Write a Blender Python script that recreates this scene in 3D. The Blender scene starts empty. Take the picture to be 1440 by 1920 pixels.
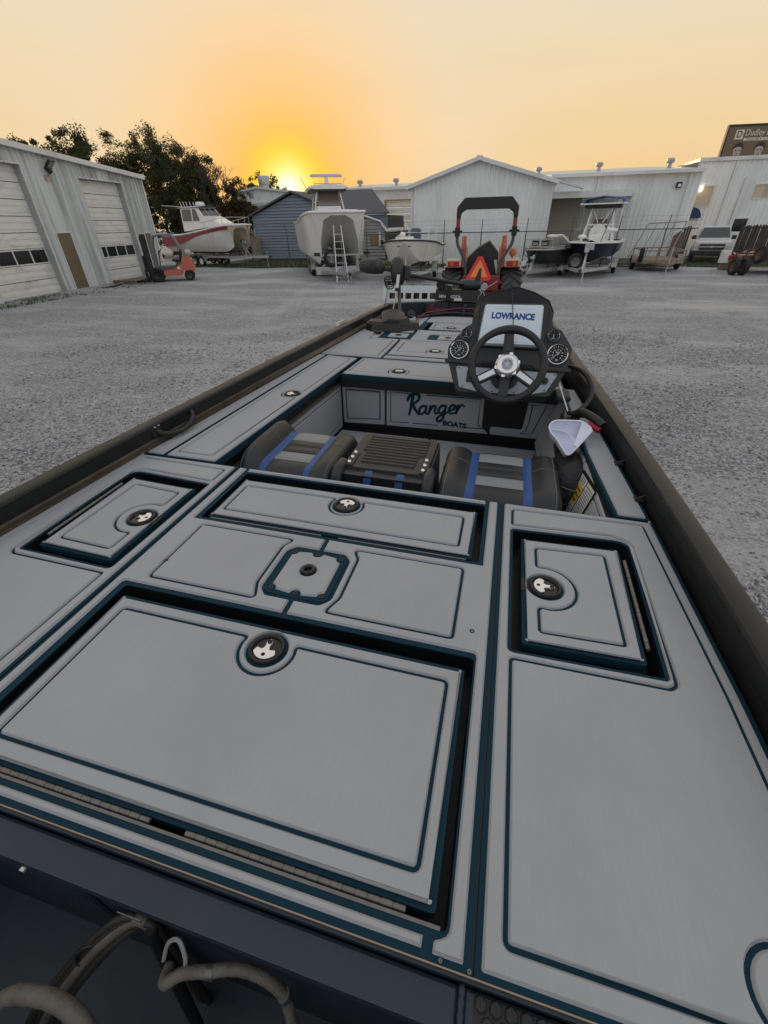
import bpy, math, random
import numpy as np
from mathutils import Matrix, Vector
from mathutils.geometry import tessellate_polygon

SC = bpy.context.scene
COL = SC.collection
rad = math.radians
pi = math.pi

# ---------------------------------------------------------------- camera
CAM = Vector((.448, 0, 2.35))
FPX = 796.79


def frame(th, ro, ya):
    c, s = math.cos(ya), math.sin(ya)
    f = np.array([-s, c, 0]); r = np.array([c, s, 0]); u = np.array([0, 0, 1.])
    F = math.cos(th)*f-math.sin(th)*u
    D = -math.sin(th)*f-math.cos(th)*u
    return np.array([math.cos(ro)*r+math.sin(ro)*D, -math.sin(ro)*r+math.cos(ro)*D, F])


MG = frame(rad(34.1), rad(1.37), rad(14.66))            # yard
MB_ = frame(0.602159834, -2.285e-04, 0.255863153)       # the boat sits a degree off level on its trailer
RB = Matrix((MG.T@MB_).tolist())
CAMB = Vector((.448, 0, .85))
cam = bpy.data.cameras.new('camera')
cam.sensor_fit = 'VERTICAL'; cam.sensor_height = 36; cam.lens = FPX/1920*36
cam.clip_start = .02; cam.clip_end = 3000
cam_o = bpy.data.objects.new('camera', cam); COL.objects.link(cam_o)
cam_o.matrix_world = Matrix.Translation(CAM) @ Matrix([list(MG[0]), list(-MG[1]), list(-MG[2])]).transposed().to_4x4()
SC.camera = cam_o

# ---------------------------------------------------------------- sky and sun
SUN_EL, SUN_AZ = 3.25, -23.9
SUN_V = Vector((math.sin(rad(SUN_AZ))*math.cos(rad(SUN_EL)), math.cos(rad(SUN_AZ))*math.cos(rad(SUN_EL)), math.sin(rad(SUN_EL))))
world = bpy.data.worlds.new('World'); SC.world = world; world.use_nodes = True
nt = world.node_tree; N = nt.nodes; Lk = nt.links.new
bg = N['Background']; out = N['World Output']
sky = N.new('ShaderNodeTexSky'); sky.sky_type = 'NISHITA'; sky.sun_disc = False
sky.sun_elevation = rad(SUN_EL); sky.sun_rotation = rad(SUN_AZ)
sky.air_density = 1.5; sky.dust_density = 5; sky.ozone_density = 2
Lk(sky.outputs[0], bg.inputs[0]); bg.inputs[1].default_value = .006


def ramp(stops, interp='B_SPLINE'):
    r = N.new('ShaderNodeValToRGB'); r.color_ramp.interpolation = 'LINEAR'
    e = r.color_ramp.elements
    while len(e) < len(stops): e.new(.5)
    for q, (p, c) in zip(e, stops):
        q.position = p; q.color = (*c, 1)
    return r


tc = N.new('ShaderNodeTexCoord')
nrm = N.new('ShaderNodeVectorMath'); nrm.operation = 'NORMALIZE'; Lk(tc.outputs['Generated'], nrm.inputs[0])
dot = N.new('ShaderNodeVectorMath'); dot.operation = 'DOT_PRODUCT'; Lk(nrm.outputs[0], dot.inputs[0]); dot.inputs[1].default_value = SUN_V
ac = N.new('ShaderNodeMath'); ac.operation = 'ARCCOSINE'; ac.use_clamp = False; Lk(dot.outputs['Value'], ac.inputs[0])
an = N.new('ShaderNodeMath'); an.operation = 'DIVIDE'; Lk(ac.outputs[0], an.inputs[0]); an.inputs[1].default_value = pi
D_ = 180.
rampA = ramp([(0, (1.5, 1.38, .95)), (.7/D_, (1.4, 1.3, .85)), (1.4/D_, (1.15, 1.03, .42)), (2.3/D_, (1.02, .82, .14)), (3.4/D_, (1., .655, .075)), (4.9/D_, (1., .55, .125)),
              (7.4/D_, (.97, .575, .22)), (11.5/D_, (.93, .645, .345)), (18/D_, (.86, .70, .49)), (28/D_, (.85, .68, .445)), (45/D_, (.82, .68, .50)), (75/D_, (.72, .68, .64)), (110/D_, (.66, .67, .70)), (1, (.64, .66, .70))])
Lk(an.outputs[0], rampA.inputs[0])
sep = N.new('ShaderNodeSeparateXYZ'); Lk(nrm.outputs[0], sep.inputs[0])
asn = N.new('ShaderNodeMath'); asn.operation = 'ARCSINE'; Lk(sep.outputs[2], asn.inputs[0])
el = N.new('ShaderNodeMath'); el.operation = 'DIVIDE'; Lk(asn.outputs[0], el.inputs[0]); el.inputs[1].default_value = pi/2
rampB = ramp([(0, (.90, .56, .21)), (4/90, (.94, .605, .235)), (9/90, (.90, .665, .355)), (16/90, (.82, .725, .565)), (28/90, (.71, .68, .62)), (60/90, (.62, .64, .68)), (1, (.58, .62, .68))])
Lk(el.outputs[0], rampB.inputs[0])
rampC = ramp([(0, (.86, .77, .74)), (8/90, (.84, .79, .78)), (25/90, (.74, .75, .79)), (60/90, (.62, .645, .70)), (1, (.58, .62, .68))])
Lk(el.outputs[0], rampC.inputs[0])
fr = N.new('ShaderNodeMapRange'); Lk(an.outputs[0], fr.inputs[0]); fr.inputs[1].default_value = 45/D_; fr.inputs[2].default_value = 120/D_; fr.interpolation_type = 'SMOOTHSTEP'
mBC = N.new('ShaderNodeMix'); mBC.data_type = 'RGBA'; Lk(fr.outputs[0], mBC.inputs[0]); Lk(rampB.outputs[0], mBC.inputs[6]); Lk(rampC.outputs[0], mBC.inputs[7])
wA = N.new('ShaderNodeMapRange'); Lk(an.outputs[0], wA.inputs[0]); wA.inputs[1].default_value = 4/D_; wA.inputs[2].default_value = 32/D_; wA.inputs[3].default_value = 1; wA.inputs[4].default_value = .35
mAB = N.new('ShaderNodeMix'); mAB.data_type = 'RGBA'; Lk(wA.outputs[0], mAB.inputs[0]); Lk(mBC.outputs[2], mAB.inputs[6]); Lk(rampA.outputs[0], mAB.inputs[7])
# faint high streaks of thin cloud
mp = N.new('ShaderNodeMapping'); mp.inputs['Scale'].default_value = (2, 2, 14); Lk(nrm.outputs[0], mp.inputs[0])
cn = N.new('ShaderNodeTexNoise'); cn.inputs['Scale'].default_value = 1.6; cn.inputs['Detail'].default_value = 3; Lk(mp.outputs[0], cn.inputs[0])
cr = N.new('ShaderNodeMapRange'); Lk(cn.outputs[0], cr.inputs[0]); cr.inputs[3].default_value = .965; cr.inputs[4].default_value = 1.03
bg2 = N.new('ShaderNodeBackground'); Lk(mAB.outputs[2], bg2.inputs[0]); Lk(cr.outputs[0], bg2.inputs[1])
ad = N.new('ShaderNodeAddShader'); Lk(bg.outputs[0], ad.inputs[0]); Lk(bg2.outputs[0], ad.inputs[1]); Lk(ad.outputs[0], out.inputs[0])

sl = bpy.data.lights.new('sun', 'SUN'); sl.energy = 2.; sl.angle = rad(1.2); sl.color = (1, .62, .28)
so = bpy.data.objects.new('sun', sl); COL.objects.link(so)
so.rotation_euler = (-SUN_V).to_track_quat('-Z', 'Y').to_euler(); so.location = (-12, 30, 20)

SC.view_settings.view_transform = 'Standard'; SC.view_settings.look = 'None'
SC.view_settings.exposure = 0; SC.view_settings.gamma = 1; SC.view_settings.use_curve_mapping = False

# ---------------------------------------------------------------- materials
MATS = {}


def pm(name, rgb, rough=.5, metal=0., var=.0, vs=6., bump=0., bs=60., coat=0., spec=.5, stretch=(1, 1, 1), dirt=None, ds=1.2, dl=(.5, .78, .8), ior=None, rnd=0., emit=None, alpha=1., trans=0., warm=0.):
    """principled material: base colour varied by noise (var), optional stains (dirt colour), fine relief (bump)"""
    if name in MATS: return MATS[name]
    m = bpy.data.materials.new(name); m.use_nodes = True; MATS[name] = m
    t = m.node_tree; n = t.nodes; L = t.links.new; b = n['Principled BSDF']
    b.inputs['Base Color'].default_value = (*rgb, 1); b.inputs['Roughness'].default_value = rough
    b.inputs['Metallic'].default_value = metal; b.inputs['Specular IOR Level'].default_value = spec
    b.inputs['Coat Weight'].default_value = coat; b.inputs['Coat Roughness'].default_value = .25
    if ior: b.inputs['IOR'].default_value = ior
    if trans: b.inputs['Transmission Weight'].default_value = trans
    if alpha < 1: b.inputs['Alpha'].default_value = alpha
    if emit: b.inputs['Emission Color'].default_value = (*emit[0], 1); b.inputs['Emission Strength'].default_value = emit[1]
    if var or bump or dirt or rnd:
        tcx = n.new('ShaderNodeTexCoord'); mpx = n.new('ShaderNodeMapping'); L(tcx.outputs['Object'], mpx.inputs[0]); mpx.inputs['Scale'].default_value = stretch
        col = None
        if var:
            nz = n.new('ShaderNodeTexNoise'); nz.inputs['Scale'].default_value = vs; nz.inputs['Detail'].default_value = 6; nz.inputs['Roughness'].default_value = .62; L(mpx.outputs[0], nz.inputs[0])
            r = n.new('ShaderNodeMapRange'); L(nz.outputs[0], r.inputs[0]); r.inputs[1].default_value = .25; r.inputs[2].default_value = .75; r.inputs[3].default_value = 1-var; r.inputs[4].default_value = 1+var
            mx = n.new('ShaderNodeVectorMath'); mx.operation = 'SCALE'; mx.inputs[0].default_value = rgb; L(r.outputs[0], mx.inputs['Scale']); col = mx.outputs[0]
            rr_ = n.new('ShaderNodeMapRange'); L(nz.outputs[0], rr_.inputs[0]); rr_.inputs[3].default_value = max(.02, rough-.12); rr_.inputs[4].default_value = min(1, rough+.12); L(rr_.outputs[0], b.inputs['Roughness'])
        if dirt:
            nz = n.new('ShaderNodeTexNoise'); nz.inputs['Scale'].default_value = ds; nz.inputs['Detail'].default_value = 8; nz.inputs['Roughness'].default_value = .7; L(mpx.outputs[0], nz.inputs[0])
            r = n.new('ShaderNodeMapRange'); L(nz.outputs[0], r.inputs[0]); r.inputs[1].default_value = dl[0]; r.inputs[2].default_value = dl[1]; r.inputs[4].default_value = dl[2]
            mx = n.new('ShaderNodeMix'); mx.data_type = 'RGBA'; L(r.outputs[0], mx.inputs[0]); mx.inputs[7].default_value = (*dirt, 1)
            if col: L(col, mx.inputs[6])
            else: mx.inputs[6].default_value = (*rgb, 1)
            col = mx.outputs[2]
        if rnd:
            g = n.new('ShaderNodeNewGeometry'); r = n.new('ShaderNodeMapRange'); L(g.outputs['Random Per Island'], r.inputs[0]); r.inputs[3].default_value = 1-rnd; r.inputs[4].default_value = 1+rnd
            mx = n.new('ShaderNodeVectorMath'); mx.operation = 'SCALE'; L(r.outputs[0], mx.inputs['Scale'])
            if col: L(col, mx.inputs[0])
            else: mx.inputs[0].default_value = rgb
            col = mx.outputs[0]
        if col: L(col, b.inputs['Base Color'])
        if bump:
            nz = n.new('ShaderNodeTexNoise'); nz.inputs['Scale'].default_value = bs; nz.inputs['Detail'].default_value = 3; L(mpx.outputs[0], nz.inputs[0])
            bp = n.new('ShaderNodeBump'); bp.inputs['Strength'].default_value = min(1, bump); bp.inputs['Distance'].default_value = .004 if bs > 30 else .02; L(nz.outputs[0], bp.inputs['Height']); L(bp.outputs[0], b.inputs['Normal'])
    return m


# ---------------------------------------------------------------- geometry helpers
class MB:
    def __init__(s, M=None):
        s.v = []; s.f = []; s.mi = []; s.m = 0; s.M = M if M is not None else Matrix()

    def add(s, vs, fs):
        n = len(s.v); M = s.M
        s.v += [tuple(M @ Vector(v)) for v in vs]
        s.f += [tuple(i+n for i in f) for f in fs]; s.mi += [s.m]*len(fs)
        return s

    def box(s, x0, x1, y0, y1, z0, z1):
        v = [(x, y, z) for z in (z0, z1) for y in (y0, y1) for x in (x0, x1)]
        return s.add(v, [(0, 2, 3, 1), (4, 5, 7, 6), (0, 1, 5, 4), (2, 6, 7, 3), (0, 4, 6, 2), (1, 3, 7, 5)])

    def beam(s, p0, p1, w, h, up=(0, 0, 1)):
        p0 = Vector(p0); p1 = Vector(p1); d = (p1-p0).normalized(); u = Vector(up)
        if abs(d.dot(u)) > .98: u = Vector((0, 1, 0))
        a = d.cross(u).normalized()*w/2; c = a.cross(d).normalized()*h/2
        v = [p+i*a+j*c for p in (p0, p1) for i, j in ((-1, -1), (1, -1), (1, 1), (-1, 1))]
        return s.add(v, [(0, 1, 2, 3), (7, 6, 5, 4), (0, 4, 5, 1), (1, 5, 6, 2), (2, 6, 7, 3), (3, 7, 4, 0)])

    def tube(s, pts, r, n=8, closed=False, cap=True):
        P = [Vector(p) for p in pts]; k = len(P); R = r if isinstance(r, (list, tuple)) else [r]*k
        vs = []; a = None
        for i, p in enumerate(P):
            d = (P[(i+1) % k]-P[i-1]) if closed else (P[min(i+1, k-1)]-P[max(i-1, 0)])
            d = d.normalized() if d.length > 1e-9 else Vector((0, 0, 1))
            if a is None: a = d.orthogonal().normalized()
            a = a-d*a.dot(d); a = a.normalized() if a.length > 1e-6 else d.orthogonal().normalized()
            b = d.cross(a)
            vs += [p+R[i]*(math.cos(2*pi*j/n)*a+math.sin(2*pi*j/n)*b) for j in range(n)]
        fs = [(i*n+j, i*n+(j+1) % n, ((i+1) % k)*n+(j+1) % n, ((i+1) % k)*n+j) for i in range(k if closed else k-1) for j in range(n)]
        if cap and not closed: fs += [tuple(range(n))[::-1], tuple(range((k-1)*n, k*n))]
        return s.add(vs, fs)

    def cyl(s, p0, p1, r, r1=None, n=16): return s.tube([p0, p1], [r, r if r1 is None else r1], n)

    def lathe(s, prof, n=24, M=None, caps=True):
        """profile (radius, height) turned about local z"""
        M = M if M is not None else Matrix(); k = len(prof)
        vs = [M @ Vector((r*math.cos(2*pi*j/n), r*math.sin(2*pi*j/n), z)) for r, z in prof for j in range(n)]
        fs = [(i*n+j, i*n+(j+1) % n, (i+1)*n+(j+1) % n, (i+1)*n+j) for i in range(k-1) for j in range(n)]
        if caps and prof[0][0] > 1e-6: fs.append(tuple(range(n))[::-1])
        if caps and prof[-1][0] > 1e-6: fs.append(tuple(range((k-1)*n, k*n)))
        return s.add(vs, fs)

    def ball(s, c, r, n=12, sc=(1, 1, 1)):
        k = max(4, n//2)
        return s.lathe([(max(1e-7, r*math.sin(pi*i/k)), -r*math.cos(pi*i/k)) for i in range(k+1)], n, Matrix.Translation(c) @ Matrix.Diagonal((*sc, 1)))

    def prism(s, poly, z0, z1, b=0., holes=(), M=None, bot=False):
        """extruded plan (with holes); the sides lean in by b towards the top"""
        M = M if M is not None else Matrix()
        loops = [ccw(poly)]+[ccw(h)[::-1] for h in holes]
        lo = [Vector((x, y, z0)) for l in loops for x, y in l]
        hi = [Vector((x, y, z1)) for l in loops for x, y in (inset(l, b) if b else l)]
        k = len(lo); fs = []; o = 0
        for l in loops:
            n = len(l); fs += [(o+i, o+(i+1) % n, k+o+(i+1) % n, k+o+i) for i in range(n)]; o += n
        tl = []; o = 0
        for l in loops: tl.append([(hi[o+i].x, hi[o+i].y, 0) for i in range(len(l))]); o += len(l)
        for t in tessellate_polygon([[Vector(p) for p in l] for l in tl]):
            a, b_, c = (hi[i] for i in t)
            if (b_-a).cross(c-a).z < 0: t = (t[0], t[2], t[1])
            fs.append(tuple(k+i for i in t))
            if bot: fs.append((t[0], t[2], t[1]))
        return s.add([M @ p for p in lo+hi], fs)

    def loft(s, secs, closed=False, caps=True):
        k = len(secs[0]); vs = [p for q in secs for p in q]; m = k if closed else k-1
        fs = [(i*k+j, i*k+(j+1) % k, (i+1)*k+(j+1) % k, (i+1)*k+j) for i in range(len(secs)-1) for j in range(m)]
        if caps: fs += [tuple(range(k))[::-1], tuple(range((len(secs)-1)*k, len(secs)*k))]
        return s.add(vs, fs)

    def build(s, name, mats, parent=None, smooth=None, bev=0., loc=None, kind=None, label=None):
        me = bpy.data.meshes.new(name); me.from_pydata(s.v, [], s.f)
        for m in (mats if isinstance(mats, (list, tuple)) else [mats]): me.materials.append(m)
        if len(me.materials) > 1: me.polygons.foreach_set('material_index', s.mi)
        if smooth is not None:
            me.polygons.foreach_set('use_smooth', [True]*len(me.polygons)); me.set_sharp_from_angle(angle=rad(smooth))
        me.update()
        o = bpy.data.objects.new(name, me); COL.objects.link(o)
        if parent: o.parent = parent
        if loc is not None: o.location = loc
        if bev:
            md = o.modifiers.new('bevel', 'BEVEL'); md.width = bev; md.segments = 2; md.limit_method = 'ANGLE'; md.angle_limit = rad(35)
        if kind: o['kind'] = kind
        if label: o['label'] = label
        return o


def area2(p): return sum(p[i-1][0]*p[i][1]-p[i][0]*p[i-1][1] for i in range(len(p)))


def ccw(p): return list(p) if area2(p) > 0 else list(p)[::-1]


def inset(p, d):
    """move a ccw outline inwards by d (outwards if d < 0)"""
    n = len(p); o = []
    for i in range(n):
        a, b, c = Vector(p[i-1]), Vector(p[i]), Vector(p[(i+1) % n])
        u = (b-a); w = (c-b)
        u = u.normalized() if u.length > 1e-9 else w.normalized(); w = w.normalized() if w.length > 1e-9 else u
        n1 = Vector((-u.y, u.x)); n2 = Vector((-w.y, w.x)); m = n1+n2; l = m.length
        if l < .2: o.append((b.x, b.y)); continue
        m /= l; k = d/max(.35, m.dot(n1)); o.append((b.x+m.x*k, b.y+m.y*k))
    return o


def rr(pts, r=.01, n=5):
    """round the corners of an outline; a point may carry its own radius as third value"""
    o = []; k = len(pts)
    for i in range(k):
        a, b, c = Vector(pts[i-1][:2]), Vector(pts[i][:2]), Vector(pts[(i+1) % k][:2]); q = pts[i][2] if len(pts[i]) > 2 else r
        u = a-b; w = c-b; lu, lw = u.length, w.length
        if q <= 0 or lu < 1e-6 or lw < 1e-6: o.append((b.x, b.y)); continue
        u /= lu; w /= lw; ang = math.acos(max(-1, min(1, u.dot(w))))
        if ang > pi-.08: o.append((b.x, b.y)); continue
        t = min(q/math.tan(ang/2), lu*.49, lw*.49)
        p0 = b+u*t; p1 = b+w*t
        for j in range(n+1):
            s_ = j/n; p = p0*(1-s_)**2+b*2*s_*(1-s_)+p1*s_*s_; o.append((p.x, p.y))
    return o


def rect(x0, x1, y0, y1): return [(x0, y0), (x1, y0), (x1, y1), (x0, y1)]


def circ(cx, cy, r, n=28, a0=0, a1=2*pi):
    full = abs(a1-a0-2*pi) < 1e-6
    return [(cx+r*math.cos(a0+(a1-a0)*i/(n if full else n-1)), cy+r*math.sin(a0+(a1-a0)*i/(n if full else n-1))) for i in range(n)]


def mir(p): return [(-q[0], *q[1:]) for q in p][::-1]


def crv(pts, n=6, closed=False):
    """Catmull-Rom through points"""
    P = [Vector(p) for p in pts]; k = len(P); o = []
    for i in range(k if closed else k-1):
        a, b, c, d = (P[(i-1) % k], P[i], P[(i+1) % k], P[(i+2) % k]) if closed else (P[max(i-1, 0)], P[i], P[i+1], P[min(i+2, k-1)])
        for j in range(n):
            t = j/n; o.append(.5*((2*b)+(c-a)*t+(2*a-5*b+4*c-d)*t*t+(3*b-a-3*c+d)*t**3))
    if not closed: o.append(P[-1])
    return o


def thing(name, label, cat, loc=(0, 0, 0), rot=0., group=None, mat=None):
    o = bpy.data.objects.new(name, None); COL.objects.link(o); o.empty_display_size = .2
    if mat is not None: o.matrix_world = Matrix.Translation(loc) @ mat.to_4x4()
    else: o.location = loc; o.rotation_euler = (0, 0, rot)
    o['label'] = label; o['category'] = cat
    if group: o['group'] = group
    return o


def tag(o, label, cat, group=None):
    o['label'] = label; o['category'] = cat
    if group: o['group'] = group
    return o


def dup(root, loc, rotz=None, label=None):
    r = root.copy(); COL.objects.link(r); r.location = loc
    if rotz is not None: r.rotation_euler = (0, 0, rotz)
    if label: r['label'] = label
    for ch in list(root.children):
        c = ch.copy(); COL.objects.link(c); c.parent = r
        for g in ch.children:
            d = g.copy(); COL.objects.link(d); d.parent = c
    return r


def text_mesh(txt, size, M, mat, name, parent, ext=.0015, shear=0., bold=0., align='CENTER', sx=1.):
    cu = bpy.data.curves.new(name, 'FONT'); cu.body = txt; cu.size = size; cu.extrude = ext; cu.shear = shear; cu.offset = bold; cu.align_x = align; cu.align_y = 'CENTER'; cu.resolution_u = 4
    o = bpy.data.objects.new(name, cu); COL.objects.link(o)
    me = bpy.data.meshes.new_from_object(o.evaluated_get(bpy.context.evaluated_depsgraph_get())); bpy.data.objects.remove(o)
    me.transform(M @ Matrix.Diagonal((sx, 1, 1, 1))); me.materials.clear(); me.materials.append(mat)
    r = bpy.data.objects.new(name, me); COL.objects.link(r); r.parent = parent
    return r


def axes(o, x, y, z=None):
    """matrix with the given origin and x, y directions"""
    x = Vector(x).normalized(); y = Vector(y); z = x.cross(y).normalized(); y = z.cross(x)
    m = Matrix((x, y, z)).transposed().to_4x4(); m.translation = Vector(o); return m


# shared materials
TIRE = pm('tyre rubber', (.016, .016, .017), .85, var=.25, vs=30, bump=.3)
BLK = pm('black plastic', (.012, .012, .013), .45, var=.15, vs=40, bump=.15, bs=300)
BLKM = pm('matt black steel', (.014, .014, .015), .6, var=.2)
STEEL = pm('galvanised steel', (.42, .43, .43), .42, .75, var=.18, vs=9, bump=.1)
CHROME = pm('polished metal', (.72, .72, .73), .12, 1.)
ALU = pm('brushed metal', (.55, .55, .56), .28, 1., var=.1, vs=50)
WHT = pm('white paint', (.72, .73, .71), .4, var=.05, vs=3, dirt=(.45, .45, .42), ds=2)
GELW = pm('white gelcoat', (.76, .76, .73), .22, var=.04, vs=2, dirt=(.55, .53, .47), ds=1.1, coat=.3)
GLASS = pm('dark glass', (.02, .024, .026), .06, spec=.8)
RUST = pm('rusty steel', (.12, .062, .04), .8, var=.35, vs=10, dirt=(.05, .035, .03), ds=4, bump=.2)
WOOD = pm('weathered wood', (.20, .15, .105), .85, var=.3, vs=14, stretch=(1, 1, 6), bump=.3)
# ================================================================ ground
def gravel_material():
    m = bpy.data.materials.new('gravel yard'); m.use_nodes = True; t = m.node_tree; n = t.nodes; L = t.links.new; b = n['Principled BSDF']
    tcx = n.new('ShaderNodeTexCoord'); o = tcx.outputs['Object']
    v = n.new('ShaderNodeTexVoronoi'); v.inputs['Scale'].default_value = 50; v.inputs['Randomness'].default_value = 1; L(o, v.inputs[0])
    sp = n.new('ShaderNodeSeparateColor'); L(v.outputs['Color'], sp.inputs[0])
    st = n.new('ShaderNodeMapRange'); L(sp.outputs[0], st.inputs[0]); st.inputs[3].default_value = .48; st.inputs[4].default_value = 1.5
    n1 = n.new('ShaderNodeTexNoise'); n1.inputs['Scale'].default_value = .35; n1.inputs['Detail'].default_value = 7; n1.inputs['Roughness'].default_value = .65
    mp = n.new('ShaderNodeMapping'); mp.inputs['Scale'].default_value = (.5, 1.15, 1); mp.inputs['Rotation'].default_value = (0, 0, .25); L(o, mp.inputs[0]); L(mp.outputs[0], n1.inputs[0])
    r1 = n.new('ShaderNodeMapRange'); L(n1.outputs[0], r1.inputs[0]); r1.inputs[1].default_value = .47; r1.inputs[2].default_value = .64
    n2 = n.new('ShaderNodeTexNoise'); n2.inputs['Scale'].default_value = 9; n2.inputs['Detail'].default_value = 6; n2.inputs['Roughness'].default_value = .8; L(o, n2.inputs[0])
    r2 = n.new('ShaderNodeMapRange'); L(n2.outputs[0], r2.inputs[0]); r2.inputs[1].default_value = .3; r2.inputs[2].default_value = .7; r2.inputs[3].default_value = .6; r2.inputs[4].default_value = 1.4
    mu = n.new('ShaderNodeMath'); mu.operation = 'MULTIPLY'; L(st.outputs[0], mu.inputs[0]); L(r2.outputs[0], mu.inputs[1])
    sc = n.new('ShaderNodeVectorMath'); sc.operation = 'SCALE'; sc.inputs[0].default_value = (.295, .30, .308); L(mu.outputs[0], sc.inputs['Scale'])
    mx = n.new('ShaderNodeMix'); mx.data_type = 'RGBA'; q = n.new('ShaderNodeMath'); q.operation = 'MULTIPLY'; q.inputs[1].default_value = .75; L(r1.outputs[0], q.inputs[0]); L(q.outputs[0], mx.inputs[0])
    L(sc.outputs[0], mx.inputs[6]); mx.inputs[7].default_value = (.50, .50, .50, 1); L(mx.outputs[2], b.inputs['Base Color'])
    b.inputs['Roughness'].default_value = .9; b.inputs['Specular IOR Level'].default_value = .25
    # wheel tracks: paler compacted bands where vehicles cross the yard
    xyz = n.new('ShaderNodeSeparateXYZ'); L(o, xyz.inputs[0])
    def mth(op, a, b_=None):
        q_ = n.new('ShaderNodeMath'); q_.operation = op
        for i_, v_ in enumerate((a, b_)):
            if v_ is None: continue
            if isinstance(v_, (int, float)): q_.inputs[i_].default_value = v_
            else: L(v_, q_.inputs[i_])
        return q_.outputs[0]
    tot = None
    for u_, w_, c_, am, fq in ((1, 0, 13.5, 1.6, .16), (1, 0, 19.5, 1.1, .21), (0, 1, 6.2, .9, .24), (0, 1, -6.5, 1.4, .19)):
        p_ = mth('SUBTRACT', xyz.outputs[u_], mth('ADD', mth('MULTIPLY', mth('SINE', mth('MULTIPLY', xyz.outputs[w_], fq)), am), c_))
        d_ = mth('ABSOLUTE', mth('SUBTRACT', mth('ABSOLUTE', p_), .82)); k_ = n.new('ShaderNodeMapRange'); k_.interpolation_type = 'SMOOTHSTEP'; L(d_, k_.inputs[0]); k_.inputs[1].default_value = .30; k_.inputs[2].default_value = .06; tot = k_.outputs[0] if tot is None else mth('MAXIMUM', tot, k_.outputs[0])
    n3 = n.new('ShaderNodeTexNoise'); n3.inputs['Scale'].default_value = .8; n3.inputs['Detail'].default_value = 5; L(o, n3.inputs[0])
    k3 = n.new('ShaderNodeMapRange'); L(n3.outputs[0], k3.inputs[0]); k3.inputs[1].default_value = .42; k3.inputs[2].default_value = .62; k3.inputs[4].default_value = .42
    m2 = n.new('ShaderNodeMix'); m2.data_type = 'RGBA'; L(mth('MULTIPLY', tot, k3.outputs[0]), m2.inputs[0]); L(mx.outputs[2], m2.inputs[6]); m2.inputs[7].default_value = (.44, .44, .435, 1); L(m2.outputs[2], b.inputs['Base Color'])
    bp = n.new('ShaderNodeBump'); bp.inputs['Strength'].default_value = .9; bp.inputs['Distance'].default_value = .014; bp.invert = True; L(v.outputs['Distance'], bp.inputs['Height'])
    b2 = n.new('ShaderNodeBump'); b2.inputs['Strength'].default_value = .5; b2.inputs['Distance'].default_value = .05; L(n2.outputs[0], b2.inputs['Height']); L(bp.outputs[0], b2.inputs['Normal']); L(b2.outputs[0], b.inputs['Normal'])
    return m


rng = np.random.default_rng(5)
g = MB()
NX = 90; xs = np.concatenate([[-900, -300, -120], np.linspace(-60, 60, NX), [120, 300, 900]]); ys = np.concatenate([[-600, -120, -40], np.linspace(-8, 60, 52), [90, 200, 900]])


def gz(x, y):
    a = math.exp(-((x/70)**4+((y-20)/60)**4))
    return a*(.018*math.sin(x*.9+1.3*math.sin(y*.5))+.016*math.sin(y*1.1+x*.35)+.01*math.sin(2.3*x-1.7*y))


g.add([(x, y, gz(x, y)) for y in ys for x in xs], [(j*len(xs)+i, j*len(xs)+i+1, (j+1)*len(xs)+i+1, (j+1)*len(xs)+i) for j in range(len(ys)-1) for i in range(len(xs)-1)])
ground = g.build('ground', gravel_material(), smooth=180, kind='structure')

# loose stones lying on the yard beside the boat
stone_m = pm('stone grey', (.315, .321, .333), .85, rnd=.6, spec=.25)


def stones(nm, n, label):
    d = 1.15*np.exp(rng.random(n)*math.log(13/1.15)); a = rng.uniform(rad(-72), rad(64), n)      # denser towards the boat, thinning out with distance
    x = CAM.x+d*np.sin(a); y = d*np.cos(a); ok = ~((np.abs(x) < 1.02) & (y < 5.3)); x, y, d = x[ok], y[ok], d[ok]; n = len(x)
    P = np.c_[x, y, (.011+.03*rng.random(n)**2.4)*(1+.03*d)]
    base = np.array([(1, 0, 0), (-.5, .87, 0), (-.5, -.87, 0), (.5, .6, .75), (-.8, .05, .7), (.45, -.6, .8)])
    v = base[None]*rng.uniform(.65, 1.3, (n, 6, 3))
    a = rng.uniform(0, 6.28, n); c, s = np.cos(a)[:, None], np.sin(a)[:, None]
    x = v[..., 0]*c-v[..., 1]*s; y = v[..., 0]*s+v[..., 1]*c
    zz = np.array([gz(q[0], q[1]) for q in P])
    v = np.stack([x, y, v[..., 2]*rng.uniform(.5, .9, (n, 1))], -1)*P[:, 2][:, None, None]*.5
    v[..., 0] += P[:, 0][:, None]; v[..., 1] += P[:, 1][:, None]; v[..., 2] += zz[:, None]
    F = np.array([(3, 4, 5), (0, 1, 3), (1, 4, 3), (1, 2, 4), (2, 5, 4), (2, 0, 5), (0, 3, 5)])
    f = (F[None]+6*np.arange(n)[:, None, None]).reshape(-1)
    me = bpy.data.meshes.new(nm); me.vertices.add(6*n); me.vertices.foreach_set('co', v.reshape(-1)); k = len(f)
    me.loops.add(k); me.loops.foreach_set('vertex_index', f.astype(np.int32)); me.polygons.add(k//3); me.polygons.foreach_set('loop_start', np.arange(0, k, 3, dtype=np.int32)); me.polygons.foreach_set('loop_total', np.full(k//3, 3, np.int32))
    me.update(); me.validate(); me.materials.append(stone_m); o = bpy.data.objects.new(nm, me); COL.objects.link(o); o['kind'] = 'stuff'; o['label'] = label; o['category'] = 'gravel'


stones('loose_gravel', 150000, 'loose grey gravel stones covering the yard beside the boat')

# grass along the fence line and weeds at the garage door
GRS = pm('grass blades', (.052, .075, .022), .8, rnd=.5)


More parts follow.
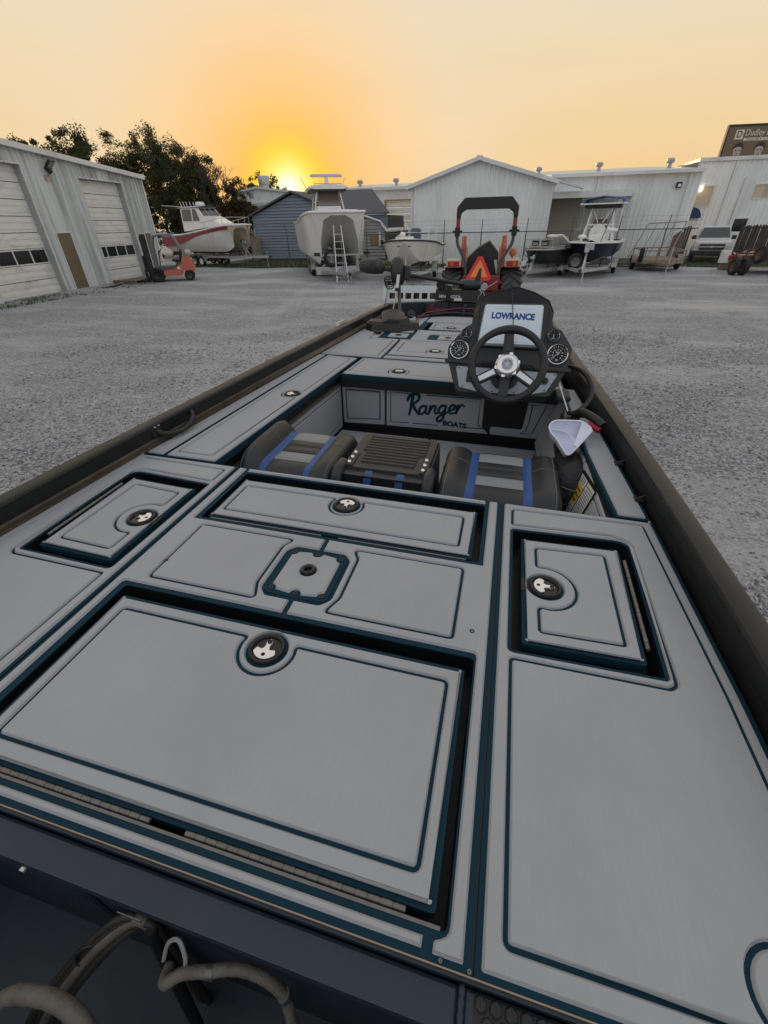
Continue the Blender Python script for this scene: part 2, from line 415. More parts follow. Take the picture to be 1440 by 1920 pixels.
def grass(nm, patches, label):
    b = MB()
    for x0, x1, y0, y1, n, h in patches:
        for _ in range(n):
            x = random.uniform(x0, x1); y = random.uniform(y0, y1)
            if math.sin(x*1.7+y)*math.sin(x*.6-y*1.9) < -.25 and random.random() < .7: continue
            a = random.uniform(0, 6.28); w = .02; l = h*random.uniform(.5, 1.3); lx, ly = random.gauss(0, .05), random.gauss(0, .05)
            b.add([(x-w*math.cos(a), y-w*math.sin(a), 0), (x+w*math.cos(a), y+w*math.sin(a), 0), (x+lx, y+ly, l)], [(0, 1, 2)])
    o = b.build(nm, GRS, kind='stuff'); o['label'] = label; o['category'] = 'grass'


random.seed(3)
gs = MB(); gs.m = 0
pts = [(x, 31.2+.5*math.sin(x*.8)+.3*math.sin(x*2.1)) for x in np.linspace(-22, 16, 60)]
vs = [(x, y, .03) for x, y in pts]+[(x, 40.5, .03) for x, y in pts]
gs.add(vs, [(i, i+1, 61+i, 60+i) for i in range(59)])
gs.build('grass_verge', pm('rough turf', (.055, .07, .028), .95, var=.45, vs=2.5, dirt=(.13, .125, .09), ds=1.4, bump=.8, bs=12), kind='structure')
grass('grass', [(-22, 16, 30.9, 33.5, 9000, .16), (-20, -9, 34, 38, 3000, .2)], 'rough green grass growing along the fence line')
grass('weeds', [(-19.2, -17.5, 13, 17.5, 900, .07), (-19.0, -17.2, 18, 23, 500, .06)], 'short green weeds growing in the gravel by the garage doors')


# ================================================================ buildings
class Wall:
    """a ribbed sheet wall from p0 to p1, outward side on the right of travel"""
    def __init__(s, p0, p1):
        s.p = Vector((*p0, 0)); d = Vector((*p1, 0))-s.p; s.L = d.length; s.u = d/s.L; s.n = Vector((s.u.y, -s.u.x, 0))

    def at(s, a, o, z): return s.p+s.u*a+s.n*o+Vector((0, 0, z))

    def M(s): return Matrix((s.u, -s.n, Vector((0, 0, 1)))).transposed().to_4x4()  # local x along, y inwards, z up

    def loc(s, a=0, o=0, z=0): m = s.M(); m.translation = s.at(a, o, z); return m

    def ribs(s, mb, top, holes=(), pitch=.3, rib=.06, dep=.035, z0=0.):
        br = set(); a = 0
        prof = []
        while a < s.L:
            for q, o in ((a, 0), (a+pitch-2.2*rib, 0), (a+pitch-1.6*rib, dep), (a+pitch-.6*rib, dep)):
                if q <= s.L: prof.append((q, o))
            a += pitch
        prof.append((s.L, 0))
        def off(q):
            for (a0, o0), (a1, o1) in zip(prof, prof[1:]):
                if a0 <= q <= a1: return o0+(o1-o0)*(q-a0)/max(1e-6, a1-a0)
            return 0
        tp = top if callable(top) else (lambda q: top)
        br = sorted({round(q, 4) for q, _ in prof} | {round(h[k], 4) for h in holes for k in (0, 1) if 0 <= h[k] <= s.L})
        for q0, q1 in zip(br, br[1:]):
            m = (q0+q1)/2; iv = [(z0, None)]
            for h in holes:
                if h[0] < m < h[1]:
                    nv = []
                    for lo, hi in iv:
                        if lo < h[2]: nv.append((lo, h[2]))
                        nv.append((max(lo, h[3]), hi))
                    iv = nv
            o0, o1 = off(q0), off(q1)
            for lo, hi in iv:
                a0, a1 = (tp(q0), tp(q1)) if hi is None else (hi, hi)
                if max(a0, a1) <= lo: continue
                mb.add([s.at(q0, o0, lo), s.at(q1, o1, lo), s.at(q1, o1, a1), s.at(q0, o0, a0)], [(0, 1, 2, 3)])


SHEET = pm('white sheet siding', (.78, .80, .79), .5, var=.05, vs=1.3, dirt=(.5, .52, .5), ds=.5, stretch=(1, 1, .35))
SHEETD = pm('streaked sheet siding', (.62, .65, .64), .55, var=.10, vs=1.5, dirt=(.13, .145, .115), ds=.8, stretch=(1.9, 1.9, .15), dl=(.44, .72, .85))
TRIM = pm('white trim', (.68, .69, .68), .5, var=.05, vs=2, dirt=(.36, .36, .34), ds=1)
ROOF = pm('metal roof', (.6, .61, .61), .45, .2, var=.08, vs=1, dirt=(.3, .3, .29), ds=.6)
DOORW = pm('white door section', (.72, .72, .68), .5, var=.08, vs=2, dirt=(.30, .32, .24), ds=1.1, stretch=(.7, .7, 2.2))
DKWIN = pm('dark door glass', (.018, .022, .022), .12, spec=.6, var=.3, vs=2)
BRN = pm('tan brown door', (.155, .115, .07), .5, var=.08, vs=3)


def gable_roof(mb, W, dep, z_e, z_p, sp, ov=.25, th=.12):
    """two roof planes over a gable front that starts along wall W"""
    for a0, a1 in ((-ov, sp), (sp, W.L+ov)):
        zz = lambda q: z_e+(z_p-z_e)*(q/sp if q <= sp else (W.L-q)/(W.L-sp))
        q = [W.at(a0, ov, zz(a0)), W.at(a1, ov, zz(a1)), W.at(a1, -dep, zz(a1)), W.at(a0, -dep, zz(a0))]
        mb.add(q+[p+Vector((0, 0, th)) for p in q], [(3, 2, 1, 0), (4, 5, 6, 7), (0, 1, 5, 4), (1, 2, 6, 5), (2, 3, 7, 6), (3, 0, 4, 7)])


def roll_sections(W, par, s0, s1, ztop, n, rec, win=None, mat=DOORW):
    M = W.loc(s0, -rec, 0); w = s1-s0; h = ztop/n
    for i in range(n):
        z0 = i*h; b = MB(M)
        if win is not None and i == win:
            k = 4; b.box(0, w, -.02, .02, z0+.004, z0+.05); b.box(0, w, -.02, .02, z0+h-.05, z0+h-.004)
            for j in range(k+1): x = min(w-.06, max(0, w*j/k-.03)); b.box(x, x+.06, -.02, .02, z0+.05, z0+h-.05)
            o = b.build('door_section', mat, par)
            for j in range(k):
                p = MB(M); p.box(w*j/k+.03, w*(j+1)/k-.03, .0, .01, z0+.05, z0+h-.05); p.build('window', DKWIN, o)
        else:
            b.box(0, w, -.02, .02, z0+.013, z0+h-.013)
            for q in (.3, .7): b.box(0, w, -.034, -.02, z0+h*q-.05, z0+h*q+.05)
            b.build('door_section', mat, par)


def walk_door(W, par, s0, s1, h, mat=BRN, knob=-1):
    M = W.loc(s0, 0, 0); w = s1-s0; b = MB(M)
    b.box(-.06, 0, -.05, .06, 0, h+.06); b.box(w, w+.06, -.05, .06, 0, h+.06); b.box(0, w, -.05, .06, h, h+.06)
    fr = b.build('door_frame', TRIM, par)
    d = MB(M); d.box(.003, w-.003, -.02, .03, .02, h-.004); do = d.build('door', mat, par)
    k = MB(M); x = .08 if knob < 0 else w-.08; k.cyl((x, -.02, 1.02), (x, -.08, 1.02), .03); k.build('handle', ALU, do)


# --- metal garage on the left
G = Wall((-18.0, 7.5), (-21.06, 27.2)); G = Wall((-19.11+.155*9, 14.56-9), (-21.06, 27.3))
sA = (Vector((-19.11, 14.56, 0))-G.p).dot(G.u)


def GZ(a): return 5.30-.045*(a-sA-3.4)


gar = thing('metal_garage', 'weathered white ribbed metal garage with two sectional doors at the left of the yard', 'garage', G.at(G.L/2, -5, 0))
gar.rotation_euler = (0, 0, 0)
inv = Matrix.Translation(-gar.location)


class GM(MB):  # built in yard coordinates, kept relative to the thing's base
    pass


def child_fix(root):
    for c in root.children: c.location = c.location-root.location if False else Vector((0, 0, 0))


def world_children(root):
    """parts written in yard coordinates under a root that is not at the origin"""
    M = Matrix.Translation(-root.location) if tuple(root.rotation_euler) == (0, 0, 0) else root.matrix_world.inverted()
    for c in root.children:
        c.data = c.data if c.data.users == 1 else c.data.copy()
        c.data.transform(M)
        for s_ in c.children: s_.data.transform(M)


JAMB = pm('grey jamb', (.36, .37, .37), .6, var=.1)
D1 = (sA+.15, sA+3.85); D2 = (sA+7.3, sA+10.8)
b = MB(); holes = [(D1[0], D1[1], 0, 4.7), (D2[0], D2[1], 0, 4.5), (sA+4.5, sA+5.42, 0, 2.33), (sA+11.75, sA+12.4, 0, 2.2)]
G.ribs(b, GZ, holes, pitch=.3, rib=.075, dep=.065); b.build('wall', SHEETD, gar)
b = MB()
for h in holes[:2]:
    for a in h[:2]:
        s_ = 1 if a == h[0] else -1
        b = MB(); b.add([G.at(a, .02, 0), G.at(a, -.32, 0), G.at(a, -.32, h[3]), G.at(a, .02, h[3])], [(0, 1, 2, 3)]); b.build('door_jamb', JAMB, gar)
    b = MB(); b.add([G.at(h[0], .02, h[3]), G.at(h[1], .02, h[3]), G.at(h[1], -.32, h[3]), G.at(h[0], -.32, h[3])], [(0, 1, 2, 3)]); b.build('door_lintel', JAMB, gar)
    b = MB(G.loc(h[0], -.36, 0)); b.box(0, h[1]-h[0], 0, .02, 0, h[3]); b.build('door_backing', BLKM, gar)
    M = G.loc(h[0], 0, 0); w = h[1]-h[0]; b2 = MB(M); b2.box(-.07, .0, -.05, .03, 0, h[3]+.06); b2.box(w, w+.07, -.05, .03, 0, h[3]+.06); b2.box(0, w, -.05, .03, h[3], h[3]+.06)
    b2.build('door_frame', TRIM, gar)
roll_sections(G, gar, D1[0], D1[1], 4.7, 8, .3, 2); roll_sections(G, gar, D2[0], D2[1], 4.5, 8, .3, 2)
walk_door(G, gar, sA+4.5, sA+5.42, 2.3); walk_door(G, gar, sA+11.75, sA+12.4, 2.18, BRN)
b = MB(); b.add([G.at(-.2, .28, GZ(0)+.0), G.at(G.L+.2, .28, GZ(G.L)), G.at(G.L+.2, -9, GZ(G.L)+1.2), G.at(-.2, -9, GZ(0)+1.2)], [(0, 1, 2, 3)])
b.build('roof', ROOF, gar)
b = MB(); b.beam(G.at(-.2, .2, GZ(0)+.03), G.at(G.L+.1, .2, GZ(G.L)+.03), .16, .2); b.build('gutter', TRIM, gar)
b = MB(); b.beam(G.at(G.L+.02, .02, 0), G.at(G.L+.02, .02, GZ(G.L)), .14, .1); b.build('corner_trim', TRIM, gar)
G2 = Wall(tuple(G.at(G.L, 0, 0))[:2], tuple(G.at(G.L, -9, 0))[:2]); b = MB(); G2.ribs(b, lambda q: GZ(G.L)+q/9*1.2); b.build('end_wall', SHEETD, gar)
world_children(gar)
# flood lamp on a bracket
M = G.loc(sA+5.2, .04, 4.35); lam = thing('flood_lamp', 'black flood lamp on a bracket high on the garage wall', 'lamp', G.at(sA+5.2, .04, 4.35), 0, mat=G.M().to_3x3())
b = MB(); b.box(-.1, .1, -.06, 0, -.12, .1); b.cyl((0, -.05, 0), (.0, -.2, .25), .03); b.build('bracket', pm('old copper fitting', (.5, .38, .3), .4, .4, var=.3), lam)
b = MB(Matrix.Translation((.05, -.3, .45)) @ Matrix.Rotation(rad(48), 4, 'X')); b.box(-.17, .17, -.05, .05, -.24, .24); q = b.build('housing', BLK, lam, bev=.01)
b = MB(Matrix.Translation((.05, -.3, .45)) @ Matrix.Rotation(rad(48), 4, 'X')); b.box(-.14, .14, -.056, -.05, -.12, .2); b.build('lens', pm('lamp glass', (.25, .25, .24), .2), q)
b = MB(); b.beam((0, -.16, .18), (.04, -.3, .3), .12, .16); b.build('arm', BLK, lam)

# --- blue lap-sided shed
BLU = [pm('blue lap board %d' % i, c, .6, var=.07, vs=3, dirt=(.16, .19, .22), ds=1) for i, c in enumerate([(.175, .225, .275), (.19, .24, .29), (.165, .215, .262)])]
SHK = pm('dark shingle roof', (.085, .088, .095), .9, var=.25, vs=5, bump=.4)
shed = thing('lap_sided_shed', 'blue lap sided shed with dark gable roof behind the catamaran', 'shed', (-15, 41, 0))
X0, X1, XP, ZE, ZP = -20.1, -12.6, -16.45, 3.15, 4.45


def top_x(z): return (X0+.12+(XP-X0)*(z-ZE)/(ZP-ZE), X1-(X1-XP)*(z-ZE)/(ZP-ZE)) if z > ZE else (X0, X1)


z = .12; i = 0
while z < ZP-.1:
    z1 = min(z+.186, ZP-.03); a0, a1 = top_x(z); c0, c1 = top_x(z1); y = 38.5
    MB().add([(a0, y-.06, z), (a1, y-.06, z), (c1, y-.006, z1), (c0, y-.006, z1), (a0, y+.02, z), (a1, y+.02, z)], [(0, 1, 2, 3), (4, 5, 1, 0)]).build('siding_board', BLU[i % 3], shed); i += 1; z += .205
z = .12
while z < 2.9:
    MB().add([(X1, 38.545, z), (-8.85, 38.545, z), (-8.85, 38.594, z+.186), (X1, 38.594, z+.186), (X1, 38.62, z), (-8.85, 38.62, z)], [(0, 1, 2, 3), (4, 5, 1, 0)]).build('siding_board', BLU[i % 3], shed); i += 1; z += .205
b = MB(); b.add([(X0, 38.53, 0), (XP, 38.53, 0), (X1, 38.53, 0), (X1, 38.53, ZE), (XP, 38.53, ZP), (X0, 38.53, ZE)], [(0, 2, 3, 4, 5)]); b.box(X1, -8.88, 38.62, 45, 0, 2.95); b.box(X0+.02, X1, 38.54, 45, 0, ZE); b.build('wall', pm('shade gap backing', (.03, .04, .05), .8), shed)  # dark backing colour stands for the shade lines under the lap boards
b = MB(); b.box(X0-.02, X0+.12, 38.44, 38.49, 0, ZE); b.box(-8.95, -8.82, 38.5, 38.6, 0, 2.95); b.build('corner_board', BLU[2], shed)
b = MB()
for (xa, za, xb, zb) in ((X0-.3, ZE-.1, XP, ZP+.08), (XP, ZP+.08, X1+.3, ZE-.1)):
    q = [Vector((xa, 38.2, za)), Vector((xb, 38.2, zb)), Vector((xb, 45, zb)), Vector((xa, 45, za))]
    b.add(q+[p+Vector((0, 0, .12)) for p in q], [(3, 2, 1, 0), (4, 5, 6, 7), (0, 1, 5, 4), (1, 2, 6, 5), (2, 3, 7, 6), (3, 0, 4, 7)])
q = [Vector((-13.4, 38.25, 3.0)), Vector((-8.6, 38.25, 3.0)), Vector((-11.3, 43.5, 4.75)), Vector((-14.5, 43.5, 4.75))]
b.add(q+[p+Vector((0, 0, .1)) for p in q], [(3, 2, 1, 0), (4, 5, 6, 7), (0, 1, 5, 4), (1, 2, 6, 5), (2, 3, 7, 6), (3, 0, 4, 7)])
b.build('roof', SHK, shed); world_children(shed)

# --- grey barn shed with gambrel roof
barn = thing('barn_shed', 'small grey barn shed with gambrel white metal roof and window air conditioner', 'shed', (-10.4, 42, 0))
GRY = [pm('grey lap board %d' % i, c, .65, var=.06, vs=3) for i, c in enumerate([(.27, .275, .27), (.29, .292, .285)])]
prof = [(-12, 0), (-8.87, 0), (-8.87, 2.02), (-9.3, 2.5), (-10.45, 2.86), (-11.6, 2.5), (-12, 2.02)]


def gx(z): return (-12, -8.87) if z < 2.02 else ((-12+(z-2.02)*.83, -8.87-(z-2.02)*.9) if z < 2.5 else (-11.6+(z-2.5)*3.1, -9.3-(z-2.5)*3.1))


z = .1; i = 0
while z < 2.78:
    z1 = min(z+.202, 2.84); a0, a1 = gx(z); c0, c1 = gx(z1)
    MB().add([(a0, 37.94, z), (a1, 37.94, z), (c1, 37.995, z1), (c0, 37.995, z1), (a0, 38.02, z), (a1, 38.02, z)], [(0, 1, 2, 3), (4, 5, 1, 0)]).build('siding_board', GRY[i % 2], barn); i += 1; z += .22
b = MB(); b.loft([[Vector((x, y, z)) for x, z in prof] for y in (38.02, 47)], closed=True); b.build('wall', pm('shade gap backing', (.03, .04, .05), .8), barn)  # dark colour again stands for shade in the gaps between boards
b = MB()
pr2 = [(-8.72, 1.9), (-9.25, 2.56), (-10.45, 2.93), (-11.65, 2.56), (-12.15, 1.9)]
for (xa, za), (xb, zb) in zip(pr2, pr2[1:]):
    q = [Vector((xa, 37.8, za)), Vector((xa, 47.2, za)), Vector((xb, 47.2, zb)), Vector((xb, 37.8, zb))]; b.add(q+[p-Vector((0, 0, .05)) for p in q], [(0, 1, 2, 3), (7, 6, 5, 4), (0, 3, 7, 4)])
    for k in range(10):
        y = 38+k*.95; b.beam((xa, y, za+.02), (xb, y, zb+.02), .05, .04)
b.build('roof', WHT, barn)
b = MB(); b.box(-10.05, -9.42, 37.9, 37.98, 1.02, 1.75); b.build('window', pm('amber curtained window', (.24, .17, .09), .3, var=.2), barn)
b = MB(); b.box(-9.35, -9.2, 37.88, 37.97, .95, 1.85); b.build('shutter', WHT, barn)
b = MB(); b.box(-9.17, -8.9, 37.6, 37.96, 1.0, 1.4); q = b.build('air_conditioner', WHT, barn)
b = MB(); b.box(-9.14, -8.93, 37.59, 37.6, 1.03, 1.37); b.build('grille', BLKM, q); world_children(barn)

# --- main gable warehouse
mw = thing('gable_warehouse', 'white ribbed metal warehouse with a gable front behind the tractor', 'warehouse', (-1.7, 44, 0))
W = Wall((-6.05, 33.7), (2.65, 33.7)); SP = 4.21
mt = lambda q: 4.28+(5.5-4.28)*(q/SP if q < SP else (W.L-q)/(W.L-SP))
b = MB(); W.ribs(b, mt, pitch=.29, rib=.065, dep=.05); b.build('wall', SHEET, mw)
b = MB(); gable_roof(b, W, 20, 4.26, 5.52, SP, .3, .1); b.build('roof', ROOF, mw)
b = MB()
for a0, a1 in ((-.3, SP), (SP, W.L+.3)): b.beam(W.at(a0, .36, mt(a0)+.02), W.at(a1, .36, mt(a1)+.02), .1, .2)
b.box(-2.02, -1.66, 33.26, 33.32, 5.42, 5.64); b.build('rake_trim', TRIM, mw)
MB().box(-6.05, -5.9, 33.61, 33.66, 0, 4.28).build('corner_trim', TRIM, mw); MB().box(2.56, 2.69, 33.6, 33.7, 0, 4.2).build('corner_trim', TRIM, mw)
b = MB(); b.box(-6.04, 2.64, 33.75, 53, 0, 4.2); b.build('side_wall', SHEET, mw)
b = MB(); q = [Vector((2.65, 33.45, 4.28)), Vector((4.35, 33.45, 3.86)), Vector((4.35, 34.0, 3.86)), Vector((2.65, 34.0, 4.28))]
b.add(q+[p+Vector((0, 0, .1)) for p in q], [(3, 2, 1, 0), (4, 5, 6, 7), (0, 1, 5, 4), (1, 2, 6, 5), (2, 3, 7, 6), (3, 0, 4, 7)]); b.build('eave_extension', ROOF, mw)
world_children(mw)

# --- canopy between the buildings
ca = thing('canopy', 'flat white metal canopy on slim posts between the warehouses', 'canopy', (5, 35.5, 0))
b = MB(); b.box(2.72, 7.45, 34.2, 37.9, 3.52, 3.6); b.build('roof', ROOF, ca)
b = MB(); b.box(2.72, 7.2, 34.12, 34.2, 3.45, 3.78); b.beam((7.2, 34.16, 3.62), (7.75, 36.2, 3.62), .08, .34); b.build('fascia', TRIM, ca)
for x, y in ((6.95, 34.35), (7.2, 34.9), (7.45, 35.5)):
    MB().box(x-.06, x+.06, y-.06, y+.06, 0, 3.5).build('post', TRIM, ca)
b = MB(); b.box(2.72, 4.75, 36.3, 36.4, 0, 3.5); b.build('back_wall', pm('beige inner wall', (.34, .31, .26), .7, var=.08), ca); world_children(ca)

# --- right warehouse
rw = thing('long_warehouse', 'long white warehouse with eave gutter and downspouts right of the canopy', 'warehouse', (7.5, 46, 0))
W = Wall((2.8, 38), (11.85, 38)); b = MB(); W.ribs(b, 4.75, pitch=.3, rib=.05, dep=.025); b.build('wall', SHEET, rw)
b = MB(); q = [Vector((1.6, 37.7, 4.86)), Vector((11.85, 37.7, 4.86)), Vector((11.85, 52, 6.05)), Vector((1.6, 52, 6.05))]; b.add(q, [(0, 1, 2, 3)]); b.build('roof', ROOF, rw)
b = MB(); b.box(2.7, 11.85, 37.55, 37.75, 4.68, 4.86); b.build('gutter', TRIM, rw)
for x in (5.75, 11.15): MB().box(x-.06, x+.06, 37.8, 37.9, 0, 4.7).build('downspout', WHT, rw)
world_children(rw)


def roof_vent(x, y, z, s, label, px=None):
    t = thing('roof_vent', label, 'vent', (x, y, z), 0, 'round metal vents on the warehouse roofs')
    b = MB(); b.lathe([(.2*s, -.5*s), (.2*s, .25*s)], 12); b.build('duct', STEEL, t, smooth=40)
    b = MB(); b.lathe([(.3*s, .2*s), (.38*s, .3*s), (.38*s, .5*s), (.25*s, .62*s), (0, .64*s)], 14); b.build('cap', STEEL, t, smooth=40)


roof_vent(6.15, 42, 5.35, .62, 'grey roof vent above the middle of the long right warehouse')
roof_vent(10.75, 42, 5.35, .68, 'grey roof vent nearest the billboard')
roof_vent(2.0, 42.5, 5.3, .6, 'grey roof vent peeping over the right slope of the gable warehouse')
wl = thing('wall_lamp', 'dark wall lamp high on the right warehouse beside its corner downspout', 'lamp', (10.6, 37.9, 4.05))
b = MB(); b.box(-.14, .14, -.2, .06, -.14, .16); b.build('housing', BLKM, wl, bev=.02); b = MB(); b.box(-.09, .09, -.215, -.2, -.09, .06); b.build('lens', ALU, wl)

# --- far right building
fb = thing('office_building', 'white ribbed metal building with blinds in its windows under the billboard', 'building', (20, 46, 0))
W = Wall((12.0, 40), (29, 40)); hol = [(.45, 1.39, 2.91, 4.02), (3.73, 5.5, 3.29, 4.02), (3.23, 4.06, .0, 2.18)]
b = MB(); W.ribs(b, 5.35, hol, pitch=.27, rib=.07, dep=.04); b.build('wall', SHEET, fb)
b = MB(); b.box(11.98, 29, 39.98, 52, 5.36, 5.5); b.build('roof', ROOF, fb); b = MB(); b.box(11.98, 29, 39.86, 39.97, 5.33, 5.53); b.build('eave_trim', TRIM, fb)
BLND = pm('cream blinds', (.46, .42, .33), .6, var=.06, vs=2)
for h in hol[:2]:
    b = MB(W.loc(h[0], 0, h[2])); w, hh = h[1]-h[0], h[3]-h[2]; b.box(-.05, w+.05, -.05, .02, -.05, 0); b.box(-.05, w+.05, -.05, .02, hh, hh+.05); b.box(-.05, 0, -.05, .02, 0, hh); b.box(w, w+.05, -.05, .02, 0, hh)
    o = b.build('window', TRIM, fb); b = MB(W.loc(h[0], -.03, h[2]))
    for k in range(18): b.box(0, w, 0, .02, hh*k/18+.002, hh*(k+1)/18-.002)
    b.build('blind', BLND, o)
b = MB(W.loc(3.23, 0, 0)); b.box(-.07, 0, -.06, .02, 0, 2.26); b.box(.83, .90, -.06, .02, 0, 2.26); b.box(0, .83, -.06, .02, 2.18, 2.26); o = b.build('door_frame', WHT, fb)
b = MB(W.loc(3.23, -.04, 0)); b.box(0, .83, 0, .02, 1.45, 2.18); b.build('door_window', DKWIN, o); b = MB(W.loc(3.23, -.04, 0)); b.box(0, .83, 0, .02, 0, 1.45); b.build('door', WHT, fb)
for a in (2.17, .1, 3.0): MB(W.loc(a, .05, 0)).box(0, .1, -.08, 0, 0, 5.3 if a != 3.0 else 4.4).build('downspout', WHT, fb)
world_children(fb)
aw = thing('door_awning', 'dark blue quarter round awning on the white building wall', 'awning', (12.34, 39.7, 2.27))
b = MB(); n = 12; ar = [(0, 0, 0)]+[(0+.66*math.sin(pi/2*k/n), 0, .62*math.cos(pi/2*k/n)) for k in range(n+1)]
b.loft([[Vector((x, y, z)) for x, _, z in ar] for y in (-.1, .28)], closed=True); b.build('canvas', pm('navy canvas', (.008, .045, .11), .7), aw, smooth=30)

# --- billboard
bb = thing('billboard', 'brown roadside billboard with white lettering and portrait heads above the roof', 'billboard', (21.5, 55, 0))
BM = axes((17.9, 55, 6.3), (1, .12, 0), (0, 0, 1))
b = MB(BM); b.box(0, 9, 0, 2.45, -.25, 0); pan = b.build('panel', pm('brown print', (.15, .10, .055), .5, var=.06), bb)
b = MB(BM); b.box(-.12, 9.1, 2.45, 2.58, -.3, .06); b.box(-.12, 0, 0, 2.45, -.3, .04); b.build('frame', BLKM, bb)
CRM = pm('cream print', (.62, .57, .48), .6); FAC = pm('portrait print', (.42, .37, .31), .6, var=.2, vs=2.5); HAIR = pm('portrait hair print', (.035, .026, .02), .6)
b = MB(BM); b.box(.62, 1.28, 1.58, 2.22, 0, .02); b.build('logo_square', CRM, pan)
text_mesh('D', .62, BM @ Matrix.Translation((.95, 1.9, .03)), pm('brown ink', (.085, .055, .033), .5), 'letter', pan, .004, bold=.012)
text_mesh('Dudley DeBosier', .62, BM @ Matrix.Translation((1.4, 1.99, .015)), CRM, 'lettering', pan, .004, align='LEFT', sx=.86)
b = MB(BM); b.box(1.4, 8.4, 1.47, 1.66, 0, .012); b.build('banner', CRM, pan)
text_mesh('INJURY LAWYERS', .17, BM @ Matrix.Translation((1.6, 1.565, .02)), pm('brown ink', (.085, .055, .033)), 'lettering', pan, .003, align='LEFT', sx=2.4)
for k in range(3):
    x = 1.2+k*1.75; b = MB(BM); b.prism([(x+.36*math.cos(a)*(1 if math.sin(a) > 0 else .85), .78+.5*math.sin(a)) for a in np.linspace(0, 2*pi, 24)[:-1]], .004, .02); h = b.build('portrait', FAC, pan)
    b = MB(BM); b.prism([(x+.42*math.cos(a), .92+.46*math.sin(a)) for a in np.linspace(-.3, pi+.3, 14)]+[(x-.30, 1.0), (x-.1, 1.08), (x+.24, 1.04)], .02, .026); b.prism(rect(x-.22, x-.06, .80, .86), .02, .026); b.prism(rect(x+.06, x+.22, .80, .86), .02, .026); b.prism(rect(x-.13, x+.13, .47, .52), .02, .026); b.prism(rect(x-.03, x+.04, .6, .66), .02, .026)
    b.build('portrait_feature', HAIR, pan); b = MB(BM); b.prism(rr([(x-.6, 0), (x+.6, 0), (x+.45, .25), (x-.45, .25)], .15), .003, .015); b.build('portrait_shoulders', HAIR, pan)
for x in (2, 5, 8): MB(BM).box(x-.15, x+.15, -6.25, 0, -.5, -.2).build('post', BLKM, bb)
world_children(bb)

# --- warehouses behind the shed
lw = thing('stack_warehouse', 'white warehouse with a lean-to eave behind the red striped boat', 'warehouse', (-24, 56, 0))
W = Wall((-28.3, 50), (-20.2, 50)); wt = lambda q: 5.2+.42*q/3 if q < 3 else 5.62-.115*(q-3)
b = MB(); W.ribs(b, wt, pitch=.4, rib=.06, dep=.03); b.build('wall', SHEET, lw)
b = MB()
for a0, a1 in ((-.4, 3), (3, W.L)): q = [W.at(a0, .3, wt(a0)), W.at(a1, .3, wt(a1)), W.at(a1, -12, wt(a1)), W.at(a0, -12, wt(a0))]; b.add(q+[p+Vector((0, 0, .18)) for p in q], [(4, 5, 6, 7), (0, 1, 5, 4), (3, 0, 4, 7), (3, 2, 1, 0)])
b.build('roof', TRIM, lw); b = MB(); b.beam((-27.6, 49.7, 4.25), (-20.2, 49.7, 4.45), .25, .22); b.build('eave', TRIM, lw); MB().box(-27.45, -27.3, 49.8, 49.9, 0, 4.2).build('downspout', WHT, lw)
b = MB(); b.box(-33, -28.3, 49.5, 55, 0, 2.6); b.build('side_annex', SHEET, lw); world_children(lw)
es = thing('exhaust_stack', 'wide round metal exhaust stack on the warehouse roof near the setting sun', 'vent', (-24.9, 51, 5.6))
b = MB(); b.lathe([(.46, -.3), (.46, .40)], 20); b.build('duct', STEEL, es, smooth=40); b = MB(); b.lathe([(.48, .38), (.56, .42), (.60, 1.05), (.57, 1.1), (0, 1.11)], 20); b.build('drum', STEEL, es, smooth=40)
lg = thing('background_warehouse', 'white warehouse with a roll-up door between the catamaran and the gable front', 'warehouse', (-12, 57, 0))
W = Wall((-17.5, 52), (-8, 52)); b = MB(); W.ribs(b, 5.25, [(5.35, 9.0, 0, 4.25)], pitch=.4, rib=.06, dep=.03); b.build('wall', SHEET, lg)
b = MB(); q = [Vector((-17.5, 51.6, 5.4)), Vector((-8, 51.6, 5.4)), Vector((-8, 62, 6.3)), Vector((-17.5, 62, 6.3))]; b.add(q, [(0, 1, 2, 3)]); b.build('roof', ROOF, lg); b = MB(); b.box(-17.5, -8, 51.55, 51.8, 5.18, 5.42); b.build('gutter', TRIM, lg)
roll_sections(W, lg, 5.35, 9.0, 4.25, 8, .1); b = MB(W.loc(5.35, 0, 0)); b.box(-.16, 0, -.06, .1, 0, 4.4); b.box(0, 3.6, -.06, .1, 4.25, 4.4); b.build('door_frame', pm('ochre frame', (.32, .22, .06), .6), lg); world_children(lg)
roof_vent(-16.0, 56, 5.85, .85, 'grey roof vent just right of the boat radar')
roof_vent(-12.0, 56, 5.85, .85, 'grey roof vent over the roll-up door warehouse')
ew = thing('wall_lamp', 'dark round lamp beside the ochre framed roll-up door', 'lamp', (-12.75, 51.8, 3.6)); b = MB(); b.ball((0, -.1, 0), .28, 12); b.build('shade', BLKM, ew, smooth=40); b = MB(); b.cyl((0, 0, 0), (0, .2, 0), .05); b.build('bracket', BLKM, ew)

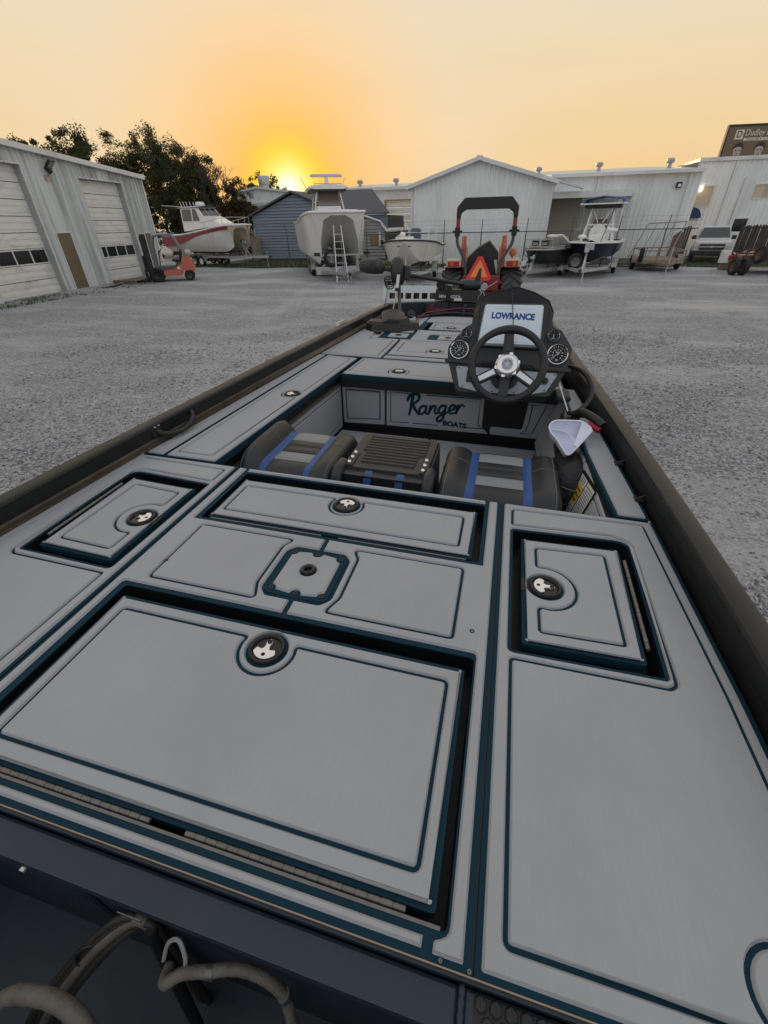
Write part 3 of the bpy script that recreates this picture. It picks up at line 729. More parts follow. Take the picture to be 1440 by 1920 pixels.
# ================================================================ fence
FEN = pm('fence pipe', (.13, .135, .135), .5, .6, var=.2)
fe = thing('chain_link_fence', 'grey chain link fence with top rail and barbed wire posts behind the parked boats', 'fence', (-3, 31.8, 0))
FX = [-17, -14.2, -11.4, -8.6, -6.1, -3.55, -1.25, 1.4, 3.95, 6.5, 9.0]
for x in FX:
    b = MB(); b.cyl((x, 31.8, 0), (x, 31.8, 1.8), .035, n=8); b.cyl((x, 31.8, 1.8), (x+.02, 31.62, 2.5), .022, n=6); b.build('post', FEN, fe)
b = MB(); b.cyl((-17, 31.8, 1.82), (10.6, 31.8, 1.82), .028, n=8); b.build('rail', FEN, fe)
b = MB(); b.cyl((-17, 31.8, .98), (-5, 31.8, .98), .022, n=6); b.build('rail', FEN, fe)
b = MB()
for k in range(3): y, z = 31.8-.06*(k+1), 1.8+.22*(k+1); b.tube([(x, y, z-(.04 if i % 2 else 0)) for i, x in enumerate(np.linspace(-17, 10.6, 23))], .004, 3)
b.build('barbed_wire', FEN, fe)
b = MB(); x = -17.
while x < 10.6:
    for s_ in (1, -1):
        xa, xb = (x, x+1.75) if s_ > 0 else (x+1.75, x); b.tube([(xa, 31.8+.002*s_, .04), (xb, 31.8+.002*s_, 1.79)], .0022, 3, cap=False)
    x += .14
b.build('chain_mesh', FEN, fe, kind='stuff'); world_children(fe)
fs = thing('slat_fence', 'dark privacy slat fence behind the white pickup truck', 'fence', (15, 32.6, 0))
SL = [pm('dark slat %d' % i, c, .7, var=.2) for i, c in enumerate([(.04, .035, .032), (.055, .045, .038), (.032, .03, .03)])]
x = 10.7; k = 0; random.seed(9)
while x < 21:
    if 11.0 < x < 13.6: x += .114; continue
    M = Matrix.Translation((x, 34.2, 0)) @ Matrix.Rotation(random.gauss(0, .012), 4, 'Y'); b = MB(M); h = 1.86+random.uniform(-.03, .05); b.add([(-.055, -.012, .05), (.055, -.012, .05), (.055, -.012, h-.04), (0, -.012, h+.03), (-.055, -.012, h-.04), (-.055, .012, .05), (.055, .012, .05), (.055, .012, h-.04), (0, .012, h+.03), (-.055, .012, h-.04)], [(0, 1, 2, 3, 4), (9, 8, 7, 6, 5), (0, 5, 6, 1), (1, 6, 7, 2), (2, 7, 8, 3), (3, 8, 9, 4), (4, 9, 5, 0)]); b.build('slat', SL[k % 3], fs); x += .114; k += 1
[MB().box(x0, x1, 34.22, 34.26, z, z+.07).build('rail', BLKM, fs) for x0, x1 in ((10.6, 11.05), (13.6, 21)) for z in (.3, 1.72)]; world_children(fs)
ga = thing('gate', 'tall pale pipe framed gate leaning behind the utility trailer', 'gate', (8.6, 30.7, 0))
b = MB()
for p0, p1 in (((7.0, 30.7, .1), (7.75, 30.7, 2.1)), ((9.1, 30.7, .1), (9.6, 30.7, 2.15)), ((7.75, 30.7, 2.1), (9.6, 30.7, 2.15)), ((7.0, 30.7, .1), (9.1, 30.7, .1))): b.cyl(p0, p1, .03, n=8)
b.build('frame', pm('pale gate pipe', (.32, .30, .27), .5, .3, var=.15), ga)
for k in range(3): MB().cyl((7.55+k*.45, 30.7, .1), (8.2+k*.42, 30.7, 2.1), .012, n=6).build('bar', FEN, ga)
world_children(ga)
lp = thing('leaning_panel', 'brown pointed wooden panel leaning beside the gate', 'panel', (9.55, 31.2, 0))
b = MB(); pts = [(-.35, 0), (.35, 0), (.4, 1.5), (.1, 1.75), (-.2, 1.5)]
b.prism(pts, 0, .05, M=Matrix.Rotation(rad(82), 4, 'X')); b.build('board', pm('brown panel', (.12, .09, .06), .8, var=.2), lp)
mt_ = thing('lamp_lit', 'small bright lit lamp on the wall between the red striped boat and the blue shed', 'lamp', (-20.6, 42, 2.3)); b = MB(); b.ball((0, 0, 0), .16, 10); b.build('bulb', pm('lit bulb', (1, .9, .7), .5, emit=((1, .86, .6), 6)), mt_); b = MB(); b.cyl((0, .05, -2.3), (0, .05, 0), .03, n=6); b.build('pole', FEN, mt_)
pl_ = thing('lumber_stack', 'dark wooden boards leaning on the left corner of the blue shed', 'lumber', (-19.9, 37.6, 0))
for k in range(6): MB().beam((-.35+.14*k, .0, 0), (-.55+.15*k, .75, 1.75-.05*(k % 3)), .1, .04).build('board', WOOD, pl_)
wl2 = thing('wall_lamp', 'small bright lit lamp above the blue awning', 'lamp', (12.55, 39.85, 3.9)); b = MB(); b.ball((0, 0, 0), .1, 10, (1, 1, 1.7)); b.build('bulb', pm('lit bulb', (1, .9, .7)), wl2); b = MB(); b.cyl((0, 0, 0), (0, .14, .05), .04, n=8); b.build('bracket', BLKM, wl2)
# ================================================================ trees
def leaf_mat(nm, c):
    m = pm(nm, c, .75, rnd=.55, spec=.2); t = m.node_tree; n = t.nodes; b = n['Principled BSDF']; L = t.links.new
    tr = n.new('ShaderNodeBsdfTranslucent'); tr.inputs[0].default_value = (c[0]*1.8, c[1]*1.5, c[2]*.8, 1); mx = n.new('ShaderNodeMixShader'); mx.inputs[0].default_value = .25
    L(b.outputs[0], mx.inputs[1]); L(tr.outputs[0], mx.inputs[2]); L(mx.outputs[0], n['Material Output'].inputs[0]); return m


LEAF = [leaf_mat('dark oak leaves', (.048, .056, .024)), leaf_mat('olive leaves', (.068, .066, .028)), leaf_mat('brown green leaves', (.062, .05, .024))]
BARK = pm('bark', (.05, .04, .032), .95, var=.3, vs=8, stretch=(1, 1, .2), bump=.5)


def tree(x, y, h, w, label, name='oak_tree', leaf=0, seed=1, n=5200, open_=.5, low=.18, ls=.125, bare=False):
    R = random.Random(seed); t = thing(name, label, 'bush' if name == 'bush' else 'tree', (x, y, 0), R.uniform(0, 6), 'trees behind the left garage' if y < 70 else 'distant tree row')
    b = MB(); tips = []; r0 = h*.022

    def limb(p, d, l, r, lv):
        k = 5; P = [p]; q = p; dd = d.copy()
        for i in range(k):
            dd = (dd+Vector((R.gauss(0, .16), R.gauss(0, .16), R.gauss(.03, .1)))).normalized(); q = q+dd*l/k; P.append(q)
            if lv >= 2: tips.append(q)
        b.tube(P, [max(r*(1-.72*i/k), .014 if bare else 0) for i in range(k+1)], 6 if lv else 9)
        if lv < (4 if bare else 3):
            for _ in range([7, 5, 4, 4][lv]):
                j = R.randint(2 if lv else 2, k); a = R.uniform(0, 6.28); sp = R.uniform(.55, 1.15)
                nd = (dd+Vector((math.cos(a)*sp, math.sin(a)*sp, R.uniform(-.1, .5)))).normalized()
                limb(P[j], nd, l*R.uniform(.42, .62)*(w/h*1.35 if lv == 0 else 1), r*(1-.72*j/k)*.62, lv+1)

    limb(Vector((0, 0, 0)), Vector((R.gauss(0, .06), R.gauss(0, .06), 1)).normalized(), h*.68, r0, 0)
    k_ = h*.93/max(p.z for p in tips)
    mx = sum(p.x for p in tips)/len(tips); my = sum(p.y for p in tips)/len(tips); mz = sum(p.z for p in tips)/len(tips)   # let the crown stand over its foot
    for p in tips: p.x -= mx*p.z/mz; p.y -= my*p.z/mz; p *= k_
    b.v = [((v[0]-mx*v[2]/mz)*k_, (v[1]-my*v[2]/mz)*k_, v[2]*k_-.1) for v in b.v]
    b.build('trunk', BARK, t, smooth=60)
    if bare: return t
    c = MB(); cl = []
    for _ in range(int(30+26*(1-open_))):                      # extra clump centres fill the crown's volume
        a = R.uniform(0, 6.28); u = R.random()**.5; z = R.uniform(low, .97); wd = math.sin(pi*min(1, max(0, (z-low+.12)/(1.12-low))))**.6
        cl.append(Vector((math.cos(a)*u*w/2*wd, math.sin(a)*u*w/2*wd, z*h)))
    tips_ = [p for p in tips if p.z > low*h]; R.shuffle(tips_); cl += tips_[:int(90*(1-open_)+40)]
    per = max(10, int(1.7*n)//len(cl))
    for p in cl:
        rr_ = R.uniform(.35, .95)*h*.075
        for _ in range(per):
            v = Vector((R.gauss(0, 1), R.gauss(0, 1), R.gauss(0, .7)))*.75
            if v.length > 1.15: v *= 1.15/v.length*R.uniform(.6, 1)
            q = p+v*rr_
            if q.z < low*h*.6: continue
            s = ls*R.uniform(.45, 1.1); e1 = Vector((R.gauss(0, 1), R.gauss(0, 1), R.gauss(0, 1))).normalized(); e2 = e1.orthogonal().normalized()
            c.add([q-e1*s, q+e2*s*.45, q+e1*s, q-e2*s*.45], [(0, 1, 2, 3)])
    c.build('crown', LEAF[leaf], t); return t


TL = [  # x, y, height, width, leaf, seed, leaves, openness, label
    (-39.6, 38, 9.0, 6.5, 0, 11, 12000, .25, 'rounded dark oak at the left edge over the near end of the garage roof'),
    (-45.6, 41, 9.9, 7, 0, 29, 11000, .25, 'dark oak half cut by the left picture edge behind the garage'),
    (-43.0, 40, 9.3, 7, 1, 23, 10000, .3, 'dark oak touching the left picture edge above the garage eave'),
    (-40.6, 44, 10.6, 7, 0, 12, 11000, .5, 'tall loose oak with sky gaps, tallest over the garage roof'),
    (-37.4, 46, 10.6, 7, 1, 13, 11000, .5, 'tall dark oak over the middle of the garage roof'),
    (-33.8, 46, 10.4, 6.5, 1, 20, 10000, .55, 'tall oak just left of the open branched oak'),
    (-30.6, 43.5, 9.4, 6.5, 0, 21, 4800, .85, 'open branched oak whose bare limbs show against the sky by the garage corner'),
    (-28.6, 45, 8.2, 5.6, 0, 15, 11000, .35, 'dense rounded oak right of the garage corner'),
    (-33.5, 50, 9.6, 7, 2, 16, 9500, .45, 'brownish oak standing behind the open branched oak'),
    (-46.5, 48, 10.6, 8, 2, 17, 9000, .4, 'brownish oak far left behind the garage roof'),
    (-44, 42, 9.0, 7, 0, 19, 9000, .3, 'leftmost dark oak mostly cut by the picture edge'),
    (-26.2, 47, 6.3, 4.6, 2, 18, 8000, .3, 'low bushy oak behind the red striped boat'),
]
for x, y, h, w, lf, sd, n, op, lb in TL: tree(x, y, h, w, lb, leaf=lf, seed=sd, n=n, open_=op)
tree(-25.4, 42, 8.4, 6, 'bare leafless tree with fine twigs left of the setting sun', 'bare_tree', seed=31, bare=True)
for i, (x, y, h) in enumerate([(-30.5, 43, 5.2), (-27.8, 42.5, 4.8), (-25.3, 43.5, 4.6), (-33.3, 42, 5.2), (-36.5, 41, 5.4)]):
    tree(x, y, h, 4.6, ['broad bush under the open branched oak', 'dark bush behind the cabin of the red striped boat', 'dark bush left of the stack warehouse', 'dark bush at the far corner of the garage', 'dark bush hidden mostly behind the garage'][i], 'bush', leaf=i % 3, seed=40+i, n=6500, open_=.2, low=.02, ls=.115)
for i, (x, y, h) in enumerate([(-41.5, 76, 8.9), (-39.3, 78, 9.6), (-36.8, 77, 8.6), (-34.8, 78, 7.4)]):
    tree(x, y, h, 5.2, ['first', 'second', 'third', 'fourth', 'fifth', 'last'][i]+' tree from the left in the distant row left of the sun', 'distant_tree', leaf=2-(i % 2), seed=60+i, n=2200, open_=.3, low=.05, ls=.24)
# ================================================================ wheels and trailers
def wheel(par, c, r, w, axis=(1, 0, 0), rim=STEEL, name='wheel', lug=0, hub=.6):
    ax = Vector(axis).normalized(); M = Matrix.Translation(c) @ ax.to_track_quat('Z', 'Y').to_matrix().to_4x4()
    b = MB(M); h = w/2; b.lathe([(r*hub, -h*.8), (r*.86, -h), (r*.97, -h*.72), (r, -h*.3), (r, h*.3), (r*.97, h*.72), (r*.86, h), (r*hub, h*.8)], 28, caps=False)
    if lug:
        n = lug
        for k in range(n):
            for sgn in (-1, 1):
                a = 2*pi*(k+(.5 if sgn > 0 else 0))/n; da = .34
                P = [Vector((r*1.0*math.cos(a+da*q), r*1.0*math.sin(a+da*q), sgn*h*(.02+.98*q))) for q in (0, .5, 1)]
                for p0, p1 in zip(P, P[1:]): b.beam(p0, p1, r*.09, r*.1, up=p0.normalized())
    o = b.build(name, TIRE, par, smooth=35)
    b = MB(M); b.lathe([(0, -h*.1), (r*hub*.45, -h*.15), (r*hub*.8, -h*.45), (r*hub*1.02, -h*.8), (r*hub*1.02, h*.8), (r*hub*.8, h*.45), (r*hub*.45, h*.15), (0, h*.1)], 20); b.lathe([(0, h*.1), (r*.16, h*.2), (r*.13, h*.55), (0, h*.6)], 10); b.lathe([(0, -h*.6), (r*.13, -h*.55), (r*.16, -h*.2), (0, -h*.1)], 10)
    b.build('rim', rim, o, smooth=35); return o


def boat_trailer(label, loc, rot, L=6, w=1.9, zf=.5, axles=1, wr=.33, mat=STEEL, ax_y=None, tongue=1.7, jackx=.12, post=1.2, spare=False):
    """bow and tongue point to local -y; origin under the coupler end"""
    t = thing('boat_trailer', label, 'trailer', loc, rot, 'boat trailers parked along the fence'); h = w/2-.18
    for s in (-1, 1):
        b = MB(); b.beam((s*.03, 0, zf), (s*h, tongue+.6, zf), .07, .12); b.beam((s*h, tongue+.58, zf), (s*h, L, zf), .07, .13); b.build('rail', mat, t)
        b = MB(); b.beam((s*h*.62, tongue+.9, zf+.25), (s*h*.62, L-.2, zf+.28), .12, .06)
        for y in (tongue+1.1, L-.6): b.beam((s*h*.62, y, zf), (s*h*.62, y, zf+.25), .05, .05)
        b.build('bunk', pm('bunk carpet', (.05, .05, .05), .95), t)
    [MB().beam((-h, y, zf-.04), (h, y, zf-.04), .07, .08).build('crossmember', mat, t) for y in np.linspace(tongue+.7, L-.1, 4)]
    ay = ax_y or L*.68
    for k in range(axles):
        y = ay+(k-(axles-1)/2)*wr*2.3
        b = MB(); b.cyl((-w/2, y, wr), (w/2, y, wr), .035, n=8)
        for s in (-1, 1): b.box(s*h-.05, s*h+.05, y-.06, y+.06, wr-.02, zf)
        b.build('axle', BLKM, t)
        for s in (-1, 1): wheel(t, (s*w/2, y, wr), wr, .2, (s, 0, 0), WHT if k % 2 == 0 else STEEL)
    for s in (-1, 1):
        b = MB(); y0, y1 = ay-(axles-1)*wr*1.15, ay+(axles-1)*wr*1.15; a = [(y0-wr*1.25*math.cos(q), wr+wr*1.2*math.sin(q)) for q in np.linspace(0, pi/2, 6)]+[(y1+wr*1.25*math.sin(q), wr+wr*1.2*math.cos(q)) for q in np.linspace(0, pi/2, 6)]
        b.loft([[Vector((s*w/2+dx, y, z)) for y, z in a] for dx in (-.13, .13)], caps=False); b.loft([[Vector((s*w/2+dx, y, z-.03)) for y, z in a[::-1]] for dx in (-.13, .13)], caps=False)
        b.build('fender', mat, t, smooth=40)
    b = MB(); b.cyl((jackx, .35, .1), (jackx, .35, zf+.35), .03, n=8); b.cyl((jackx, .35, .02), (jackx, .35, .12), .07, n=10); b.cyl((jackx, .35, zf+.3), (jackx+.18, .35, zf+.3), .012, n=6); b.build('jack', mat, t)
    b = MB(); b.box(-.05, .05, -.12, .25, zf-.05, zf+.06); b.build('coupler', BLKM, t)
    if post:
        b = MB(); b.beam((0, tongue-.25, zf), (0, tongue-.05, zf+post), .08, .08); b.beam((0, tongue-.7, zf), (0, tongue-.1, zf+post*.75), .05, .05); b.box(-.09, .09, tongue-.35, tongue-.12, zf+post*.78, zf+post*.95); b.build('winch_post', mat, t)
        b = MB(); b.box(-.1, .1, tongue-.02, tongue+.06, zf+post-.08, zf+post+.02); b.build('bow_stop', BLKM, t)
    if spare: wheel(t, (-.42, tongue-.15, zf+.28), wr, .2, (.25, -1, 0), pm('dull wheel rim', (.16, .16, .155), .5, .4), 'spare_wheel')
    return t


# ================================================================ boats
def ss(a, b, x): x = max(0, min(1, (x-a)/(b-a))); return x*x*(3-2*x)


def vsecs(L, B, bow, z0, zs, zb, dead=.28, n=16, fw=.04, chine=.5):
    """hull sections from the bow (local -y, y=0) aft; z0 keel, zs sheer aft, zb sheer at the bow"""
    S = []
    for i in range(n):
        t = i/(n-1); y = L*t**1.25; e = 1-(1-min(1, t*1.9))**2.2; b = max(fw, B/2*(e if bow == 'v' else .55+.45*e)); k = (1-ss(0, .42, t)); sh = zs+(zb-zs)*(1-ss(0, .9, t))
        kz = z0+(sh-.18-z0)*k**4.5; cz = kz+(dead*(1-.35*t)+.10*k)*min(1, b/(B/2)+.05); cb = b*(.84-.22*k)
        cz = min(cz, sh-.1); S.append((y, b, sh, cb, cz, kz))
    return S


def hull(par, S, mat, bot=None, deck=None, rub=BLKM, well=True, wm=None):
    b = MB(); b.loft([[Vector((-w, y, sh)), Vector((-(w+cb)/2-.03*(1 if w > .3 else 0), y, (sh+cz)/2+.05)), Vector((-cb, y, cz))] for y, w, sh, cb, cz, kz in S], caps=False)
    b.loft([[Vector((cb, y, cz)), Vector(((w+cb)/2+.03*(1 if w > .3 else 0), y, (sh+cz)/2+.05)), Vector((w, y, sh))] for y, w, sh, cb, cz, kz in S], caps=False)
    y, w, sh, cb, cz, kz = S[0]; b.add([(-w, y, sh), (-cb, y, cz), (cb, y, cz), (w, y, sh)], [(0, 1, 2, 3)])
    y, w, sh, cb, cz, kz = S[-1]; b.add([(-w, y, sh), (-cb, y, cz), (0, y, kz), (cb, y, cz), (w, y, sh)], [(4, 3, 2, 1, 0)])
    b.build('hull_side', mat, par, smooth=50)
    z0 = S[-1][5]; nf = next(i for i, q in enumerate(S) if q[5]-z0 < .12); tri = lambda Q: [[Vector((-cb, y, cz)), Vector((0, y, kz)), Vector((cb, y, cz))] for y, w, sh, cb, cz, kz in Q]
    b = MB(); b.loft(tri(S[:nf+1]), caps=False); b.build('hull_forefoot', mat, par, smooth=40)
    b = MB(); b.loft(tri(S[nf:]), caps=False); b.build('hull_bottom', bot or mat, par, smooth=40)
    b = MB(); b.tube([(-w-.015, y, sh-.04) for y, w, sh, *_ in S][::-1]+[(w+.015, y, sh-.04) for y, w, sh, *_ in S], .035, 8); b.build('rub_rail', rub, par, smooth=60)
    gw = .16; dk = MB(); fore = max(2, len(S)//2)
    for s in (-1, 1): dk.loft([[Vector((s*w, y, sh)), Vector((s*max(0, w-gw), y, sh+.02))][::s] for y, w, sh, *_ in S], caps=False)
    dk.loft([[Vector((-max(0, w-gw), y, sh+.02)), Vector((0, y, sh+.07)), Vector((max(0, w-gw), y, sh+.02))] for y, w, sh, *_ in S[:fore]], caps=False)
    dk.build('deck', deck or GELW, par, smooth=50)
    yf = S[fore-1][0]; b = MB()
    for s in (-1, 1): b.loft([[Vector((s*(w-gw), y, sh+.02)), Vector((s*(w-gw), y, S[-1][4]+.05))][::-s] for y, w, sh, *_ in S[fore-1:]], caps=False)
    y, w, sh, cb, cz, kz = S[fore-1]; zf = S[-1][4]+.05; w1 = w-gw
    b.add([(-w1, y, sh+.02), (w1, y, sh+.02), (w1, y, zf), (-w1, y, zf)], [(0, 1, 2, 3)])
    b.loft([[Vector((-(w-gw), y, zf)), Vector((w-gw, y, zf))] for y, w, *_ in S[fore-1:]], caps=False); b.build('cockpit_liner', wm or GELW, par)


def cat_hull(par, L, B, z0, zs, zb, mat, tun, rise=.3, ztun=.5):
    """catamaran hull, bow at local y=0 pointing to -y, with an open tunnel between two sponsons"""
    S = []; n = 16
    for i in range(n):
        t = i/(n-1); y = L*t**1.3; e = .84+.16*ss(0, .35, t); b = B/2*e; sh = zs+(zb-zs)*(1-ss(0, .9, t)); k = 1-ss(0, .30, t); kq = 1-ss(0, .22, t)
        kx = b*(.62+.08*k); kz = z0+(sh-.55-z0)*k**2.2*rise; ix = b*(.28+.40*k); tz = z0+ztun*(zs-z0)+(sh-.16-z0-ztun*(zs-z0))*k**.7; cz = kz+.42+.1*k
        S.append((y, b, sh, kx, kz, ix, tz, min(cz, sh-.3)))
    for s in (-1, 1):
        b = MB(); b.loft([[Vector((s*w, y, sh)), Vector((s*(w*.985+.02*(1-q)-.10*q*w), y, sh-.3*(sh-cz))), Vector((s*(w*.93*(1-q)+(kx+.015)*q), y, cz)), Vector((s*kx, y, kz))][::s] for (y, w, sh, kx, kz, ix, tz, cz), q in zip(S, [1-ss(0, .22, i/15) for i in range(16)])], caps=False)
        b.build('hull_side', mat, par, smooth=38)
    b = MB(); b.loft([[Vector((-kx, y, kz)), Vector((-(ix+kx*2)/3, y, (kz*2+tz)/3)), Vector((-ix*.8, y, tz-.12*(tz-kz))), Vector((-ix*.4, y, tz)), Vector((ix*.4, y, tz)), Vector((ix*.8, y, tz-.12*(tz-kz))), Vector(((ix+kx*2)/3, y, (kz*2+tz)/3)), Vector((kx, y, kz))] for y, w, sh, kx, kz, ix, tz, cz in S], caps=False)
    y, w, sh, kx, kz, ix, tz, cz = S[0]; wq = w*.885; zq = sh-.3*(sh-cz); b.add([(-kx, y, kz), (-kx-.015, y, cz), (-wq, y, zq), (-w, y, sh), (w, y, sh), (wq, y, zq), (kx+.015, y, cz), (kx, y, kz), ((ix+kx*2)/3, y, (kz*2+tz)/3), (ix*.8, y, tz-.12*(tz-kz)), (ix*.4, y, tz), (-ix*.4, y, tz), (-ix*.8, y, tz-.12*(tz-kz)), (-(ix+kx*2)/3, y, (kz*2+tz)/3)], [tuple(range(14))])
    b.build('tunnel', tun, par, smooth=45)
    y, w, sh, kx, kz, ix, tz, cz = S[-1]; b = MB(); b.add([(-w, y, sh), (-w*.93, y, cz), (-kx, y, kz), (-ix, y, tz), (ix, y, tz), (kx, y, kz), (w*.93, y, cz), (w, y, sh)], [tuple(range(8))[::-1]]); b.build('transom', mat, par)
    b = MB(); b.loft([[Vector((-w, y, sh)), Vector((-w*.6, y, sh+.07)), Vector((w*.6, y, sh+.07)), Vector((w, y, sh))] for y, w, sh, *_ in S], caps=True); b.build('deck', GELW, par, smooth=40)
    b = MB(); b.tube([(-w-.01, y, sh-.02) for y, w, sh, *_ in S][::-1]+[(w+.01, y, sh-.02) for y, w, sh, *_ in S], .06, 8); b.build('rub_rail', mat, par, smooth=60)
    return S


def at_px(px, R):
    """a place on the yard along the direction seen at px, at ground range R"""
    d = MG.T @ np.array([(px-720)/FPX, (500-960)/FPX, 1]); k = R/math.hypot(d[0], d[1]); return Vector((CAM.x+d[0]*k, CAM.y+d[1]*k, 0))


def face(p, extra=0.): return math.atan2(CAM.y-p.y, CAM.x-p.x)+pi/2+rad(extra)   # bow (local -y) towards the visitor, turned by extra


# --- big catamaran
p = at_px(640, 25.6); ct = thing('catamaran_boat', 'big white catamaran fishing boat with hardtop and open tunnel bow', 'boat', p, face(p, 8))
TUN = pm('tunnel shade gelcoat', (.56, .54, .49), .35, var=.08, vs=2)  # greyer than the hull: the tunnel's shade is put into its colour
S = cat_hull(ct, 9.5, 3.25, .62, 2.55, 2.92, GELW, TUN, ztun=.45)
b = MB(); b.loft([[Vector((s*x, y, z)) for s, x, z in ((-1, .72, 2.8), (-1, .6, 3.25), (1, .6, 3.25), (1, .72, 2.8))] for y in (3.0, 4.6)], closed=True); b.build('console', GELW, ct, bev=.05)
b = MB(); b.loft([[Vector((x, y, z)) for x, z in ((-.62, 0), (.62, 0))] for y, z in ()] or [[Vector((-.62, 3.0, 3.22)), Vector((.62, 3.0, 3.22))], [Vector((-.52, 3.35, 3.9)), Vector((.52, 3.35, 3.9))]], caps=False); b.build('windshield', pm('smoked plastic', (.16, .13, .11), .1, spec=.7), ct)
b = MB()
for s in (-1, 1):
    for y in (3.0, 4.7): b.tube([(s*.85, y, 2.7), (s*.72, y+.1, 3.4), (s*.6, y+.15, 3.95)], .035, 8)
    b.tube([(s*.72, 3.1, 3.4), (s*.66, 4.8, 3.45)], .03, 6)
b.build('tower_leg', WHT, ct, smooth=60)
b = MB(); b.loft([[Vector((x, y, z)) for x, z in ((-1.12*e, 4.0), (-1.0*e, 4.1), (0, 4.17), (1.0*e, 4.1), (1.12*e, 4.0), (.9*e, 3.95), (-.9*e, 3.95))] for y, e in ((2.7, .86), (2.95, 1), (5.3, 1), (5.6, .9))], closed=True); ht = b.build('hardtop', WHT, ct, smooth=40)
b = MB(); b.box(-.95, .95, 2.9, 5.3, 3.86, 3.95); b.build('hardtop_lining', pm('dark lining', (.06, .04, .045), .7), ht)
b = MB(); b.cyl((0, 3.6, 4.1), (0, 3.6, 4.5), .13, .09, 14); b.build('radar_mast', WHT, ct, smooth=40); b = MB(); b.box(-.85, .85, 3.52, 3.68, 4.5, 4.64); b.build('radar_bar', pm('radar white', (.6, .58, .55), .4), ct, bev=.04)
b = MB(); b.tube([(-.75, 3.1, 4.2), (.75, 3.1, 4.2)], .02, 6); [b.cyl((x, 3.1, 4.1), (x, 3.1, 4.2), .015, n=6) for x in (-.7, -.2, .3, .7)]; b.build('roof_rail', ALU, ct)
for s in (-1, 1): MB().cyl((s*.9, 4.9, 3.9), (s*1.25, 5.2, 6.0 if s < -5 else 4.6), .02, n=6).build('outrigger', ALU, ct)
b = MB(); b.tube([(-1.3, 1.2, 2.9), (-1.1, .55, 2.98), (0, .45, 3.0), (1.1, .55, 2.98), (1.3, 1.2, 2.9)], .02, 6); b.build('bow_rail', ALU, ct)
p2 = at_px(655, 22.9); tr = boat_trailer('long aluminium trailer under the catamaran with a ladder on its front', p2, ct.rotation_euler.z, L=9.6, w=2.5, zf=.42, axles=3, wr=.36, ax_y=6.2, tongue=1.4, post=0)
b = MB(); b.beam((-1.35, 2.2, .45), (1.35, 2.2, .45), .12, .34); b.build('front_beam', pm('trailer aluminium', (.5, .5, .49), .4, .5, var=.1, vs=4), tr)
b = MB(); [b.box(-.2+.15*k, -.12+.15*k, 2.135, 2.145, .32, .37) for k in range(9)]; b.build('red_reflector', pm('red reflector', (.35, .04, .04), .4), tr)
b = MB(); b.beam((-1.25, 2.15, 1.12), (1.25, 2.15, 1.12), .07, .07)
for x in (-.55, .1, .75): b.beam((x, 2.15, .5), (x, 2.15, 1.12), .06, .06)
b.beam((-1.2, 2.2, 1.12), (-.6, 2.2, .62), .05, .05); b.beam((-1.2, 2.2, .5), (-.6, 2.2, .9), .05, .05); b.build('winch_frame', STEEL, tr)
for s in (-1, 1): MB().box(s*1.25-.14, s*1.25+.14, 2.05, 2.25, 1.1, 1.24).build('guide_pad', BLKM, tr)
p3 = at_px(640, 23.9); la = thing('ladder', 'tall aluminium stepladder standing in front of the catamaran tunnel', 'ladder', p3, ct.rotation_euler.z)
b = MB()
for s in (-1, 1): b.beam((s*.28, -.2, .02), (s*.17, .55, 2.35), .035, .07)
b.build('side_rail', ALU, la)
for k in range(7): q = .1+.125*k; x = .28-.11*q; MB().beam((-x, -.2+.75*q, .02+2.33*q), (x, -.2+.75*q, .02+2.33*q), .06, .03).build('rung', ALU, la)
b = MB()
for s in (-1, 1): b.beam((s*.26, 1.2, .02), (s*.17, .6, 2.3), .03, .05)
b.build('rear_leg', ALU, la)
sp_ = thing('spare_wheel', 'black spare wheel lying in the shadow under the catamaran tunnel', 'wheel', at_px(622, 25.0)+Vector((0, 0, .62)), ct.rotation_euler.z); wheel(sp_, (0, 0, .36), .4, .22, (.2, -1, .3), pm('dull wheel rim', (.16, .16, .155), .5, .4), 'tyre')

# --- red striped cabin catamaran, bow to the right
RED = pm('dark red stripe', (.22, .02, .03), .35, var=.08, vs=3); TAN = pm('tan shade gelcoat', (.46, .40, .30), .5, var=.15, vs=1.5, dirt=(.25, .2, .14), ds=1)  # the tan puts the shade of the bow tunnel into its colour
p = at_px(462, 36.6); RZ = rad(72); rb = thing('red_striped_boat', 'white cabin catamaran with a dark red side stripe facing right', 'boat', p, RZ)
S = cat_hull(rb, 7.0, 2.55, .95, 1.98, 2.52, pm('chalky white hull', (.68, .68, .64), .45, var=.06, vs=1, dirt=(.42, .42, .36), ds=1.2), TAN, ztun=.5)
for s in (-1, 1):
    b = MB()
    for i in range(len(S)-1):
        (y0, w0, s0, *_), (y1, w1, s1, *_) = S[i], S[i+1]; f = lambda y: .26 if y < 2.8 else .26+.42*ss(2.8, 6, y)
        q = [Vector((s*(w0+.03), y0, s0-.05)), Vector((s*(w1+.03), y1, s1-.05)), Vector((s*(w1+.028), y1, s1-f(y1))), Vector((s*(w0+.028), y0, s0-f(y0)))]
        b.add(q, [(0, 1, 2, 3)[::s]])
    b.build('stripe', RED, rb)
cz = lambda y: 2.35+.1*(1-y/6)
b = MB(); secs = [(1.2, .70, 2.5, 2.62), (2.35, .85, 2.4, 3.0), (2.55, .86, 2.4, 3.05), (3.1, .84, 2.35, 3.58), (4.9, .84, 2.2, 3.6)]
b.loft([[Vector((-w, y, z0)), Vector((-w*.9, y, z1)), Vector((w*.9, y, z1)), Vector((w, y, z0))] for y, w, z0, z1 in secs], closed=True); b.build('cabin', GELW, rb, smooth=25)
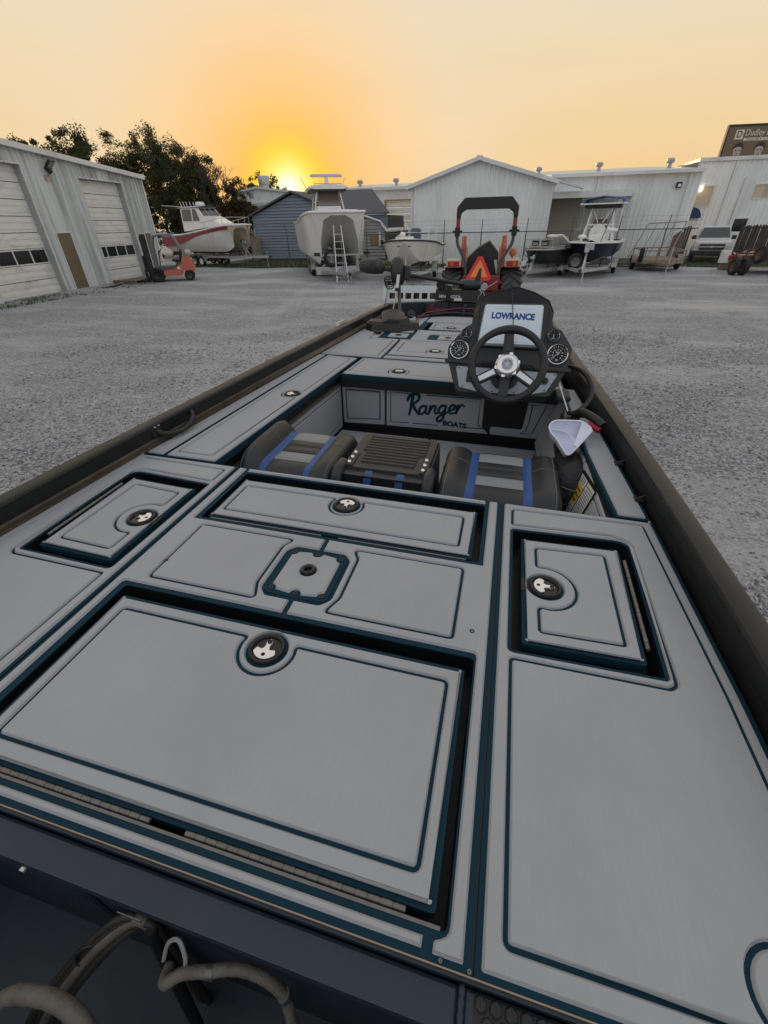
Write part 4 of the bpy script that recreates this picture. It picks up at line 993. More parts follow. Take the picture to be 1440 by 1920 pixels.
b = MB(); b.loft([[Vector((-.86, y, 3.6)), Vector((0, y, 3.68)), Vector((.86, y, 3.6))] for y in (2.9, 5.4)], caps=False); b.loft([[Vector((.86, y, 3.57)), Vector((-.86, y, 3.57))] for y in (2.9, 5.4)], caps=False); b.build('cabin_roof', WHT, rb)
for k, (x0, x1) in enumerate(((-.72, -.26), (-.2, .2), (.26, .72))):
    b = MB(); b.add([(x0, 2.56, 3.1), (x1, 2.56, 3.1), (x1*.93, 3.02, 3.52), (x0*.93, 3.02, 3.52)], [(0, 1, 2, 3)]); b.build('windscreen_pane', GLASS, rb)
for s in (-1, 1):
    for y0, y1, sl in ((2.95, 3.62, .34), (3.8, 4.75, 0)):
        b = MB(); b.add([(s*.852, y0, 2.82), (s*.852, y1, 2.82), (s*.785, y1, 3.48), (s*.785, y0+sl, 3.48)], [(0, 1, 2, 3)[::s]]); b.build('side_window', GLASS, rb)
b = MB(); b.lathe([(.3, 0), (.32, .1), (.25, .22), (0, .25)], 18, Matrix.Translation((0, 3.6, 3.68))); b.build('radar_dome', WHT, rb, smooth=40)
[MB().cyl((x, 4.7, 3.6), (x, 4.85, 3.95), .025, n=6).build('rod_holder', ALU, rb) for x in (-.7, -.45, -.2, .1, .4, .65)]
b = MB(); b.cyl((-.8, 4.5, 3.65), (-1.4, 6.0, 3.75), .015, n=5); b.build('antenna', WHT, rb)
b = MB()
for s in (-1, 1):
    P = [Vector((s*(w-.12), y, sh+.42)) for y, w, sh, *_ in S[:8]]; b.tube(P, .018, 6); [b.cyl(P[i]-Vector((0, 0, .42)), P[i], .014, n=5) for i in (0, 2, 4, 6)]
b.tube([(-S[0][1]+.12, .02, S[0][2]+.42), (S[0][1]-.12, .02, S[0][2]+.42)], .018, 6); b.build('bow_rail', ALU, rb)
tr = boat_trailer('rusty white trailer under the red striped boat', at_px(508, 35.6), RZ, L=9.2, w=2.3, zf=.62, axles=3, wr=.34, mat=pm('dirty white frame', (.42, .42, .39), .6, var=.15), ax_y=6.6, tongue=2.5, post=1.0)

# --- white skiff with a blue seat
p = at_px(757, 22.2); sk = thing('white_skiff', 'white open skiff with dark rub rail and a blue seat left of the tractor', 'boat', p, face(p, -9))
S = vsecs(6.2, 2.7, 'v', .62, 1.42, 1.78, fw=.05); hull(sk, S, pm('off white hull', (.60, .58, .52), .4, var=.06, vs=2, dirt=(.4, .38, .32), ds=1.2), pm('dark bottom paint', (.085, .085, .075), .7, var=.2), rub=BLKM)
b = MB(); b.box(-.25, .25, 3.6, 4.1, 1.45, 2.0); b.build('seat', pm('blue seat vinyl', (.06, .085, .12), .6), sk, bev=.06); b = MB(); b.lathe([(.3, 0), (.22, .14), (0, .17)], 12, Matrix.Translation((0, 3.85, 2.0))); b.build('headrest', pm('blue seat vinyl', (.06, .085, .12)), sk)
b = MB(); b.tube([(.7, 3.2, 1.5), (.75, 3.3, 2.05), (.9, 4.6, 2.0)], .02, 6); b.tube([(.85, 5, 1.45), (.9, 5.1, 2.05)], .02, 6); b.tube([(-.7, 2.0, 1.6), (-.4, 2.4, 2.0), (.5, 2.6, 1.98), (.95, 4.4, 1.98)], .016, 6); b.build('rail', ALU, sk, smooth=60)
b = MB(); b.ball((-.3, 1.2, 1.93), .15, 10, (1.3, 1, .8)); b.box(-.55, .25, 1.05, 1.3, 1.78, 1.86); b.build('spot_light', GELW, sk, smooth=40); b = MB(); b.ball((-.42, 1.12, 2.02), .1, 8); b.build('spot_light_lens', BLKM, sk)
b = MB(); b.box(-.3, -.18, -.01, .02, 1.5, 1.54); b.box(.18, .3, -.01, .02, 1.5, 1.54); b.build('nav_mark', BLKM, sk)
boat_trailer('pale trailer with a low front rail under the white skiff', at_px(752, 21.2), face(p, -9), L=6.6, w=2.1, zf=.42, axles=1, wr=.33, tongue=1.6, mat=pm('dirty white frame', (.42, .42, .39), .6, var=.15), post=1.15)

# --- black aluminium bow boat with bench seats
p = at_px(1003, 24.5); jb = thing('dark_jon_boat', 'dark square bowed jon boat crowded with rods and seats right of the tractor', 'boat', p, face(p, -16))
BH = pm('dark green black hull', (.028, .03, .028), .5, var=.2, vs=4); S = vsecs(5.2, 1.85, 'jon', .55, 1.18, 1.25, fw=.5, dead=.06); hull(jb, S, BH, BH, deck=pm('grey deck', (.2, .2, .19), .7), rub=STEEL, wm=BH)
b = MB(); b.tube([(-.62, .1, 1.25), (-.62, .1, 1.62), (.62, .1, 1.62), (.62, .1, 1.25)], .02, 6); b.tube([(-.62, .1, 1.62), (-.62, .9, 1.62), (-.62, .9, 1.25)], .02, 6); b.build('bow_rail', STEEL, jb)
for x in (-.34, .08): b = MB(); b.box(x, x+.32, .12, .2, 1.36, 1.58); o = b.build('flood_light', BLKM, jb); b = MB(); b.box(x+.03, x+.29, .11, .12, 1.4, 1.5); b.build('lens', pm('lamp glass', (.25, .25, .24), .2), o)
b = MB(); b.box(-.45, .45, .05, .3, 1.25, 1.34); b.build('bow_plate', pm('tan wood plate', (.35, .3, .22), .7), jb)
for x, y in ((.3, 1.3), (.62, 1.7), (.25, 2.2)): b = MB(); b.box(x-.2, x+.2, y, y+.4, 1.2, 1.32); b.box(x-.2, x+.2, y+.36, y+.46, 1.32, 1.68); b.build('seat', pm('grey seat', (.24, .24, .23), .6), jb, bev=.04)
b = MB(); b.ball((.35, .9, 1.72), .1, 10, (2.6, 1, .8)); b.tube([(.1, .95, 1.72), (.75, 1.1, 1.76), (.95, 1.6, 1.5)], .04, 8); b.build('trolling_motor', GELW, jb, smooth=50)
b = MB(); b.box(.45, .95, 4.6, 5.3, 1.0, 1.95); b.build('outboard', pm('grey cowl', (.22, .22, .21), .5), jb, bev=.1)
b = MB(); b.tube(crv([(-.55, .02, 1.3), (-.6, -.03, 1.05), (-.4, -.04, .92), (-.15, -.02, .95), (0, .0, 1.1)]), .018, 6); b.build('rope', pm('teal rope', (.03, .11, .10), .8), jb)
boat_trailer('small galvanised trailer with a tall tongue jack under the dark jon boat', at_px(985, 22.9), face(p, -12), L=5.6, w=1.85, zf=.40, axles=1, wr=.29, tongue=1.5, post=.6, jackx=0)

# --- navy centre console with blue T-top
NAVY = pm('navy gelcoat', (.008, .011, .028), .3, coat=.1, spec=.35, var=.1, vs=2)
p = at_px(1098, 24.6); nb = thing('navy_bay_boat', 'navy and white centre console boat with a blue canvas T-top', 'boat', p, face(p, -5))
S = vsecs(6.6, 2.3, 'v', .60, 1.40, 1.5, fw=.12, dead=.30); S = [(y, (w if i else .3), *r) for i, (y, w, *r) in enumerate(S)]
S = [(y, max(w, 1.13*(1-(1-min(1, (y+.1)/1.5))**2)), sh, cb, cz, kz) for y, w, sh, cb, cz, kz in S]; hull(nb, S, NAVY, pm('cream bottom', (.5, .47, .4), .4, var=.1), rub=GELW)
b = MB(); b.loft([[Vector((x, y, z)) for x, z in ((-.42, 1.3), (-.36, 2.0), (.36, 2.0), (.42, 1.3))] for y in (2.5, 3.4)], closed=True); b.build('console', GELW, nb, bev=.05)
b = MB(); b.box(-.36, .36, 2.25, 2.5, 1.3, 1.75); b.build('front_seat', GELW, nb, bev=.08); b = MB(); b.lathe([(.34, 0), (.34, .02)], 20, Matrix.Translation((0, 2.49, 1.83)) @ Matrix.Rotation(rad(90), 4, 'X')); b.build('console_hatch', WHT, nb)
b = MB(); b.add([(-.34, 2.5, 2.0), (.34, 2.5, 2.0), (.3, 2.75, 2.35), (-.3, 2.75, 2.35)], [(0, 1, 2, 3)]); b.build('windshield', pm('smoked plastic', (.16, .13, .11), .1), nb)
b = MB()
for s in (-1, 1):
    b.tube([(s*.72, 2.4, 1.35), (s*.55, 2.6, 2.2), (s*.46, 2.7, 2.98)], .045, 8); b.tube([(s*.72, 3.5, 1.35), (s*.55, 3.5, 2.2), (s*.5, 3.5, 2.98)], .045, 8); b.tube([(s*.5, 2.66, 2.9), (s*.1, 2.6, 2.2)], .028, 6)
b.tube([(-.56, 2.55, 2.12), (.56, 2.55, 2.12)], .04, 8); b.build('tower_leg', WHT, nb, smooth=60)
b = MB(); b.loft([[Vector((x*e, y, z+dz)) for x, z in ((-.98, 2.97), (-.82, 3.16), (0, 3.26), (.82, 3.16), (.98, 2.97))] for y, e, dz in ((2.0, .9, -.04), (2.2, 1, 0), (4.0, 1, .02), (4.2, .9, -.02))], caps=False); b.build('canopy', pm('blue canvas', (.022, .075, .21), .8, var=.15, vs=3, bump=.5, bs=6), nb, smooth=40)
b = MB(); b.tube([(-.98, 2.05, 2.95), (.98, 2.05, 2.95), (.98, 4.1, 2.97), (-.98, 4.1, 2.97)], .035, 6, closed=True); b.build('canopy_frame', WHT, nb)
b = MB(); b.box(-.8, .8, 2.2, 3.9, 2.78, 2.95); b.build('storage_bag', BLKM, nb, bev=.06)
b = MB(); b.ball((.72, .55, 1.92), .1, 10, (2.8, 1, .9)); b.tube(crv([(.55, .55, 1.9), (.1, .5, 1.62), (-.25, .45, 1.58)]), .035, 8); b.ball((-.45, .45, 1.68), .13, 10, (1.5, 1, .8)); b.build('trolling_motor', GELW, nb, smooth=50)
b = MB(); b.box(-.4, -.15, .35, .6, 1.5, 1.6); b.build('motor_mount', BLKM, nb); b = MB(); b.beam((.33, .2, 1.2), (.68, .25, 2.9), .03, .03); b.build('pole', BLKM, nb)
b = MB(); b.box(-.3, .3, 6.2, 6.9, 1.0, 2.0); b.build('outboard', GELW, nb, bev=.1)
b = MB(); b.box(-.2, .2, -.06, .06, 1.18, 1.42); b.build('bow_guard', pm('silver guard', (.42, .42, .40), .4, .5), nb, bev=.03)
boat_trailer('aluminium trailer with a spare wheel on its front under the navy boat', at_px(1089, 23.2), face(p, -5), L=7.2, w=2.25, zf=.45, axles=1, wr=.33, tongue=1.5, post=.85, spare=True, mat=pm('trailer aluminium', (.5, .5, .49), .4, .5, var=.1, vs=4))

# ================================================================ flat and utility trailers
ut = thing('utility_trailer', 'rusty low utility trailer with side rails beside the navy boat', 'trailer', (8.2, 27.9, 0), rad(-4))
UM = pm('tan rusted frame', (.25, .2, .15), .75, var=.25, vs=8, dirt=(.12, .07, .05), ds=3)
b = MB(); b.box(-.95, .95, 0, 3.2, .46, .54); b.build('bed', WOOD, ut)
b = MB(); [b.beam(p0, p1, .05, .05) for p0, p1 in (((-.95, 0, .95), (.95, 0, .95)), ((-.95, 3.2, .95), (.95, 3.2, .95)), ((-.95, 0, .95), (-.95, 3.2, .95)), ((.95, 0, .95), (.95, 3.2, .95)))]; [b.beam((x, y, .5), (x, y, .95), .05, .05) for x in (-.95, -.3, .3, .95) for y in (0, 3.2)]; b.box(-.95, .95, -.04, .0, .4, .56); b.build('rail', UM, ut)
b = MB(); b.beam((-.6, 0, .44), (0, -1.5, .44), .07, .1); b.beam((.6, 0, .44), (0, -1.5, .44), .07, .1); b.build('tongue', UM, ut); b = MB(); b.cyl((0, -1.35, .05), (.06, -1.3, 1.15), .03, n=8); b.box(-.09, .09, -1.45, -1.25, 0, .05); b.build('jack', STEEL, ut)
for s in (-1, 1):
    wheel(ut, (s*1.1, 1.7, .32), .32, .2, (s, 0, 0), UM); b = MB(); a = [(1.7-.42*math.cos(q), .32+.4*math.sin(q)) for q in np.linspace(.1, pi-.1, 9)]; b.loft([[Vector((s*1.1+dx, y, z)) for y, z in a] for dx in (-.13, .13)], caps=False); b.build('fender', UM, ut)
wheel(ut, (-1.05, -.05, .78), .33, .2, (1, -.1, 0), UM, 'spare_wheel')
ft = thing('flatbed_trailer', 'rusty red flatbed trailer cut off by the right picture edge', 'trailer', (12.4, 26.9, 0), rad(-14))
RR = pm('rust red frame', (.12, .045, .035), .75, var=.3, vs=8)
b = MB(); b.box(-1.0, 4.2, 0, 2.1, .62, .72); b.build('deck_boards', WOOD, ft); b = MB(); b.box(-1.05, 4.3, -.08, 0, .6, .78); b.box(-1.05, 4.3, -.08, 0, .98, 1.05); [b.beam((x, -.04, .75), (x, -.04, 1.0), .06, .06) for x in np.linspace(-.9, 4.2, 7)]; b.box(-1.05, 4.3, 2.1, 2.2, .5, .78); b.build('side_frame', RR, ft)
for y, x in ((-.25, -.75), (-.25, -1.45)): wheel(ft, (x*.55-.5, y*2.2-.1, .36), .36, .22, (-1, -.35, 0), RUST)
wheel(ft, (-.42, -.42, .82), .36, .22, (-1, -.5, .25), RUST, 'spare_wheel')
b = MB(); b.box(.1, .8, -.35, -.1, .92, 1.16); b.build('tool_box', pm('cream steel box', (.42, .40, .34), .5), ft); b = MB(); b.cyl((.25, -.15, .25), (.35, -.15, .9), .04, n=8); b.build('jack', STEEL, ft)

# ================================================================ white pickup
pk = thing('pickup_truck', 'white pickup truck facing the yard behind the fence gap', 'truck', (12.1, 33.3, 0), rad(-17))
PW = pm('white car paint', (.52, .53, .53), .3, coat=.3)
b = MB(); b.loft([[Vector((x, y, z)) for x, z in ((-.95*e, .5), (-.97*e, .95), (-.9*e, zt), (.9*e, zt), (.97*e, .95), (.95*e, .5))] for y, e, zt in ((0, .94, 1.08), (.12, 1, 1.14), (1.35, 1, 1.22), (5.3, 1, 1.15))], closed=True); b.build('body', PW, pk, smooth=30)
b = MB(); b.loft([[Vector((x, y, z)) for x, z in ((-.9, 1.18), (-.72, zt), (.72, zt), (.9, 1.18))] for y, zt in ((1.25, 1.22), (1.95, 1.84), (3.2, 1.86), (3.5, 1.2))], closed=True); b.build('cab', PW, pk, smooth=30)
b = MB(); b.add([(-.8, 1.30, 1.29), (.8, 1.30, 1.29), (.66, 1.87, 1.79), (-.66, 1.87, 1.79)], [(0, 1, 2, 3)]); b.build('windscreen', GLASS, pk)
b = MB(); b.box(-.62, .62, -.05, .02, .72, 1.0); o = b.build('grille', BLK, pk); b = MB(); b.box(-.62, .62, -.07, -.05, .84, .89); b.prism([(-.12, 0), (-.04, 0), (-.04, -.03), (.04, -.03), (.04, 0), (.12, 0), (.12, .04), (.04, .04), (.04, .07), (-.04, .07), (-.04, .04), (-.12, .04)], .07, .09, M=Matrix.Translation((0, 0, .845)) @ Matrix.Rotation(rad(90), 4, 'X')); b.build('grille_bar', CHROME, o)
for s in (-1, 1): b = MB(); b.box(s*.78-.15, s*.78+.15, -.03, .1, .8, 1.0); b.build('headlight', pm('headlight', (.5, .5, .48), .15), pk, bev=.03); b = MB(); b.box(s*1.02-.12, s*1.02+.12, 1.5, 1.6, 1.2, 1.4); b.build('mirror', BLK, pk, bev=.03)
b = MB(); b.box(-.96, .96, -.14, .06, .42, .68); b.build('bumper', BLK, pk, bev=.05)
for s in (-1, 1):
    for y in (.95, 4.3): wheel(pk, (s*.86, y, .38), .38, .26, (s, 0, 0), ALU)
# jumble of parts and a white box on the ground in front of the truck
jk = thing('scrap_pile', 'grey metal scrap and red gas cans in front of the white pickup', 'scrap', (11.9, 29.6, 0))
random.seed(4); b = MB(); [b.tube([(random.uniform(-.1, 1), random.uniform(-.3, .3), random.uniform(.3, .9)) for _ in range(3)], .03, 6) for _ in range(9)]; b.build('pipe', STEEL, jk)
b = MB(); b.box(-.5, -.15, -.2, .2, .3, .85); b.build('white_panel', WHT, jk, bev=.02); b = MB(); b.box(-.22, .05, -.26, .0, .45, .66); b.box(.9, 1.1, -.2, .1, .5, .8); b.build('gas_can', pm('red can', (.28, .03, .03), .5), jk, bev=.03); b = MB(); b.box(-.4, 1, -.1, .2, 0, .34); b.build('pallet_base', WOOD, jk)
# ================================================================ forklift
FO = pm('faded orange paint', (.50, .12, .075), .45, var=.08, vs=3, dirt=(.3, .09, .06), ds=2)
DG = pm('dark grey steel', (.06, .065, .065), .5, var=.15)
fk = thing('forklift', 'faded orange forklift with a black mast parked by the garage corner', 'forklift', (-17.25, 23.0, 0), rad(33))   # mast towards local -x
b = MB(Matrix.Rotation(rad(90), 4, 'X'))
b.prism(rr([(-.35, -.18+.45), (.55, .27), (.62, .5), (1.1, .5), (1.18, .35), (1.25, .5), (1.22, .95), (1.05, 1.15), (.8, 1.1), (.62, .82), (.25, .62), (-.3, .58)], .05), -.5, .5, bot=True); b.build('body', FO, fk, bev=.03)
b = MB(); b.box(-.75, .35, -.5, .5, .5, .72); b.box(.35, .9, -.42, .42, .7, .9); b.build('floor_plate', DG, fk, bev=.03)
b = MB(); b.box(.2, .65, -.25, .25, .9, 1.04); b.beam((.62, 0, 1.0), (.75, 0, 1.5), .45, .12, up=(1, 0, 0)); b.build('seat', BLK, fk, bev=.05)
b = MB()
for s in (-1, 1):
    b.tube(crv([(-.62, s*.45, .7), (-.6, s*.45, 1.4), (-.5, s*.45, 1.98), (-.3, s*.45, 2.1), (.3, s*.45, 2.12), (.5, s*.45, 2.02), (.85, s*.45, 1.3), (1.0, s*.45, 1.0)], 5), .05, 8)
for x in np.linspace(-.4, .4, 6): b.beam((x, -.45, 2.12), (x, .45, 2.12), .05, .05)
b.build('overhead_guard', pm('grey guard paint', (.17, .18, .18), .5, var=.1), fk, smooth=60)
for s in (-1, 1):
    b = MB(); b.box(-1.0, -.86, s*.32-.06, s*.32+.06, .05, 2.15); b.box(-1.1, -1.0, s*.26-.05, s*.26+.05, .08, 2.05); b.build('mast_rail', BLKM, fk)
    b = MB(); b.cyl((-.92, s*.2, .1), (-.92, s*.2, 1.5), .045, n=10); b.build('lift_cylinder', DG, fk)
b = MB(); b.box(-1.05, -.88, -.4, .4, 2.05, 2.17); b.box(-1.05, -.9, -.36, .36, .9, 1.0); b.build('mast_crossbar', BLKM, fk)
b = MB(); b.box(-1.2, -1.1, -.5, .5, .15, .25); b.box(-1.2, -1.1, -.5, .5, .5, .6); [b.box(-1.2, -1.12, y-.02, y+.02, .5, 1.2) for y in np.linspace(-.45, .45, 6)]; b.box(-1.2, -1.12, -.47, .47, 1.15, 1.22); b.build('carriage', BLKM, fk)
for s in (-1, 1): b = MB(); b.box(-1.27, -1.2, s*.25-.06, s*.25+.06, .06, .6); b.box(-2.3, -1.2, s*.25-.06, s*.25+.06, .04, .09); b.build('fork', BLKM, fk)
for s in (-1, 1): wheel(fk, (-.66, s*.48, .34), .34, .26, (0, s, 0), BLKM, hub=.55); wheel(fk, (.92, s*.42, .26), .26, .2, (0, s, 0), DG, hub=.55)
b = MB(); b.tube([(1.05, -.34, 1.28), (1.05, -.3, 1.28), (1.05, .3, 1.28), (1.05, .34, 1.28)], [.06, .17, .17, .06], 14); b.build('gas_cylinder', pm('grey tank', (.38, .39, .39), .35, .5), fk, smooth=40)
b = MB(); b.tube([(.05-.34, -.05, 1.35), (-.36, 0, 1.42), (-.45, 0, .75)], .03, 6); b.lathe([(.17, 0), (.19, .015), (.17, .03)], 18, Matrix.Translation((-.3, 0, 1.38)) @ Matrix.Rotation(rad(-50), 4, 'Y')); b.build('steering_wheel', BLK, fk)
b = MB(); b.cyl((.15, 0, 2.14), (.15, 0, 2.26), .07, n=12); b.box(-.25, .2, -.2, .2, 2.14, 2.2); b.build('beacon', pm('beacon cap', (.55, .56, .56), .3), fk)
b = MB(); b.box(1.2, 1.27, -.45, .45, .55, .66); b.box(1.1, 1.2, -.3, .3, .95, 1.05); b.build('rear_light', pm('lamp cream', (.5, .45, .38), .4), fk)
b = MB(Matrix.Translation((.45, -.512, .62)) @ Matrix.Rotation(rad(90), 4, 'X')); b.prism(circ(0, 0, .07, 16), 0, .006); b.build('badge', WHT, fk); text_mesh('LIFT', .001, Matrix(), BLK, 'badge_mark', fk) if False else None
pa = thing('pallet', 'broken brown wooden pallet lying in front of the forklift forks', 'pallet', (-19.0, 22.2, 0), rad(-3))
for k in range(7): b = MB(Matrix.Translation((-.55+.2*k, 0, .14)) @ Matrix.Rotation(rad(random.uniform(-4, 4)), 4, 'Z')); b.box(-.07, .07, -.9, .9, 0, .025); b.build('slat', WOOD, pa)
for y in (-.8, 0, .8): MB().box(-.7, .75, y-.05, y+.05, 0, .138).build('runner', WOOD, pa)
pb = thing('loose_boards', 'dark loose boards lying flat by the brown walk door', 'boards', (-18.95, 20.3, 0), rad(10))
for k in range(4): MB(Matrix.Translation((.1*k, .05*k, .012+.028*k)) @ Matrix.Rotation(rad(80+8*k), 4, 'Z')).box(-.9, .9, -.07, .07, -.012, .014).build('board', WOOD, pb)

# ================================================================ tractor
TR = pm('tractor red', (.20, .016, .018), .35, coat=.4, var=.08, vs=4); TO = pm('loader faded red', (.52, .17, .11), .5, var=.1, vs=4); TG = pm('roll bar grey', (.055, .06, .062), .45, var=.1)
tc_ = thing('tractor', 'red compact tractor seen from behind with a black canopy and orange warning triangle', 'tractor', (-.1, 11.9, 0), rad(3))
LUGM = pm('dusty tyre', (.055, .055, .055), .9, var=.3, vs=8, dirt=(.12, .115, .11), ds=3)
for s in (-1, 1):
    o = wheel(tc_, (s*.70, 0, .70), .66, .44, (s, 0, 0), TR, lug=17, hub=.52); o.data.materials.clear(); o.data.materials.append(LUGM)
    wheel(tc_, (s*.6, 1.9, .42), .42, .28, (s, 0, 0), TR, name='front_wheel')
b = MB(); b.box(-.4, .4, -.3, .9, .55, 1.18); b.box(-.3, .3, .9, 2.4, .55, 1.0); b.build('chassis', TR, tc_, bev=.04)
b = MB(); b.loft([[Vector((x, y, z)) for x, z in ((-.36, .9), (-.34, 1.3), (-.2, 1.42), (.2, 1.42), (.34, 1.3), (.36, .9))] for y in (1.0, 2.5)], closed=True); b.build('hood', TR, tc_, smooth=40)
b = MB(); b.box(-.42, .42, -.42, -.3, 1.0, 1.32); b.box(-.5, .5, -.34, .2, 1.12, 1.2); b.build('rear_panel', TR, tc_, bev=.02)
for s in (-1, 1):
    b = MB(); a = [(.74*math.cos(q), .7+.78*math.sin(q)) for q in np.linspace(rad(15), rad(100), 9)]; b.loft([[Vector((s*x, y, z)) for y, z in a] for x in (.42, .9)], caps=False); b.loft([[Vector((s*.44, y, z)), Vector((s*.44, y*.5, .75+.4*(z-.7)))] for y, z in a], caps=False); o = b.build('fender', TR, tc_, smooth=30)
    b = MB(); b.box(s*.66-.17, s*.66+.17, -.42, .12, 1.48, 1.64); o = b.build('fender_box', pm('cream fender top', (.45, .40, .33), .5), tc_, bev=.03)
    b = MB(); b.box(s*.66-.13, s*.66+.13, -.45, -.42, 1.50, 1.61); b.build('tail_light', pm('red lens', (.35, .02, .015), .25), o, bev=.01); b = MB(); b.box(s*(.66+.04)-.03, s*(.66+.04)+.04, -.458, -.45, 1.515, 1.595); b.build('lamp_lens', pm('amber lens', (.5, .13, .02), .25), o)
b = MB(); b.cyl((.66, -.1, 1.64), (.66, -.1, 1.72), .02, n=8); b.lathe([(.02, 0), (.08, .01), (.085, .05), (.06, .09), (0, .1)], 16, Matrix.Translation((.66, -.1, 1.76)) @ Matrix.Rotation(rad(90), 4, 'X')); b.build('amber_lamp', pm('amber lens', (.5, .13, .02)), tc_, smooth=40)
for s in (-1, 1):
    b = MB(); P = crv([(s*.36, -.3, .6), (s*.37, -.32, 1.2), (s*.39, -.33, 1.55), (s*.5, -.33, 1.76), (s*.60, -.33, 1.94), (s*.62, -.33, 2.14)], 4); b.tube(P, .045, 4); b.build('roll_bar_leg', TG, tc_)
    b = MB(); b.box(s*.62-.055, s*.62+.055, -.40, -.26, 2.08, 2.26); b.cyl((s*.62-.11, -.33, 2.18), (s*.62+.11, -.33, 2.18), .02, n=8); b.build('roll_bar_hinge', BLKM, tc_, bev=.01)
    b = MB(); b.beam((s*.615, -.33, 2.25), (s*.61, -.33, 2.47), .085, .06); b.build('red_sleeve', TR, tc_)
b = MB(); hw = .66
P = [(-hw, 2.42), (-hw, 2.62), (-hw+.16, 2.79), (hw-.16, 2.79), (hw, 2.62), (hw, 2.42), (hw-.09, 2.42), (hw-.11, 2.52), (hw-.22, 2.585), (-hw+.22, 2.585), (-hw+.11, 2.52), (-hw+.09, 2.42)]
b.prism(P, 0, .14, M=Matrix.Translation((0, -.26, 0)) @ Matrix.Rotation(rad(90), 4, 'X'), bot=True); b.build('roll_bar_hoop', BLK, tc_, bev=.02)
b = MB(); b.box(-hw+.1, hw-.1, -.24, .9, 2.60, 2.74); b.build('canopy', pm('red lining canopy', (.035, .016, .015), .7), tc_, bev=.03)
b = MB(); b.loft([[Vector((x*w, y, z)) for x, z in ((-.36, 1.25), (-.36, 1.66), (-.12, 1.86+dz), (.12, 1.98+dz), (.34, 1.76), (.36, 1.25))] for y, w, dz in ((-.2, 1, 0), (.1, 1.02, .02), (.35, .9, -.05))], closed=True); b.build('seat_cover', pm('black tarp', (.012, .012, .012), .5, bump=.8, bs=7), tc_, smooth=50, bev=.02)
b = MB(); b.beam((.28, -.24, 1.62), (.36, -.26, 1.35), .03, .06); b.build('seat_tear', pm('worn white foam', (.45, .43, .38), .8), tc_)
b = MB(Matrix.Translation((-.06, -.44, 1.24)) @ Matrix.Rotation(rad(83), 4, 'X')); b.prism(rr([(-.29, .03), (-.25, -.03), (.25, -.03), (.29, .03), (.05, .46), (-.05, .46)], .02), 0, .012); o = b.build('warning_triangle', pm('red reflective', (.62, .025, .03), .4), tc_)
b = MB(Matrix.Translation((-.06, -.453, 1.24)) @ Matrix.Rotation(rad(83), 4, 'X')); b.prism([(-.205, .045), (.205, .045), (0, .40)], 0, .006); b.build('triangle_center', pm('fluorescent orange', (.85, .24, .05), .5), o)
for s in (-1, 1):
    b = MB(); b.beam((s*.5, 1.6, .75), (s*.5, 1.15, 1.75), .11, .16); b.beam((s*.5, 1.15, 1.75), (s*.5, 3.4, 1.0), .11, .18); b.lathe([(.1, -.07), (.1, .07)], 12, Matrix.Translation((s*.5, 1.15, 1.8)) @ Matrix.Rotation(rad(90), 4, 'Y')); b.build('loader_arm', TO, tc_, bev=.01)
    b = MB(); b.cyl((s*.5, 1.1, 1.82), (s*.5, 1.15, 2.05), .06, n=10); b.tube(crv([(s*.46, 1.1, 1.9), (s*.4, .9, 1.75), (s*.42, .9, 1.3)]), .015, 6); b.build('loader_cylinder', TO, tc_)
b = MB(); b.box(-.75, .75, 3.3, 3.7, .5, 1.0); b.build('bucket', TG, tc_)
b = MB(); b.cyl((.05, -.43, 1.0), (.38, -.42, 1.2), .012, n=6); b.build('stay_rod', STEEL, tc_)
b = MB()
for s in (-1, 1): b.beam((s*.25, -.3, .6), (s*.32, -.95, .45), .05, .08); b.beam((s*.3, -.5, .52), (s*.25, -.35, 1.05), .03, .04)
b.build('hitch_arm', BLKM, tc_)
b = MB(); b.cyl((-.45, -.55, 1.03), (.1, -.55, 1.03), .13, n=16); b.build('hydraulic_tank', pm('dull grey tank', (.27, .27, .25), .5, var=.1), tc_, smooth=40, bev=.02)
# white perforated ramp between boat and tractor
rp = thing('loading_ramp', 'pale metal ramp with square cut-outs lying between the bow and the tractor', 'ramp', (-.78, 6.55, 1.44), rad(3))
RP = pm('pale ramp paint', (.50, .54, .54), .45, var=.06, vs=4, dirt=(.33, .34, .33), ds=3)
b = MB(Matrix.Rotation(rad(68), 4, 'X')); hol = [rr(rect(-.33+.115*k, -.245+.115*k, .025, .105), .008, 2) for k in range(6)]; b.prism(rect(-.42, .42, 0, .2), 0, .02, holes=hol, bot=True); b.build('plate', RP, rp)
b = MB(); b.box(-.43, .43, -.02, .02, -.03, .008); b.build('edge_tube', RP, rp)
for x in (-.3, -.12, .06, .24): MB().beam((x-.06, .10, -.12), (x+.10, .30, .16), .05, .06).build('brace', BLKM, rp)  # black beams added behind the cut-outs so they look dark
MB().box(-.38, .38, .29, .33, -.2, .17).build('shade_backing', pm('dark red brown back', (.04, .018, .016), .7), rp); b = MB(); [b.beam((x, .03, -.02), (x, .06, -1.44), .05, .05) for x in (-.38, .38)]; b.beam((-.38, .06, -1.41), (.38, .06, -1.41), .05, .05); b.build('stand', BLKM, rp)  # dark sheet added behind the plate, in place of shade seen through the cut-outs
# ================================================================ the bass boat (boat axes: x right, y forward, z up from the deck)
def bw(p): return CAM + RB @ (Vector(p)-CAMB)


B0 = Vector((0, 2.4, -1.0))
boat = thing('bass_boat', 'grey foam decked bass boat filling the foreground with a steering console and two seats', 'boat', bw(B0), mat=RB)


